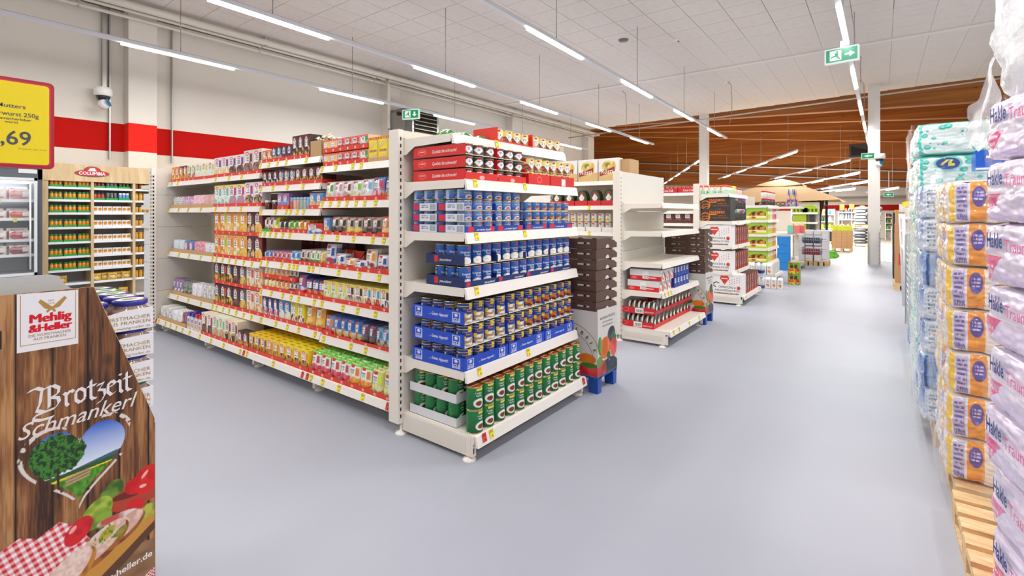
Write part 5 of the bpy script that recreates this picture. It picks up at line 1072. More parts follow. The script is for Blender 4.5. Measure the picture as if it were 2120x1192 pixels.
# water packs
for l in range(2):
    for (x, y) in ((-2.0, 10.75), (-1.9, 10.75), (-2.0, 10.86), (-1.9, 10.86)):
        o = ob('water_bottle', G().lathe([(.04, 0), (.046, .02), (.046, .2), (.02, .26), (.016, .29)], 'd4e0ea', 14), CLEAR, None, (x, y, .003 + l * .3), 0, f'{["lower", "upper"][l]} clear water bottle, {"left" if x < -1.95 else "right"} {"near" if y < 10.8 else "far"} one beside coffee shelf', 'bottle', 'water bottles beside coffee shelf')
        ob('label', G().lathe([(.0468, .09), (.0468, .15)], '2c4c8c', 14), GLOSS, o); ob('cap', G().lathe([(.017, .285), (.017, .305), (0, .305)], '2c5cb0', 10), PLASTIC, o)
# --- row D goods
PD = lambda u, d, z, X_=-2.09: (X_ - d, 12.4 + u, z)
for i in range(9):
    for l in range(2): jar(PD(.07 + i * .15, .06, 1.7735 + l * .17), 'e0d8cc' if l else '3a201c', 'd02430', .16, .06, f'{ordn(i + 1)} red lidded drink jar from near side, {["lower", "upper"][l]} row, tea shelf top', 'red lidded jars on the tea shelf top', 'jar', 'drink_jar')
tea = ['c8dc3c', ('r', .0, .0, 1, .35, 'e8dc5c'), ('b', .6, .5, .3, .3, 'c87c28', '6c8c28', 6), ('r', .0, .2, 1, .32, 'f0e8b8')]
tim = paint(['8cbc34', ('g', 0, 0, 1, 1, 'b8c83c', '88b830'), ('b', .6, .45, .45, .28, 'd0902c', '4c3018', 8), ('r', 0, .14, 1, .34, 'f3e8b0'), ('b', .3, .2, .2, .1, 'c8542c', 'e8c850', 5)], 24, 24)
for k, z in enumerate((1.4305, 1.1005, .7805, .4505)):
    h = .285 if k < 3 else .27
    carton(PD(.10, 0, z), .17, .42, h, f'{ordn(k + 1)} big fruit tea carton from top, near side of tea shelf', 'fruit tea cartons', None, tim, 'b8cc40', R90)
    for i in range(6):
        c = ['b8d430', 'd8dc40', 'e8e4dc', 'e88ca0', 'e8607c', 'c83848'][i] if k == 0 else ['b8d430', 'c8d838', 'd8c050', 'e0a040', 'c88838', ['e0c060', 'e8b050', 'c03c38'][k - 1]][i]
        for r in range(2):
            im = paint([c, ('r', .1, .5, .9, .8, 'f0efe4'), ('b', .5, .25, .4, .2, 'e0e8c0', c, 4)], 8, 12)
            ob('tea_pack', G().box(-.09, .001, 0, .09, .1, h * .9, c).grid(lambda u, v: (-.09 + .18 * u, 0, h * .9 * v), im), CARD, None, PD(.30 + i * .2, r * .11, z), R90, f'{ordn(i + 1)} tea pack from near side, {"front" if r == 0 else "second"} line, {ordn(k + 1)} tea shelf', 'box', f'tea packs on {ordn(k + 1)} tea shelf')
mk = paint(['f0eeec', ('b', .5, .35, .35, .2, 'e08848', 'f0eeec', 5), ('r', .2, .62, .8, .72, 'e8a078'), ('t', .2, .76, .8, .9, '6a7a9a', 2)], 9, 14)
def milk(loc, label, rz=0.0):
    if 'milk' not in BM_:
        BM_['milk'] = setm(G().box(-.045, .001, 0, .045, .09, .19, 'ecebe8').grid(lambda u, v: (-.045 + .09 * u, 0, .19 * v), mk).prism([(.0, .19), (.09, .19), (.045, .235)], 'x', -.045, .045, 'f0efec').mesh('milk_carton'), CARD)
    ob('milk_carton', BM_['milk'], None, None, loc, rz, label, 'carton', 'white drink cartons with orange print')
for i in range(4): milk((-2.02 + i * .115, 11.5, .002), f'{ordn(i + 1)} white drink carton from left standing on the floor by the tea shelf')
for i in range(5):
    for r in range(2): milk((-2.4 + i * .11, 12.0 + r * .1, .235), f'{ordn(i + 1)} white drink carton from left on low carton stack, {["near", "far"][r]} line')
carton((-2.2, 11.98, .001), .62, .34, .23, 'low grey carton base under white drink cartons before the tea shelf', 'grey cartons', None, None, 'cfccc6')
for i in range(6): carton(PD(.1 + i * .2, .0, .1505, -1.99), .17, .4, .27, f'{ordn(i + 1)} white tall sugar carton from near side, tea shelf base', 'white sugar cartons', paint(['ece9e4', ('r', .42, 0, .58, .9, '4a4642')], 8, 8), None, 'ece9e4', R90)
jb = paint(['7a9c30', ('b', .3, .3, .3, .25, 'c8502c', 'e8b030', 6), ('b', .75, .3, .25, .25, 'b83028', 'e8a030', 6), ('r', .2, .45, .45, .8, '4c2c1c'), ('r', .55, .45, .8, .8, '4c2c1c'), ('r', .05, .86, .4, .97, 'c82028'), ('b', .5, .1, .4, .12, 'e8c840', '4c7c20', 6)], 22, 20)
for l in range(2): carton((-1.54, 12.42, .001 + l * .246), .23, .2, .245, f'{["lower", "upper"][l]} colourful fruit juice box standing alone on the aisle floor', 'fruit juice boxes', jb, None, '8ca040')
# --- row E goods
PF = lambda u, d, z, X_=-1.88: (X_ - d, 15.65 + u, z)
for i, c in enumerate(('6a9c8c', '7a4cb0', '3c3c7c', '9cb0b8', 'd07890')):
    g = G().lathe([(.075, 0), (.07, .02), (.008, .5), (.0, .52)], c, 8, cols=[c, c, 'd8d0e0']); im = paint([c, ('b', .5, .4, .4, .4, 'e8b04c', '5c3c9c', 6)], 16, 12)
    g.grid(lambda u, v: ((.077 * (1 - v * .85)) * math.cos(2 * math.pi * u), (.077 * (1 - v * .85)) * math.sin(2 * math.pi * u), .02 + .42 * v), im, True)
    ob('gift_cone', g, GLOSS, None, PF(.1 + i * .17, .1 + (i % 2) * .12, 1.7705), 0, f'{ordn(i + 1)} tall paper gift cone from near side, above the pencil boxes', 'cone', 'tall paper gift cones')
for i, c in enumerate(('7cd0b0', 'e88078', 'e87870')):
    g = G().box(-.07, 0, 0, .07, .12, .22, c).add([(-.07, 0, .22), (.07, 0, .22), (.07, .12, .22), (-.07, .12, .22), (0, .06, .34)], [(0, 1, 4), (1, 2, 4), (2, 3, 4), (3, 0, 4)], 'e8c8a0'); ob('pencil_box', g, PLASTIC, None, (-2.02 + i * .15 - .05 * (i == 2), 15.62 + .2 * (i == 2), 1.0205), 0, ['mint green pencil shaped box at the fifth row', 'coral pencil shaped box beside the mint one', 'second coral pencil shaped box standing behind'][i], 'box', 'pencil shaped boxes')
for i in range(4): carton((-2.15, 15.3, .001 + i * .235), .3, .25, .23, f'{ordn(i + 1)} bright blue carton from floor in the stack at the fifth row', 'bright blue cartons', None, None, '2484d0')
for b_ in range(2):
    t = empty('wire_basket', (-1.55, 15.95, .42 + b_ * .32), f'{["lower", "upper"][b_]} sloping wire basket with dark packs at the fifth row', 'basket', 'sloping wire baskets'); W_, D_, H_ = .44, .5, .2
    g = G(); g.box(-W_/2, 0, 0, W_/2, D_, .004, 'b8bcc0')
    for k in range(9): x = -W_/2 + k * W_/8; g.tube([(x, 0, 0), (x, -.1, H_)], .004, 'c4c8cc', 4)
    for z_, y_ in ((H_, -.1), (H_ * .5, -.05)): g.tube([(-W_/2, y_, z_), (W_/2, y_, z_)], .005, 'c4c8cc', 4)
    for sx in (-1, 1):
        for k in range(7): y = k * D_/6; g.tube([(sx * W_/2, y, 0), (sx * W_/2, y - .05, H_)], .004, 'c4c8cc', 4)
        g.tube([(sx * W_/2, -.1, H_), (sx * W_/2, D_, H_)], .005, 'c4c8cc', 4)
    ob('wire_mesh', g, GREY, t); hz = -.42 if not b_ else 0; ob('hook_frame', G().box(-W_/2, D_, hz, -W_/2 + .03, D_ + .03, .3, 'c8c4be').box(W_/2 - .03, D_, hz, W_/2, D_ + .03, .3, 'c8c4be').box(-W_/2, D_ + .03, .2, W_/2, D_ + .04, .24, 'c8c4be'), PAINT, t)
    carton((-1.55, 15.97, .426 + b_ * .32), .38, .36, .15, f'dark {"red" if b_ == 0 else "blue"} packs lying in the {["lower", "upper"][b_]} wire basket', 'packs in wire baskets', None, None, '8c2434' if b_ == 0 else '38445c', name='pack')
for k in range(5): carton((-2.1, 18.33, 1.2925 + .0 + k * .055 - .0), .36, .4, .05, f'{ordn(k + 1)} folded lime green garden crate from bottom, upper stack', 'folded lime green crates', None, None, 'b4cc34', name='crate', mat=PLASTIC, cat='crate')
for k in range(5): carton((-2.1, 18.33, .9625 + k * .055), .36, .4, .05, f'{ordn(k + 1)} folded lime green garden crate from bottom, lower stack', 'folded lime green crates', None, None, 'b4cc34', name='crate', mat=PLASTIC, cat='crate')
for k in range(4): carton((-1.76, 18.35, .9625 + .33 * (k % 2) + .13 * (k // 2)), .14, .3, .12, f'dark grey pot {["lower", "upper"][k % 2]} stack {["first", "second"][k // 2]} beside lime crates', 'dark pots', None, None, '3a4044', name='flower_pot', cat='pot')
for k in range(2):
    g = G()
    pts = [(-.22, 0), (-.22, .1), (-.16, .22), (.05, .27), (.22, .1), (.22, 0)]
    g.prism(pts if k else [(-.22, 0), (-.22, .15), (.22, .15), (.22, 0)], 'y', 0, .02, 'a8c830')
    for j in range(4): g.box(-.18 + j * .1, -.002, .03, -.12 + j * .1, 0, .12, '4c5c14')
    ob('edging_panel', g, PLASTIC, None, (-2.1 + k * .3, 18.35, 1.6005), 0, ['left lime green lattice panel on the garden shelf', 'right curved lime green lattice panel on the garden shelf'][k], 'panel', 'lime green lattice panels')
# ------------------------------------------------------------------ sausage display, foreground left
DX, DY0, DW, DZ0, DH = -2.2, .05, .61, .17, 1.17
def wood_fn(im, U, V):
    h, w = U.shape; a = .5 * vnoise(h, w, (90, 5), 3) + .5 * vnoise(h, w, (230, 26), 9); b = vnoise(h, w, (34, 3), 4); c = vnoise(h, w, (8, 9), 5); k = np.floor((U - .388) / .145 + 20).astype(int); t = ((k * 37) % 11) / 11.0
    s = np.clip((.55 * a + .30 * b + .3 * c + .34 * t - .26 - .45) * 1.7 + .42, 0, 1)[..., None]; d, m, l = (np.array(lin(x)) for x in ('3a2114', '83532f', 'b98a58'))
    im[:] = np.where(s < .5, d + (m - d) * s * 2, m + (l - m) * (s - .5) * 2); g = ((U - .388) / .145 + 20) % 1; gap = np.minimum(g, 1 - g)
    im[gap < .028] = lin('180c07'); q = (gap >= .028) & (gap < .06); im[q] *= .72
    for (kx, ky) in ((.77, .775), (.72, .33), (.56, .42)):
        r = ((U - kx) / .03) ** 2 + ((V - ky) / .022) ** 2; m_ = r < 1; im[m_] = (im[m_] * (.45 + .5 * r[m_])[:, None])
HEART = [(.644 + 16 * math.sin(t) ** 3 / 16 * .208, .5025 + (13 * math.cos(t) - 5 * math.cos(2 * t) - 2 * math.cos(3 * t) - math.cos(4 * t)) * .0075) for t in np.linspace(0, 2 * math.pi, 60, endpoint=False)]
def mask_poly(P, U, V):
    m = np.zeros(U.shape, bool); j = len(P) - 1
    for i in range(len(P)):
        (xi, yi), (xj, yj) = P[i], P[j]
        if yi != yj: m ^= ((yi > V) != (yj > V)) & (U < (xj - xi) * (V - yi) / (yj - yi) + xi)
        j = i
    return m
def heart_fn(im, U, V):
    h, w = U.shape; big = mask_poly([(.644 + (x - .644) * 1.2, .492 + (y - .492) * 1.2) for x, y in HEART], U, V); mid = mask_poly([(.644 + (x - .644) * 1.11, .492 + (y - .492) * 1.11) for x, y in HEART], U, V)
    n = vnoise(h, w, (60, 90), 12); n2 = vnoise(h, w, (10, 14), 13); im[big & ~mid & (n > .3) & (n2 > .3)] = lin('dcd4cc')
    m = mask_poly(HEART, U, V); s = np.clip((V - .47) / .12, 0, 1)[..., None]; sky = np.array(lin('dfe9f6')) * (1 - s) + np.array(lin('1f62c8')) * s; im[m] = sky[m]
    hl = .472 + .01 * (U - .644) / .2; gr = vnoise(h, w, (90, 120), 21)[..., None]
    hill = m & (V < hl + .012 * np.clip((U - .6) / .2, 0, 1)); im[hill] = lin('3c6078'); f = m & (V < hl); im[f] = (np.array(lin('e8d42c')) * (.85 + .3 * gr))[f]
    dk = m & (V < hl) & (V > hl - .012); im[dk] = lin('2c5428'); g2 = m & (V < .455 + (U - .644) * .06); im[g2] = (np.array(lin('4c8c24')) * (.5 + 1.0 * gr))[g2]
    tn = .5 * vnoise(h, w, (26, 40), 31) + .5 * vnoise(h, w, (100, 150), 35); tn2 = (.5 * vnoise(h, w, (70, 110), 32) + .5 * vnoise(h, w, (190, 290), 33))[..., None]
    tr = m & ((((U - .545) / .125) ** 2 + ((V - .528) / .062) ** 2) < .65 + .6 * tn); col = np.where(tn2 > .5, np.array(lin('3c7c2c')), np.array(lin('123814'))); im[tr] = col[tr]
    im[m & (abs(U - .555) < .006) & (V < .49) & (V > .43)] = lin('3c2a1c')
    for k in range(3): im[m & (U > .585) & (U < .69) & (abs(V - (.452 - k * .009 + (U - .6) * .1)) < .0028)] = lin('c09078')
def food_fn(im, U, V):
    h, w = U.shape
    cl = mask_poly([(.28, .30), (.40, .33), (.44, .32), (.47, .31), (.56, .335), (.64, .30), (.70, .24), (.5, .16), (.25, .1), (.1, .2)], U, V); c1 = (((U * .61 + V * 1.17 * .3) / .022) % 1 > .5); c2 = (((V * 1.17 - U * .61 * .3) / .022) % 1 > .5)
    col = np.where((c1 & c2)[..., None], np.array(lin('d0252c')), np.where((c1 | c2)[..., None], np.array(lin('e8a0a4')), np.array(lin('f2ecec')))); im[cl] = col[cl]
    ta = mask_poly([(0, 0), (0, .2), (.35, .2), (.6, .12), (1, .24), (1, 0)], U, V) & (V < .17); n = vnoise(h, w, (14, 60), 41)[..., None]; im[ta] = (np.array(lin('8c6848')) * (.7 + .6 * n))[ta]
    def E(cx, cy, rx, ry, c, c2=None, cells=(12, 12), rot=0, sd=5):
        x, y = U - cx, (V - cy); x2 = x * math.cos(rot) + y * math.sin(rot); y2 = -x * math.sin(rot) + y * math.cos(rot); m = (x2 / rx) ** 2 + (y2 / ry) ** 2 < 1
        if c2: nn = np.clip((vnoise(h, w, (cells[0] * 3, cells[1] * 5), sd) - .3) * 2.2, 0, 1)[..., None]; im[m] = (np.array(lin(c)) * (1 - nn) + np.array(lin(c2)) * nn)[m]
        else: im[m] = lin(c)
    b = mask_poly([(.55, .10), (.7, .09), (.85, .15), (1.0, .215), (1.0, .27), (.9, .28), (.5, .17)], U, V); im[b] = lin('c8903c'); b = mask_poly([(.55, .09), (.72, .078), (.86, .135), (1.0, .198), (1.0, .225), (.85, .165), (.7, .108)], U, V); im[b] = lin('5c3c28')
    E(.78, .352, .07, .04, '6c9430', '3c5c20', rot=.5); E(.89, .325, .12, .035, 'b03c24'); im[mask_poly([(.77, .335), (1.0, .345), (1.0, .30), (.86, .285)], U, V)] = lin('b0402a'); E(.885, .34, .1, .012, '6c2418')
    E(.90, .36, .05, .026, 'd81c20', 'c01018'); E(.97, .375, .07, .035, 'e0241c', 'c41418'); E(.95, .345, .05, .02, 'd8201c'); E(.95, .385, .02, .006, 'f0b0a0', rot=.5); E(.94, .35, .018, .005, 'f0b8b0')
    E(.72, .318, .075, .04, 'a8c040', '6c9028', rot=.3); E(.74, .30, .05, .03, '8cac38', '5c8424'); E(.90, .295, .045, .022, 'd01c24'); E(.82, .28, .1, .014, 'c05048', 'e0d8d0')
    E(.64, .287, .065, .033, 'd42028', 'b81420', rot=.3); E(.615, .297, .018, .007, 'f0a8a0', rot=.4)
    E(.93, .255, .05, .022, 'a8a838', '7c8420', rot=.3); E(.97, .265, .035, .022, 'b8b848', '8c9028')
    E(.84, .235, .115, .034, '9c5c2c', '6c3a1c', rot=.25); E(.835, .243, .11, .03, 'e8c8b8', 'd0a494', (20, 20), .25); E(.745, .214, .13, .042, 'a8642c', '7c4420', rot=.3); E(.735, .225, .125, .037, 'e8ccbe', 'd8ae9e', (22, 22), .3)
    E(.60, .168, .125, .05, 'c88434', '9c5c24', rot=.36); E(.588, .178, .118, .043, 'eed6c8', 'dfbcae', (26, 26), .36)
    E(.765, .245, .04, .016, 'a8a030', 'c8b848', rot=.3); E(.83, .235, .032, .012, '7c7c28', '9c9838', rot=.3)
    nn = vnoise(h, w, (90, 150), 77); m = (((U - .74) / .1) ** 2 + ((V - .245) / .03) ** 2 < 1) & (nn > .78); im[m] = lin('4c8424')
    ck = mask_poly([(.86, 0), (1, 0), (1, .075), (.95, .06)], U, V); q = (((U * .61) / .012) % 1 > .5) ^ (((V * 1.17) / .012) % 1 > .5); im[ck & q] = lin('c8202c'); im[ck & ~q] = lin('f0e8e8')
    im[(U > .22) & (U < .338) & (V > .855) & (V < .905)] = lin('1c1a18')
NX, NY = 290, 460
pim = paint(['8c5a34', ('f', wood_fn), ('f', heart_fn), ('f', food_fn)], NX, NY, 2, 1, 1)
def redge(v): return 1.0 if v < .556 else 1.0 - (v - .556) / (.995 - .556) * .292
dt = empty('sausage_display', (DX, DY0, 0), 'tall cardboard display printed with wood planks, meadow heart and sliced sausage, foreground left', 'display')
g = G(); i0 = int(.2 * NX)
vs = [(0, DW * min(i / NX, redge(j / NY)), DZ0 + DH * j / NY) for j in range(NY + 1) for i in range(NX + 1)]; fs = []; cc = []
for j in range(NY):
    for i in range(i0, NX):
        if i / NX < max(redge(j / NY), redge((j + 1) / NY)) - 1e-6: k = j * (NX + 1) + i; fs.append((k, k + 1, k + NX + 2, k + NX + 1)); cc.append(tuple(pim[j, i]))
g.add(vs, fs, cc); g.quad((0, 0, DZ0), (0, DW * i0 / NX, DZ0), (0, DW * i0 / NX, DZ0 + DH), (0, 0, DZ0 + DH), '7c5030')
o = ob('printed_front', g, CARD, dt)
g = G(); out = [(0, DZ0), (DW, DZ0), (DW, DZ0 + .556 * DH), (DW * .708, DZ0 + DH), (0, DZ0 + DH)]; g.prism(out, 'x', -.006, -.0008, 'c8a880'); ob('card_board', g, CARD, dt)
g = G(); g.box(-.6, -.004, DZ0, -.006, 0, DZ0 + DH * .9, '7c5636'); g.box(-.6, DW, DZ0, -.006, DW + .004, .8, '8a6240'); ob('side_board', g, CARD, dt)
p = ob('pallet', G().box(-.6, -.0, .13, 0, DW, .165, '1c55b4'), PLASTIC, dt)
for a in (-.59, -.09):
    for b in (.01, .5): ob('pallet_leg', G().prism([(b, .13), (b + .1, .13), (b + .09, 0), (b + .01, 0)], 'x', a, a + .09, '1a4ea8'), PLASTIC, p)
q = G()
def T(s, u, v, w, col, h, bold=0., sh=0., rise=0.):
    for k in range(4 if bold > .015 else 1): T0(s, u + k * .0022, v + (k % 2) * .0008, w, col, h, 0 if bold > .015 else bold, sh, rise, .0002 * k)
def T0(s, u, v, w, col, h, bold, sh, rise, e): q.text(s, lambda a, b: (.0009 + e, u * DW + a, DZ0 + v * DH + b + rise * a), w, col, h=h, bold=bold, shear=sh, res=3)
T('Mehlig', .440, .915, .100, 'd8202c', .028, .02); T('&Heller', .436, .889, .104, 'd8202c', .024, .02); T('DIE WURSTMACHER', .437, .876, .104, 'a08850', .009); T('AUS FRANKEN', .455, .866, .080, 'a08850', .009)
T('SEIT', .513, .971, .016, 'a08850', .005); T('1978', .513, .963, .016, 'a08850', .005)
T('Schmankerl', .395, .598, .300, 'e4dcd8', .050, .004, .35, .06)
ob('lettering', q, MATTE, dt)
q = G(); F = lambda u, v, e=0: (.0003 + e, u * DW, DZ0 + v * DH)
q.quad(F(.393, .838), F(.638, .838), F(.638, .996), F(.393, .999), 'e6e4e8')
for (a, b, c, d) in ((.405, .855, .628, .857), (.405, .857, .408, .995), (.625, .857, .628, .995)): q.quad(F(a, b, .0002), F(c, b, .0002), F(c, d, .0002), F(a, d, .0002), 'b89858')
for n_, P_ in enumerate(([(.474, .972), (.484, .979), (.530, .955), (.545, .944), (.540, .938), (.528, .946), (.500, .952)], [(.590, .976), (.580, .982), (.536, .958), (.505, .945), (.510, .939), (.526, .947), (.560, .953)])): q.add([F(a, b, .0003 + .0002 * n_) for a, b in P_], [tuple(range(7))], 'b08c48')
ob('logo_panel', q, MATTE, dt)
# the blackletter word drawn as broad pen strokes
q = G(); PN = [0.]
def pen(pts, w=.010, x0=0, s=1.0):
    pts = [(x0 + px_ * s, py_) for px_, py_ in pts]
    for (ax, ay), (bx, by) in zip(pts, pts[1:]):
        n = w * .5; dx, dy = n * .7, n * .7; lst = [(ax - dx, ay - dy), (ax + dx, ay + dy), (bx + dx, by + dy), (bx - dx, by - dy)]
        if abs((bx - ax) * dy - (by - ay) * dx) < 1e-5: lst = [(ax - dx, ay + dy * .3), (ax + dx, ay - dy * .3), (bx + dx, by - dy * .3), (bx - dx, by + dy * .3)]
        PN[0] += .00003; q.add([(.0010 + PN[0], u * 1.0, z) for u, z in lst], [(0, 1, 2, 3)], 'e4dede')
GL = {'B': [[(-.02, .075), (.0, .082), (.015, .072), (.03, .08), (.03, .01)], [(.012, .07), (.008, .03), (.0, .008), (.018, -.002), (.045, .004), (.055, .02), (.052, .036), (.034, .042)], [(.034, .042), (.052, .05), (.054, .068), (.04, .08), (.03, .076)], [(.018, -.002), (-.005, -.008), (-.008, -.02), (.01, -.026), (.04, -.024)]],
      'r': [[(.0, .045), (.006, .04), (.006, .008), (.012, .0)], [(.006, .036), (.018, .05), (.026, .043)]], 'o': [[(.012, .05), (.001, .038), (.001, .012), (.012, .0), (.025, .012), (.025, .038), (.012, .05)]],
      't': [[(.008, .068), (.008, .01), (.015, .0), (.022, .006)], [(-.002, .047), (.022, .05)]], 'z': [[(.0, .045), (.018, .05), (.004, .028), (.02, .024), (.022, .008), (.012, -.012), (.0, -.018)]],
      'e': [[(.004, .028), (.024, .038), (.014, .05), (.002, .038), (.002, .012), (.012, .0), (.024, .008)]], 'i': [[(.0, .045), (.007, .04), (.007, .008), (.014, .0)], [(.005, .062), (.010, .068)]]}
xx = .455 * DW + .008
for ch, adv in zip('Brotzeit', (.066, .030, .033, .025, .028, .030, .018, .026)):
    for st in GL[ch]: pen([(a, DZ0 + .662 * DH + b + .02 * (xx - .28)) for a, b in st], .011 if ch != 'B' else .012, xx)
    xx += adv
ob('blackletter_word', q, MATTE, dt)
q = G(); q.text('mehlig-heller.de', lambda a, b: (.0009, .66 * DW + a, DZ0 + .088 * DH + b + .16 * a), .20, 'efe9e6', h=.022, bold=.02, res=3); ob('web_address', q, MATTE, dt)
g = G()
prof = [(.10, 1.332), (.10, 1.388), (.32, 1.392), (.345, 1.385), (.36, 1.355), (.385, 1.332)]; g.prism(prof, 'x', -.035, -.03, 'b9bab8'); ob('grey_flap', g, MATTE, dt)
# trays and jars of the display
lidim = {c: paint([c, ('e', .5, .5, .44, .44, 'e8ece6'), ('b', .5, .5, .3, .22, 'c8dcc0', '5c9c60', 5), ('t', .3, .45, .7, .65, '8a5a6a', 2)], 16, 16) for c in ('23268c', '0f8040')}
def big_jar():
    out = {}
    for nm, c in (('blue', '2a2c90'), ('green', '16843c')):
        r = .054; b = setm(G().lathe([(.045, 0), (r, .01), (r, .07), (.047, .08), (.047, .088)], 'a88c80', 22, cols=['98786c', 'b89c90', 'a88c80', 'c0a8a0']).mesh('jar'), GLASSY)
        l = G().lathe([(.053, .084), (.055, .086), (.055, .1), (.050, .103)], c, 24); im = lidim['23268c' if nm == 'blue' else '0f8040']
        l.grid(lambda u, v: ((lambda x, y: (.05 * x * math.sqrt(1 - y * y / 2), .05 * y * math.sqrt(1 - x * x / 2), .1032))(2 * u - 1, 2 * v - 1)), im); out[nm] = (b, setm(l.mesh('lid'), GLOSS))
    return out
BJ = big_jar()
for k in range(6):
    z = 1.165 - k * .1
    t = empty('jar_tray', (DX - .012, DY0 + .005, z), f'white jar tray with gold lettering, {ordn(k + 1)} from the top of sausage display', 'tray', 'white jar trays')
    g = G(); W_, D_ = .605, .56; g.box(-D_ + .0035, .0035, 0, -.0035, W_ - .0035, .003, 'e8e6e4'); g.box(-D_, 0, 0, -D_ + .003, W_, .07, 'e0dedc'); g.box(-D_, 0, .0005, -.0035, .003, .07, 'e0dedc'); g.box(-D_, W_ - .003, .0005, -.0035, W_, .074, 'e2e0de')
    g.prism([(0, 0), (W_, 0), (W_, .078), (W_ - .09, .074), (W_ - .17, .056), (.17, .056), (.09, .074), (0, .078)], 'x', -.003, 0, 'e6e5e8'); ob('tray_card', g, CARD, t); q = G()
    if k < 6:
        q.text('DIE WURSTMACHER', lambda a, b: (.0008, W_ - .20 + a, .040 + b), .19, 'a88c58', h=.013); q.text('AUS FRANKEN', lambda a, b: (.0008, W_ - .145 + a, .023 + b), .135, 'a88c58', h=.012); q.text('www.mehlig-heller.de', lambda a, b: (.0008, W_ - .15 + a, .006 + b), .14, 'a88c58', h=.009); ob('lettering', q, MATTE, t)
    for r in range(5 if k == 0 else 1):
        for c in range(5):
            if k and c < 2: continue
            nm = 'blue' if (c + 2 * r + k) % 3 != 1 else 'green'
            if r == 0 and k == 0: nm = 'blue'
            o = ob('sausage_jar', BJ[nm][0], None, None, (DX - .075 - r * .111, DY0 + .066 + c * .122, z + .0035), rnd.uniform(0, 6), f'{nm} lidded sausage jar, {ordn(5 - c)} from right, {ordn(r + 1)} line, {ordn(k + 1)} tray from top', 'jar', 'sausage jars in white trays'); ob('lid', BJ[nm][1], None, o)
# price sign on its pole
t = empty('price_sign', (-3.0, .378, 0), 'yellow price poster in a red frame on a pole above the sausage display', 'sign')
g = G(); W_, z0, z1 = .138, 1.795, 2.185
rr = lambda w, a, b, r: [(s * (w - r + r * math.cos(t_)), c + d * (r * math.sin(t_))) for s, c, d, ts in ((1, b - r, 1, (0, .4, .8, 1.2, 1.57)), (-1, b - r, 1, (1.57, 1.2, .8, .4, 0)), (-1, a + r, -1, (0, .4, .8, 1.2, 1.57)), (1, a + r, -1, (1.57, 1.2, .8, .4, 0))) for t_ in ts]
g.prism(rr(W_, z0, z1, .02), 'x', -.008, 0, 'b01c34'); ob('frame', g, PLASTIC, t)
ob('frame_lip', G().prism(rr(W_ - .012, z0 + .012, z1 - .012, .015), 'x', 0, .003, 'd02c44'), PLASTIC, t)
g = G().prism(rr(W_ - .018, z0 + .018, z1 - .018, .012), 'x', .003, .004, 'f6dc1c'); ob('poster', g, GLOSS, t); q = G()
for s, w, z, h in (('Mutters', .088, 2.054, .017), ('Leberwurst 250g', .172, 2.019, .018), ('Hausmacherleber', .125, 2.001, .011), ('wurst', .043, 1.987, .010), ('1,69', .122, 1.895, .060)): q.text(s, lambda a, b, w=w, z=z: (.0048, a - w / 2, z + b), w, '5a5c64', h=h, bold=.012, res=3)
q.text('Grundpreis 1kg = 10,76', lambda a, b: (.0048, .02 + a, 1.877 + b), .09, '6a6a50', h=.005); ob('lettering', q, MATTE, t)
ob('pole', G().tube([(-.012, -.16, .02), (-.012, -.16, 2.0)], .009, 'b8bcc0', 10), METAL, t); ob('clamp', G().box(-.02, -.17, 1.85, .0, -.12, 1.9, 'b01c34'), PLASTIC, t); ob('base', G().lathe([(.14, 0), (.14, .01), (.02, .02), (0, .02)], '3a3c40', 20, -.012, -.16), PAINT, t)
# ------------------------------------------------------------------ cooled cabinet
CX0, CY0, CY1 = -10.2, -1.0, 1.62
t = empty('cooled_cabinet', (CX0, CY1, 0), 'dark grey cooled cabinet with glass doors and meat packs against the left wall', 'refrigerator')
L = CY1 - CY0
g = G(); g.box(-.85, -.05, 0, 0, 0, 2.26, '4c5058'); g.box(-.85, -L, 0, 0, -L + .05, 2.26, '4c5058'); g.box(-.85, -L, 0, -.8, 0, 2.26, 'b8bcc0'); g.box(-.8, -L, 2.1, 0, 0, 2.26, '565a62'); g.box(-.8, -L + .05, 0, 0, -.05, .6, '7c8086'); g.box(-.8, -L + .05, .6, -.02, -.05, .68, 'c8ccd0'); ob('body', g, PAINT, t)
ob('top_strip', G().box(-.02, -L, 2.26, .01, 0, 2.3, 'd8d8d6'), PAINT, t)
ob('notice', G().box(.0, -.26, 2.19, .006, -.06, 2.25, 'd0d4d6'), CARD, t)
LM = setm(G().box(-.78, -L + .06, 2.06, -.1, -.06, 2.075, 'ffffff').mesh('lamp_segment'), emis('cabinet_lamp', 'f4f8ff', 2.2)); ob('cabinet_lamp', LM, None, t)
for k, z in enumerate((1.79, 1.51, 1.19, .965)):
    s = ob('shelf', G().box(-.76, -L + .06, z - .02, -.12, -.06, z, 'd8dadc'), PAINT, t); ob('price_rail', G().box(-.12, -L + .06, z - .03, -.11, -.06, z + .012, 'eceef0'), PLASTIC, s)
    for yy in ((-.45,), (-.28,), (-.52,), ())[k]: o = ob('price_tag', tagmesh('f3e11a'), None, s, (-.107, yy, z + .0), rz=R90)
for j in range(4):
    y1 = -.06 - j * .63; y0 = y1 - .61
    d = ob('door', G().box(.0, y0, .66, .03, y0 + .035, 2.12, 'd4d6d8').box(.0, y1 - .035, .66, .03, y1, 2.12, 'd4d6d8').box(.0, y0, .66, .03, y1, .70, 'd4d6d8').box(.0, y0, 2.08, .03, y1, 2.12, 'd4d6d8'), PAINT, t)
    ob('glass', G().box(.01, y0 + .035, .70, .016, y1 - .035, 2.08, 'e0e8e8'), GLASS, d); ob('handle', G().tube([(.05, y1 - .08, .75), (.05, y1 - .08, 2.03)], .011, 'f0f0f0', 8), PLASTIC, d)
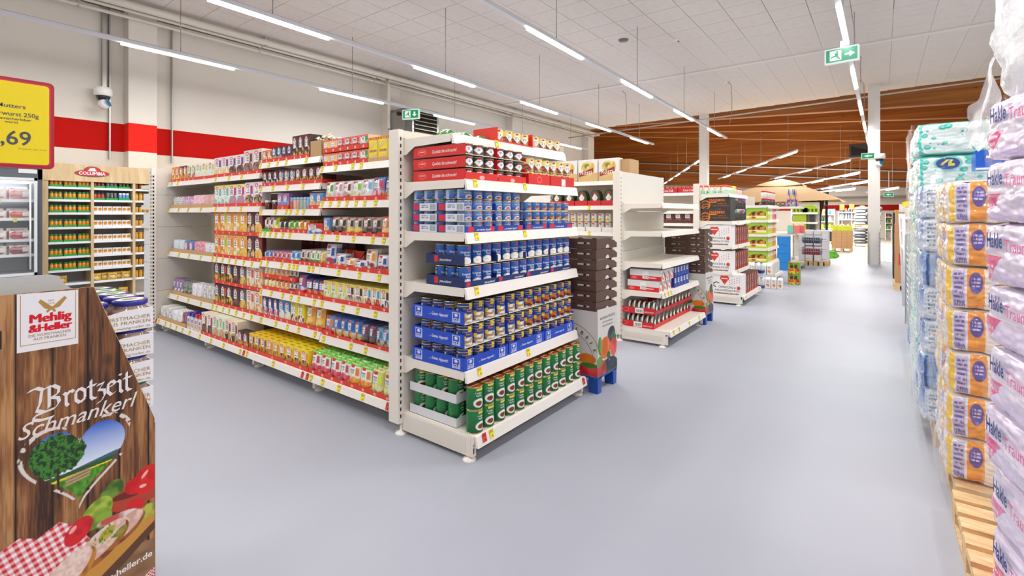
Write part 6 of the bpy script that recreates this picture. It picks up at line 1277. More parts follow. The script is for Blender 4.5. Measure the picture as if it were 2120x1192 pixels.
def meat(loc, w, h, c1, c2, label, name='meat_pack', tilt=.0):
    im = paint(['e6e0dc', ('b', .45, .45, .5, .45, c1, c2, 5), ('r', .62, .3, .92, .8, 'f0eee8')], 12, 8); ob(name, G().grid(lambda u, v: (0 + .02 * math.sin(math.pi * v), -w/2 + w * u, h * v), im, True).box(-.03, -w/2, 0, -.002, w/2, h * .9, 'd8ccc8'), BAG, None, loc, 0, label, 'meat pack', 'meat packs in the cooled cabinet', rot=(0, tilt, 0))
MT = [('d8989c', 'e8c0bc'), ('c85a50', 'e08068'), ('b03c44', 'd88c90'), ('8c3038', 'b85c64')]
for k, (z, hh) in enumerate(((1.79, .16), (1.51, .12), (1.19, .14), (.965, .14))):
    for i in range(5):
        meat((CX0 - .18, CY1 - .22 - i * .26, z + .002), .23, hh, MT[k][0], MT[k][1], f'{ordn(i + 1)} pink meat pack from right, {ordn(k + 1)} shelf of cooled cabinet'); meat((CX0 - .26, CY1 - .24 - i * .26, z + .002), .23, hh * 1.25, MT[(k + 1) % 4][1], MT[k][0], f'{ordn(i + 1)} meat pack behind the front line, {ordn(k + 1)} shelf of cooled cabinet')
# ------------------------------------------------------------------ oak spice shelf on the left wall
SX, SY0 = -10.9, 1.72
t = empty('spice_shelf', (SX, SY0, 0), 'tall oak wall shelf full of spice jars with a round brand crest on top', 'shelving'); t['label'] = 'tall oak wall shelf full of small spice jars against left wall'
YB = [0, .64, 1.23, 1.82, 2.41, 3.0]
ob('header', G().box(-.45, -.1, 2.13, .03, 3.05, 2.42, 'cfb48a'), OAK, t)
ob('side_panel', G().box(-.5, -.1, 0, .02, .08, 2.13, 'cfb48a'), OAK, t)
for k, y in enumerate(YB[1:]): ob('upright', G().box(-.5, y - .02, 0, .02, y + .02, 2.13, 'cfb48a'), OAK, t)
ob('back', G().box(-.5, .08, .1, -.48, 3.0, 2.13, 'b8b8b8'), PAINT, t)
SZ = [2.03, 1.82, 1.60, 1.356, 1.11, .868, .64, .41]
for b in range(5):
    y0, y1 = YB[b] + (.08 if b == 0 else .02), YB[b + 1] - .02
    for z in SZ + [.12]: s = ob('shelf', G().box(-.48, y0, z - .02, .0, y1, z, 'e4e4e4'), PAINT, t); ob('price_rail', G().box(0, y0, z - .035, .008, y1, z + .002, 'eceef2'), PLASTIC, s)
for n, yc in enumerate((.635, 1.82)):
    g = G(); w = .23
    def ell(rx, rz_, x, c, cz=2.275):
        n_ = 28; g.add([(x, yc, cz)] + [(x, yc + rx * math.cos(2 * math.pi * k / n_), cz + rz_ * math.sin(2 * math.pi * k / n_)) for k in range(n_)], [(0, k + 1, (k + 1) % n_ + 1) for k in range(n_)], c)
    ell(.115, .07, .034, '2c5c48', 2.325); ell(.235, .06, .0345, '2c5c48'); ell(.105, .06, .035, 'c8202c', 2.325); ell(.225, .05, .0355, 'c8202c')
    g.add([(.036, yc - .06, 2.315), (.036, yc + .06, 2.315), (.036, yc + .03, 2.37), (.036, yc - .03, 2.365)], [(0, 1, 2, 3)], 'f0e4e4')
    c_ = ob('crest', g, GLOSS, t); q = G(); q.text('COLUMBIA', lambda a, b: (.037, yc - .18 + a, 2.25 + b), .36, 'f4ecec', h=.052, bold=.03, res=2); ob('lettering', q, MATTE, c_)
wy = lambda y: SY0 + y
def spice(y, z, cb, cl, lab, grp, h=.115, r=.026, w=None): jar((SX - .05, wy(y), z), cb, cl, h, r, lab, grp, 'jar', 'spice_jar')
bz = ['top shelf'] + [f'{ordn(k)} shelf down' for k in range(2, 9)]
for k, z in enumerate(SZ[:7]):
    for tr in range(3):
        yc = .18 + tr * .178
        ctray((SX - .012, wy(yc), z + .0005), R90, .165, .12, .036, '16a040', f'{ordn(tr + 1)} green tray from left, {bz[k]}, leftmost oak bay', 'green spice trays')
        for j in range(3): spice(yc - .052 + j * .052, z + .004, 'e08c1c', '148c3c', f'{ordn(tr * 3 + j + 1)} green lidded spice jar from left, {bz[k]}, leftmost oak bay', 'green lidded spice jars', .125)
BC = [[('8c1c24', '8c2028'), ('6c7080', 'd8b898'), ('3c4c34', '2c3c48')], [('b03028', '303438'), ('484c4c', '6c7078'), ('5c8cc8', 'e8ecf0')]]
for k in range(2):
    for tr in range(3):
        yc = .74 + tr * .178; ctray((SX - .012, wy(yc), SZ[k] + .0005), R90, .165, .12, .036, '16a040', f'{ordn(tr + 1)} green tray from left, {bz[k]}, second oak bay', 'green spice trays')
        for j in range(3): spice(yc - .052 + j * .052, SZ[k] + .004, BC[k][tr][0], BC[k][tr][1], f'{ordn(tr * 3 + j + 1)} spice jar from left, {bz[k]}, second oak bay', 'mixed spice jars', .125)
wp = paint(['eceae6', ('b', .5, .5, .42, .3, 'e0942c', 'a8702c', 5), ('r', .1, .8, .9, .95, 'd8d4cc')], 8, 9)
WPM = setm(G().box(-.03, .001, 0, .03, .06, .105, 'e6e4e0').grid(lambda u, v: (-.03 + .06 * u, 0, .105 * v), wp).mesh('spice_pack'), CARD)
for k in range(2, 7):
    for tr in range(4):
        yc = .72 + tr * .135; ctray((SX - .012, wy(yc), SZ[k] + .0005), R90, .13, .12, .03, 'eeeeec', f'{ordn(tr + 1)} white tray from left, {bz[k]}, second oak bay', 'white spice trays')
        for j in range(2): ob('spice_pack', WPM, None, None, (SX - .018, wy(yc - .031 + j * .062), SZ[k] + .004), R90, f'{ordn(tr * 2 + j + 1)} white orange spice pack from left, {bz[k]}, second oak bay', 'box', 'white orange spice packs')
for k in range(8):
    for i in range(8):
        spice(1.28 + i * .066, SZ[k] + .001, 'c8942c' if k else '8c5c20', ['4a3018', 'c89020', '3c2c1c'][(k + i // 4) % 3], f'{ordn(i + 1)} amber spice jar from left, {bz[k]}, third oak bay', 'amber spice jars', .13, .029)
yb = paint(['d8a828', ('b', .5, .45, .35, .35, 'e8c050', '8c6c1c', 5), ('r', .3, .3, .7, .6, 'e8d8a0')], 9, 9)
YBM = setm(G().grid(lambda u, v: (.14 * (u - .5), .03 - .03 * (16 * u * (1 - u) * v * (1 - v)) ** .5, .13 * v), yb, True).box(-.06, .03, 0, .06, .04, .12, 'c89c28').mesh('bag'), BAG)
for i in range(7): ob('spice_bag', YBM, None, None, (SX - .02 - (i % 2) * .05, wy((.16, .26, .70, .84, .93, 1.03, 1.13)[i]), SZ[7] + .001), R90, f'{ordn(i + 1)} yellow spice bag from left on the lowest visible oak shelf', 'bag', 'yellow spice bags')
for i in range(3): ob('spice_bag', YBM, None, None, (SX - .03, wy(.75 + i * .17), .1215), R90, f'{ordn(i + 1)} yellow spice bag from left on the bottom oak shelf', 'bag', 'yellow spice bags')
# goods of the far left end shelf
wb = paint(['e6e6e8', ('r', .1, .2, .34, .62, 'd4dce4'), ('p', [(.12, .22), (.32, .22), (.32, .5)], '3c9c6c'), ('p', [(.12, .3), (.22, .6), (.12, .6)], '3c6cc0'), ('t', .5, .3, .8, .5, '8a8a90', 2)], 14, 12)
for k in range(5):
    for i in range(3): carton((-8.33 - .0 + i * .0, 2.52 + i * .31, .175 + k * .245), .29, .38, .24, f'{ordn(k + 1)} white carton from bottom, {ordn(i + 1)} stack at the far left end shelf', 'white cartons at the far left end shelf', wb, wb, 'e4e4e6', -R90)
for k, z in enumerate((1.442, 1.702)):
    for i in range(4): carton((-8.3, 2.45 + i * .2, z), .18, .3, .16, f'{ordn(i + 1)} blue white pack from near side, {["lower", "upper"][k]} shelf, far left end unit', 'blue white packs', None, paint(['e8e8ec', ('r', 0, .45, 1, .9, '2c3c7c'), ('r', 0, .38, 1, .46, 'a8d0e8'), ('r', 0, .9, 1, 1, 'd8b04c')], 10, 10), 'e4e6ea', -R90)
for i in range(3): carton((-8.2, 2.6 + i * .25, 1.9805), .22, .3, .17, f'{ordn(i + 1)} white wrapped pack on top of the far left end unit', 'white wrapped packs', None, None, 'ece9e8', -R90, mat=GLOSS)
# ------------------------------------------------------------------ wrapped pallets along the right
def puff(w, d, h, ims, seed, amp=.012, k=9.0, n=12, bul=.03):
    """bulging wrapped pack: ims = prints for (-x long side, -y end, top, +x side...)"""
    g = G(); rs = seed * 3.7
    def sh(p):
        x, y, z = p; q = (abs(x) ** k + abs(y) ** k + abs(z) ** k) ** (1 / k); x, y, z = x / q, y / q, z / q
        f = 1 + bul * (1 - min(1, max(abs(y), abs(z)) if abs(x) > .98 else max(abs(x), abs(z)) if abs(y) > .98 else max(abs(x), abs(y))) ** 2)
        nn = mnoise.noise(Vector((x * 2.2 + rs, y * 2.2, z * 2.6))) * amp + mnoise.noise(Vector((x * 6 + rs, y * 6, z * 7))) * amp * .5
        v = Vector((x * w / 2, y * d / 2, z * h / 2)); l = v.length; return tuple(v * (f + nn / max(l, .05))[0:0] if False else v * (f + nn / max(l, .05)))
    F = {'-x': lambda u, v: (-1, 1 - 2 * u, 2 * v - 1), '-y': lambda u, v: (2 * u - 1, -1, 2 * v - 1), '+y': lambda u, v: (1 - 2 * u, 1, 2 * v - 1), '+x': lambda u, v: (1, 2 * u - 1, 2 * v - 1), '+z': lambda u, v: (2 * u - 1, 2 * v - 1, 1), '-z': lambda u, v: (2 * u - 1, 1 - 2 * v, -1)}
    for f, fn in F.items(): g.grid(lambda u, v, fn=fn: (lambda q: (q[0], q[1], q[2] + h / 2))(sh(fn(u, v))), ims[f] if f in ims else np.full((6, 6, 3), lin(ims['c'])), True)
    return g
PK = 'e2348c'
hk_side = paint(['dccbe8', ('g', 0, 0, 1, .45, 'cdb6e0', 'e6dcf0'), ('p', [(0, .48), (0, 0), (.06, 0), (.3, .48)], 'e0287e'), ('p', [(.55, 0), (.9, 0), (.75, .2)], 'e85a98'), ('r', 0, .50, 1, .97, 'e4d8ee'), ('r', 0, .47, 1, .50, 'f2ecf4'), ('t', .04, .12, .18, .32, 'f4e4ee', 2), ('r', .84, .1, .94, .36, 'e8e0ee'), ('r', .87, .15, .91, .31, '5c6080')], 46, 26)
hk_end = paint(['e86aa8', ('p', [(0, 1), (1, 1), (.5, .5)], 'f0dce8'), ('p', [(0, 0), (1, 0), (.5, .5)], 'e0287e'), ('r', .1, .1, .4, .3, '6c4090')], 16, 16)
og_side = paint(['ecdfd0', ('r', 0, 0, .34, 1, 'f3eee6'), ('r', .34, 0, .6, 1, 'f0a848'), ('p', [(.6, 0), (.8, 0), (.72, 1), (.55, 1)], 'e8e0d4'), ('r', .85, 0, 1, 1, 'f0c030'), ('e', .45, .62, .11, .2, '6c60a8'), ('t', .38, .5, .54, .75, 'c8c0e0', 3), ('t', .08, .1, .3, .8, '8a80b8', 5)], 30, 20)
og_end = paint(['ece8ea', ('r', 0, 0, .05, 1, 'f0cc30'), ('r', .07, .06, .28, .94, 'c9c4dc'), ('t', .09, .12, .26, .85, '6c64a8', 7), ('r', .31, 0, .58, 1, 'f0a440'), ('e', .45, .62, .11, .24, '6058a8'), ('t', .38, .5, .52, .74, 'd8d0f0', 3), ('p', [(.58, 0), (.72, 0), (.66, 1), (.58, 1)], 'f4eee2'), ('p', [(.74, 0), (.9, 0), (.88, 1), (.80, .7)], 'f4c42c'), ('s', .08, .06, .27, .2, '5c54a0', 7)], 34, 24)
bl_end = paint(['e6ecf2', ('r', .35, 0, .45, 1, 'b03c8c'), ('p', [(.45, .55), (1, .1), (1, 1), (.45, 1)], '1c5cc0'), ('p', [(.45, 0), (1, 0), (1, .12), (.45, .5)], 'dfe6ee'), ('r', 0, 0, .1, 1, 'd0dce8'), ('t', .12, .15, .32, .85, '6c7ca0', 6)], 24, 20)
bl_end2 = paint(['dfe6ee', ('r', .3, .35, 1, 1, '1c58c0'), ('g', .3, 0, 1, .35, 'c8dcf0', '4c90dc'), ('r', 0, 0, .3, 1, '8ca8d0'), ('r', .1, 0, .16, 1, '28509c')], 24, 20)
bl_side = paint(['d4dfe8', ('r', .1, 0, .3, 1, '4ab8a8'), ('g', .5, 0, 1, 1, 'dfe8ee', '2c68c4')], 20, 16)
def teal_im(sd, logo):
    def fn(im, U, V):
        h, w = U.shape; r = random.Random(sd); e = np.clip(np.minimum(V, 1 - V) * 7, 0, 1) * np.clip(np.minimum(U, 1 - U) * 9, 0, 1)
        for _ in range(42):
            cx, cy, s = r.random(), r.random(), r.choice((.015, .02, .03, .05)); m = ((U - cx) / s) ** 2 + ((V - cy) / (s * 1.5)) ** 2 < 1; im[m] = lin('38b8a8')
            if s > .025: m = ((U - cx - s * .1) / (s * .6)) ** 2 + ((V - cy - s * .3) / (s * .8)) ** 2 < 1; im[m] = lin('7cd4c8')
        im[e < .35] = lin('4cc4b4')
        for x in (.33, .66): im[abs(U - x) < .004] *= .8
        im[abs(V - .5) < .01] *= .85
    o = ['e4eeea', ('f', fn)]
    if logo: o += [('e', .36, .74, .17, .24, '7cd0c4'), ('e', .36, .74, .14, .19, '2c3c94'), ('p', [(.27, .68), (.34, .86), (.38, .86), (.30, .68)], 'dcd83c'), ('p', [(.36, .66), (.44, .66), (.44, .74), (.40, .74), (.42, .86), (.38, .86)], 'dcd83c')]
    return paint(o, 44, 26)
tl1, tl2 = teal_im(3, True), teal_im(5, False)
WD = {}
def pallet(x0, x1, y0, y1, label, col=None):
    t = empty('pallet', ((x0 + x1) / 2, y0, 0), label, 'pallet', 'pallets along the right'); w = x1 - x0; L = y1 - y0; m = PALW if not col else PLASTIC; c = col or 'd8b483'
    nb = 7
    for k in range(nb):
        a = k * (L - .11) / (nb - 1); ob('deck_board', G().box(-w/2, a, .122 + .001 * (k % 2), w/2, a + .1, .144, c), m, t)
    for x in (-w/2, -.05, w/2 - .1):
        ob('stringer_board', G().box(x, 0, .1, x + .1, L, .12, c), m, t); ob('base_board', G().box(x, 0, 0, x + .1, L, .022, c), m, t)
        for y in (0, L/2 - .07, L - .14): ob('block', G().box(x, y, .022, x + .1, y + .14, .1, c), m, t)
    return t
pallet(.34, 1.14, .55, 1.35, 'light wooden pallet nearest the camera side, mostly outside the view'); pallet(.31, 1.11, 1.42, 2.42, 'second wooden pallet from the camera carrying the pink tissue packs'); pallet(.30, 1.10, 2.50, 3.46, 'wooden pallet with bare deck boards in front of the orange packs')
pallet(.32, 1.12, 3.50, 4.32, 'wooden pallet under the orange yellow tissue packs'); pallet(.30, 1.1, 4.40, 5.2, 'wooden pallet under the blue white tissue packs'); pallet(.29, 1.09, 5.3, 6.1, 'wooden pallet under the tall teal tissue packs'); pallet(.28, 1.08, 6.2, 7.0, 'light wooden pallet behind the teal packs'); pallet(.27, 1.07, 7.1, 7.9, 'blue plastic pallet before the wire basket rack', '1c5cb8')
def stack(name, ims, ims2, cx, cy, w, d, h, z0, n, desc, rz=0, step=None, amp=.012, txt=None, stacks=1, mat=BAG):
    ms = [setm(puff(w, d, h, im, 5 + 3 * i, amp).mesh('tissue_pack'), mat) for i, im in enumerate((ims, ims2, ims))]
    for k in range(n):
        o = ob('tissue_pack', ms[k % 3], None, None, (cx + rnd.uniform(-.008, .008), cy + rnd.uniform(-.008, .008), z0 + k * (step or h)), rz + rnd.uniform(-.03, .03), f'{ordn(k + 1)} {desc} from the bottom', 'tissue pack', f'{desc}s in a stack')
        if txt: txt(o, k)
def hk_txt(o, k):
    W_, D_, H_ = .36, .62, .235; q = G()
    def f(a, b): return (-W_/2 - .008 - .008 * (1 - (2 * (a) / D_ - 1) ** 2), D_/2 - a, b)
    q.text('Hakle', lambda a, b: f(.095 + a, .145 + b), .13, '28387c', h=.055, bold=.02); q.text('Traumweich', lambda a, b: f(.245 + a, .135 + b), .30, 'e0508c', h=.045, bold=.0)
    ob('lettering', q, MATTE, o)
HK = {'-x': hk_side, '+y': hk_end, '-y': hk_end, 'c': 'e6dcec'}; OG = {'-x': og_side, '-y': og_end, 'c': 'f0e8e0'}; B1 = {'-x': bl_side, '-y': bl_end, 'c': 'd8e4f0'}; B2 = {'-x': bl_side, '-y': bl_end2, 'c': 'd8e4f0'}; TL = {'-x': tl2, '-y': tl1, 'c': '7cd0c4'}; TL2 = {'-x': tl2, '-y': tl2, 'c': '8cd8cc'}
stack('hk', HK, HK, .565, 2.43, .36, .62, .235, .15, 8, 'lilac pink tissue pack at the far end', .19, txt=hk_txt)
stack('hk', HK, HK, .60, 1.78, .36, .62, .235, .15, 9, 'lilac pink tissue pack nearer the camera', .10, txt=hk_txt)
stack('og', OG, OG, .415, 3.74, .25, .36, .232, .15, 7, 'orange yellow tissue pack at the near corner', .05); stack('og', OG, OG, .685, 3.75, .25, .36, .232, .15, 7, 'orange yellow tissue pack second from aisle', .0); stack('og', OG, OG, .44, 4.13, .3, .36, .232, .15, 7, 'orange yellow tissue pack in the second line', 0)
stack('bl', B1, B2, .345, 4.62, .24, .38, .235, .15, 7, 'blue white tissue pack at the near corner', .03); stack('bl', B2, B1, .61, 4.62, .26, .38, .235, .15, 7, 'blue white tissue pack second from aisle', 0); stack('bl', B2, B1, .40, 5.0, .34, .34, .235, .15, 7, 'blue white tissue pack in the second line', 0)
stack('tl', TL, TL2, .50, 5.55, .52, .40, .275, .15, 8, 'teal bubble tissue pack at the near corner', .04); stack('tl', TL2, TL, .48, 5.96, .50, .38, .27, .15, 8, 'teal bubble tissue pack in the second line', 0); stack('tl', TL2, TL, 1.05, 5.6, .5, .5, .275, .15, 8, 'teal bubble tissue pack farther from the aisle', 0)
stack('og', OG, OG, 1.10, 3.85, .5, .6, .24, .15, 8, 'orange tissue pack farther from the aisle', 0); stack('bl', B2, B1, 1.02, 4.8, .5, .6, .235, .15, 8, 'blue tissue pack farther from the aisle', 0)
# loose stretch film around each load
def film(x0, x1, y0, y1, z0, z1, label, seed, amp=.02, mat=FILM, nz=34):
    g = G(); R_ = [(x0, y1), (x0, y0), (x1, y0)]; n1, n2 = 26, 18; vs = []; P = []
    for i in range(n1): P.append((x0, y1 + (y0 - y1) * i / n1, -1, 0))
    for i in range(n2 + 1): P.append((x0 + (x1 - x0) * i / n2, y0, 0, -1))
    m = len(P)
    for j in range(nz + 1):
        z = z0 + (z1 - z0) * j / nz
        for (x, y, nx_, ny_) in P:
            q = Vector((x * 3 + seed, y * 3, z * 5)); a = mnoise.noise(q) * amp + abs(mnoise.noise(q * 2.1)) * amp * .45; vs.append((x + nx_ * a + .004 * mnoise.noise(q * 6), y + ny_ * a, z + .02 * mnoise.noise(q * 1.3) * (j in (0, nz))))
    g.add(vs, [(j * m + i, j * m + i + 1, (j + 1) * m + i + 1, (j + 1) * m + i) for j in range(nz) for i in range(m - 1)], 'ffffff', True)
    ob('stretch_film', g, mat, label=label, cat='film', group='clear films around the pallet loads')
film(.265, .82, 3.50, 4.32, .12, 1.84, 'clear wrinkled film around the orange tissue packs', 1); film(.20, .76, 4.38, 5.2, .12, 1.86, 'clear wrinkled film around the blue tissue packs', 5); film(.205, .8, 5.3, 6.18, .12, 2.33, 'clear wrinkled film around the teal tissue packs', 9, .018)
# bag of white rolls bulging on top at the right edge
def blob(w, d, h, seed, mat, label, loc, c='f0f1f2', name='roll_bag', cat='bag'):
    g = puff(w, d, h, {'c': c}, seed, .05, 3.2, bul=.06); 
    n = G()
    m = g.mesh(name); setm(m, mat); return ob(name, m, None, None, loc, .1, label, cat)
def bag(w, d, h, seed, label, loc, mat=MILKY, n=22):
    g = G()
    def fn(u, v):
        a = 2 * math.pi * u; rr_ = (abs(math.cos(a)) ** 3 + abs(math.sin(a)) ** 3) ** (-1 / 3); t_ = v * 2 - 1; e = (1 - abs(t_) ** 4) ** .25 if abs(t_) < 1 else 0
        q = Vector((math.cos(a) * 2 + seed, math.sin(a) * 2, v * 6)); k_ = 1 + .10 * mnoise.noise(q) + .07 * mnoise.noise(q * 2.7); return (w / 2 * rr_ * math.cos(a) * e * k_, d / 2 * rr_ * math.sin(a) * e * k_, h * v)
    g.grid(fn, np.full((n, 34, 3), 1.0), True); return ob('film_bag', g, mat, None, loc, 0, label, 'bag', 'crumpled milky bags over the packs')
def rolls(x, y, z, nx, ny, nz, label):
    m = setm(G().lathe([(.02, 0), (.052, .002), (.054, .01), (.054, .09), (.052, .098), (.02, .1)], 'f0f0ee', 16).mesh('paper_roll'), MATTE); k = 0
    for c in range(nz):
        for b in range(ny):
            for a in range(nx): k += 1; ob('paper_roll', m, None, None, (x + a * .11, y + b * .11, z + c * .102), 0, f'white paper roll in the tall bag, row {ordn(b + 1)}, column {ordn(a + 1)}, layer {ordn(c + 1)}', 'roll', 'white paper rolls in the tall bag')
rolls(.45, 2.52, 2.06, 2, 2, 4, '')
bag(.36, .38, .60, 4, 'tall crumpled milky bag with paper rolls at the top right', (.535, 2.56, 2.01))
film(.335, .8, 1.5, 2.7, .5, 2.0, 'clear loose film hanging over the nearest lilac packs', 13, .016, THIN)
g = G(); 
def flag(u, v): q = Vector((u * 3, v * 3, 2)); return (.365 - .05 * u + .03 * mnoise.noise(q), 2.68 + .34 * u + .03 * mnoise.noise(q * 2), 2.22 - .20 * u - (.34 - .20 * u) * v + .02 * math.sin(9 * u))
g.grid(flag, np.full((14, 16, 3), 1.0), True); ob('film_flap', g, MILKY, None, (0, 0, 0), 0, 'loose flap of milky film stretched from the roll bag towards the teal packs', 'film')
# blue handle pack lying over the teal/orange loads
im = paint(['1c5cc4', ('r', 0, 0, 1, .1, 'e8ecf0'), ('b', .8, .25, .2, .15, 'e82c7c', 'f0b020', 5), ('e', .35, .6, .16, .3, '0f3c90'), ('t', .25, .5, .45, .7, 'dfe8f4', 1), ('t', .55, .4, .85, .8, '8cb0e0', 4)], 20, 14)
ob('blue_pack', G().box(-.11, 0.002, 0, .11, .2, .14, '1c5cc4').grid(lambda u, v: (-.11 + .22 * u, 0, .14 * v), im), GLOSS, None, (.66, 4.85, 1.91), 0, 'small blue tissue pack lying on top between orange and teal stacks', 'tissue pack')
# wire basket rack, plastic tub rack, boxes farther along the right
t = empty('basket_rack', (.30, 7.95, 0), 'grey rack of nested wire baskets beyond the teal packs', 'rack')
for k in range(11):
    z = .20 + k * .085; b = G()
    for q in range(8): b.tube([(.0, q * .15, z), (.012, q * .15, z + .06)], .004, 'b8bcc0', 4)
    b.tube([(0, 0, z + .06), (0, 1.05, z + .06)], .007, 'd0d4d8', 5); b.tube([(0, 0, z + .06), (.5, 0, z + .06)], .007, 'd0d4d8', 5)
    for q in range(6): b.tube([(.04 + q * .09, 0, z), (.04 + q * .09, 0, z + .06)], .004, 'b8bcc0', 4)
    b.box(.01, .01, z - .002, .5, 1.04, z, '7c8084'); ob('basket', b, GREY, t)
ob('post', G().box(-.02, -.03, 0, .01, 0, 1.28, 'c8ccd0').box(.5, -.03, 0, .53, 0, 1.28, 'c8ccd0').box(-.02, 1.06, 0, .01, 1.09, 1.28, 'c8ccd0'), GREY, t)
t = empty('tub_rack', (.27, 9.3, 0), 'white slanted rack holding clear plastic tubs on the right', 'rack')
for z in (1.02, 1.28, 1.5): ob('shelf', G().box(0, 0, z, .62, 1.5, z + .025, 'eef0f2'), PLASTIC, t)
for (x, y) in ((0, 0), (0, 1.46), (.58, 0)): ob('post', G().tube([(x + .05, y, 0), (x, y, 1.58)], .022, 'e4e6e8', 8), PLASTIC, t)
for k, z in enumerate((1.046, 1.306, 1.526)):
    for i in range(3):
        g = G(); a, b, h = .26, .2, .15; g.add([(-a, -b, 0), (a, -b, 0), (a, b, 0), (-a, b, 0), (-a * 1.12, -b * 1.12, h), (a * 1.12, -b * 1.12, h), (a * 1.12, b * 1.12, h), (-a * 1.12, b * 1.12, h)], [(0, 1, 5, 4), (1, 2, 6, 5), (2, 3, 7, 6), (3, 0, 4, 7), (3, 2, 1, 0)], 'e8ecee')
        o = ob('plastic_tub', g, CLEAR, None, (.60, 9.55 + i * .48, z), 0, f'{ordn(i + 1)} clear plastic tub from near side, {["lower", "middle", "upper"][k]} level of slanted rack', 'tub', 'clear plastic tubs')
        ob('rim', G().box(-a * 1.14, -b * 1.14, h, a * 1.14, -b * 1.05, h + .012, 'f0f2f4').box(-a * 1.14, -b * 1.14, h, -a * 1.06, b * 1.14, h + .012, 'f0f2f4'), PLASTIC, o)
for i in range(3): ob('price_board', G().box(-.16, 0, 0, .16, .02, .07, 'f0d81c').box(-.1, -.002, .02, .1, 0, .05, 'c8b010'), PLASTIC, None, (.45 + .0 * i, 9.5 + i * .5, 1.70), 0, f'{ordn(i + 1)} yellow price board over the clear tubs', 'sign', 'yellow price boards')
bxa = paint(['bf8f5f', ('r', .2, .1, .45, .42, '8a5f38'), ('r', .22, .12, .43, .40, 'bf8f5f'), ('r', .55, .1, .8, .42, '8a5f38'), ('r', .57, .12, .78, .40, 'bf8f5f'), ('p', [(.26, .16), (.28, .16), (.28, .36), (.26, .36)], '4a3420'), ('p', [(.36, .16), (.38, .16), (.38, .36), (.36, .36)], '4a3420'), ('p', [(.6, .28), (.75, .28), (.68, .38)], '4a3420'), ('r', .67, .16, .685, .3, '4a3420')], 24, 20)
bxr = paint(['bf8f5f', ('r', .12, .02, .95, .9, 'd01c1c'), ('e', .3, .3, .03, .04, 'f0e0e0')], 18, 14)
BP = pallet(.22, .82, 12.85, 13.65, 'old brown wooden pallet under the brown cartons on the right')
for k, (z, h, im, lb) in enumerate(((.146, .36, bxa, 'brown carton with arrow marks, lowest on the right pallet'), (.508, .27, bxr, 'brown carton with red panel, second on the right pallet'), (.78, .38, bxa, 'brown carton with arrow marks, third on the right pallet'), (1.162, .2, bxr, 'open brown carton with red lid on the right pallet stack'))):
    carton((.50, 12.87, z), .52, .6, h, lb, 'brown cartons on the right pallet', im, im, 'bf8f5f')
carton((.50, 12.9, 1.364), .5, .5, .25, 'plain brown carton topmost of the right pallet stack', 'brown cartons on the right pallet', None, None, 'c09468')
for i, (y, z, c, lb) in enumerate(((15, 1.6, '2c2e34', 'tall black storage box on the right beyond the cartons'), (17.2, 1.3, '3c3e44', 'grey appliance box on the right farther back'), (19.6, 1.2, 'c8c4bc', 'pale box stack on the right farther back'), (22.5, 1.3, '4a4c50', 'dark stack on the right near the far shelves'))):
    carton((.55 + i * .08, y, .001), .62, 1.1, z, lb, 'goods along the right side', None, None, c, mat=PLASTIC)
carton((.62, 15.1, 1.603), .5, .5, .2, 'white tub lid box on top of the black storage box', 'goods along the right side', None, None, 'eceef0', mat=PLASTIC)
for i in range(5):
    g = puff(.7, .5, .11, {'c': 'c8c0b0'}, 60 + i, .02, 5); ob('wrapped_sack', setm(g.mesh('wrapped_sack'), BAG), None, None, (1.0, 16.3, 1.55 + i * .09), 0, f'{ordn(i + 1)} beige wrapped cushion from bottom on the right rack', 'cushion', 'beige wrapped cushions')
carton((1.0, 16.0, .001), .8, .7, 1.54, 'white rack block under the beige wrapped cushions', 'goods along the right side', None, None, 'dcdcda')
# ------------------------------------------------------------------ far area
t = empty('gazebo', (-2.95, 20.6, 0), 'beige canopy gazebo with dark frame standing beyond the end shelves', 'gazebo')
def roof(g, h0, h1, r0, r1, z0, z1, c):
    n = 8
    for s in range(4):
        a0, a1 = math.pi / 4 + s * R90, math.pi / 4 + (s + 1) * R90; q = math.sqrt(2)
        def f(u, v):
            r_ = (r0 + (r1 - r0) * v) * q; x = r_ * (math.cos(a0) * (1 - u) + math.cos(a1) * u); y = r_ * (math.sin(a0) * (1 - u) + math.sin(a1) * u); return (x, y, z0 + (z1 - z0) * (v ** .85) - .05 * math.sin(math.pi * u) * (1 - v))
        g.grid(f, np.full((5, n, 3), lin(c)), True)
g = G(); roof(g, 0, 0, 1.9, .55, 2.02, 2.62, 'b89a74'); roof(g, 0, 0, .75, .02, 2.60, 2.86, 'b4966f'); ob('canopy', g, CLOTH, t)
for sx in (-1, 1):
    for sy in (-1, 1): ob('post', G().box(sx * 1.32 - .04, sy * 1.32 - .04, 0, sx * 1.32 + .04, sy * 1.32 + .04, 2.08, '2c2a2c'), PAINT, t)
for s in range(4):
    g = G(); L = 1.36
    for z in (2.06, 1.86): g.box(-L, -1.34, z, L, -1.31, z + .025, '2a2826')
    for k in range(18):
        x0 = -L + k * 2 * L / 18; x1 = x0 + 2 * L / 18; g.add([(x0, -1.33, 1.88), (x0 + .015, -1.33, 1.88), (x1, -1.33, 2.06), (x1 - .015, -1.33, 2.06)], [(0, 1, 2, 3)], '2a2826').add([(x1, -1.33, 1.88), (x1 - .015, -1.33, 1.88), (x0, -1.33, 2.06), (x0 + .015, -1.33, 2.06)], [(0, 1, 2, 3)], '2a2826')
    ob('lattice', g, PAINT, t, rz=s * R90)
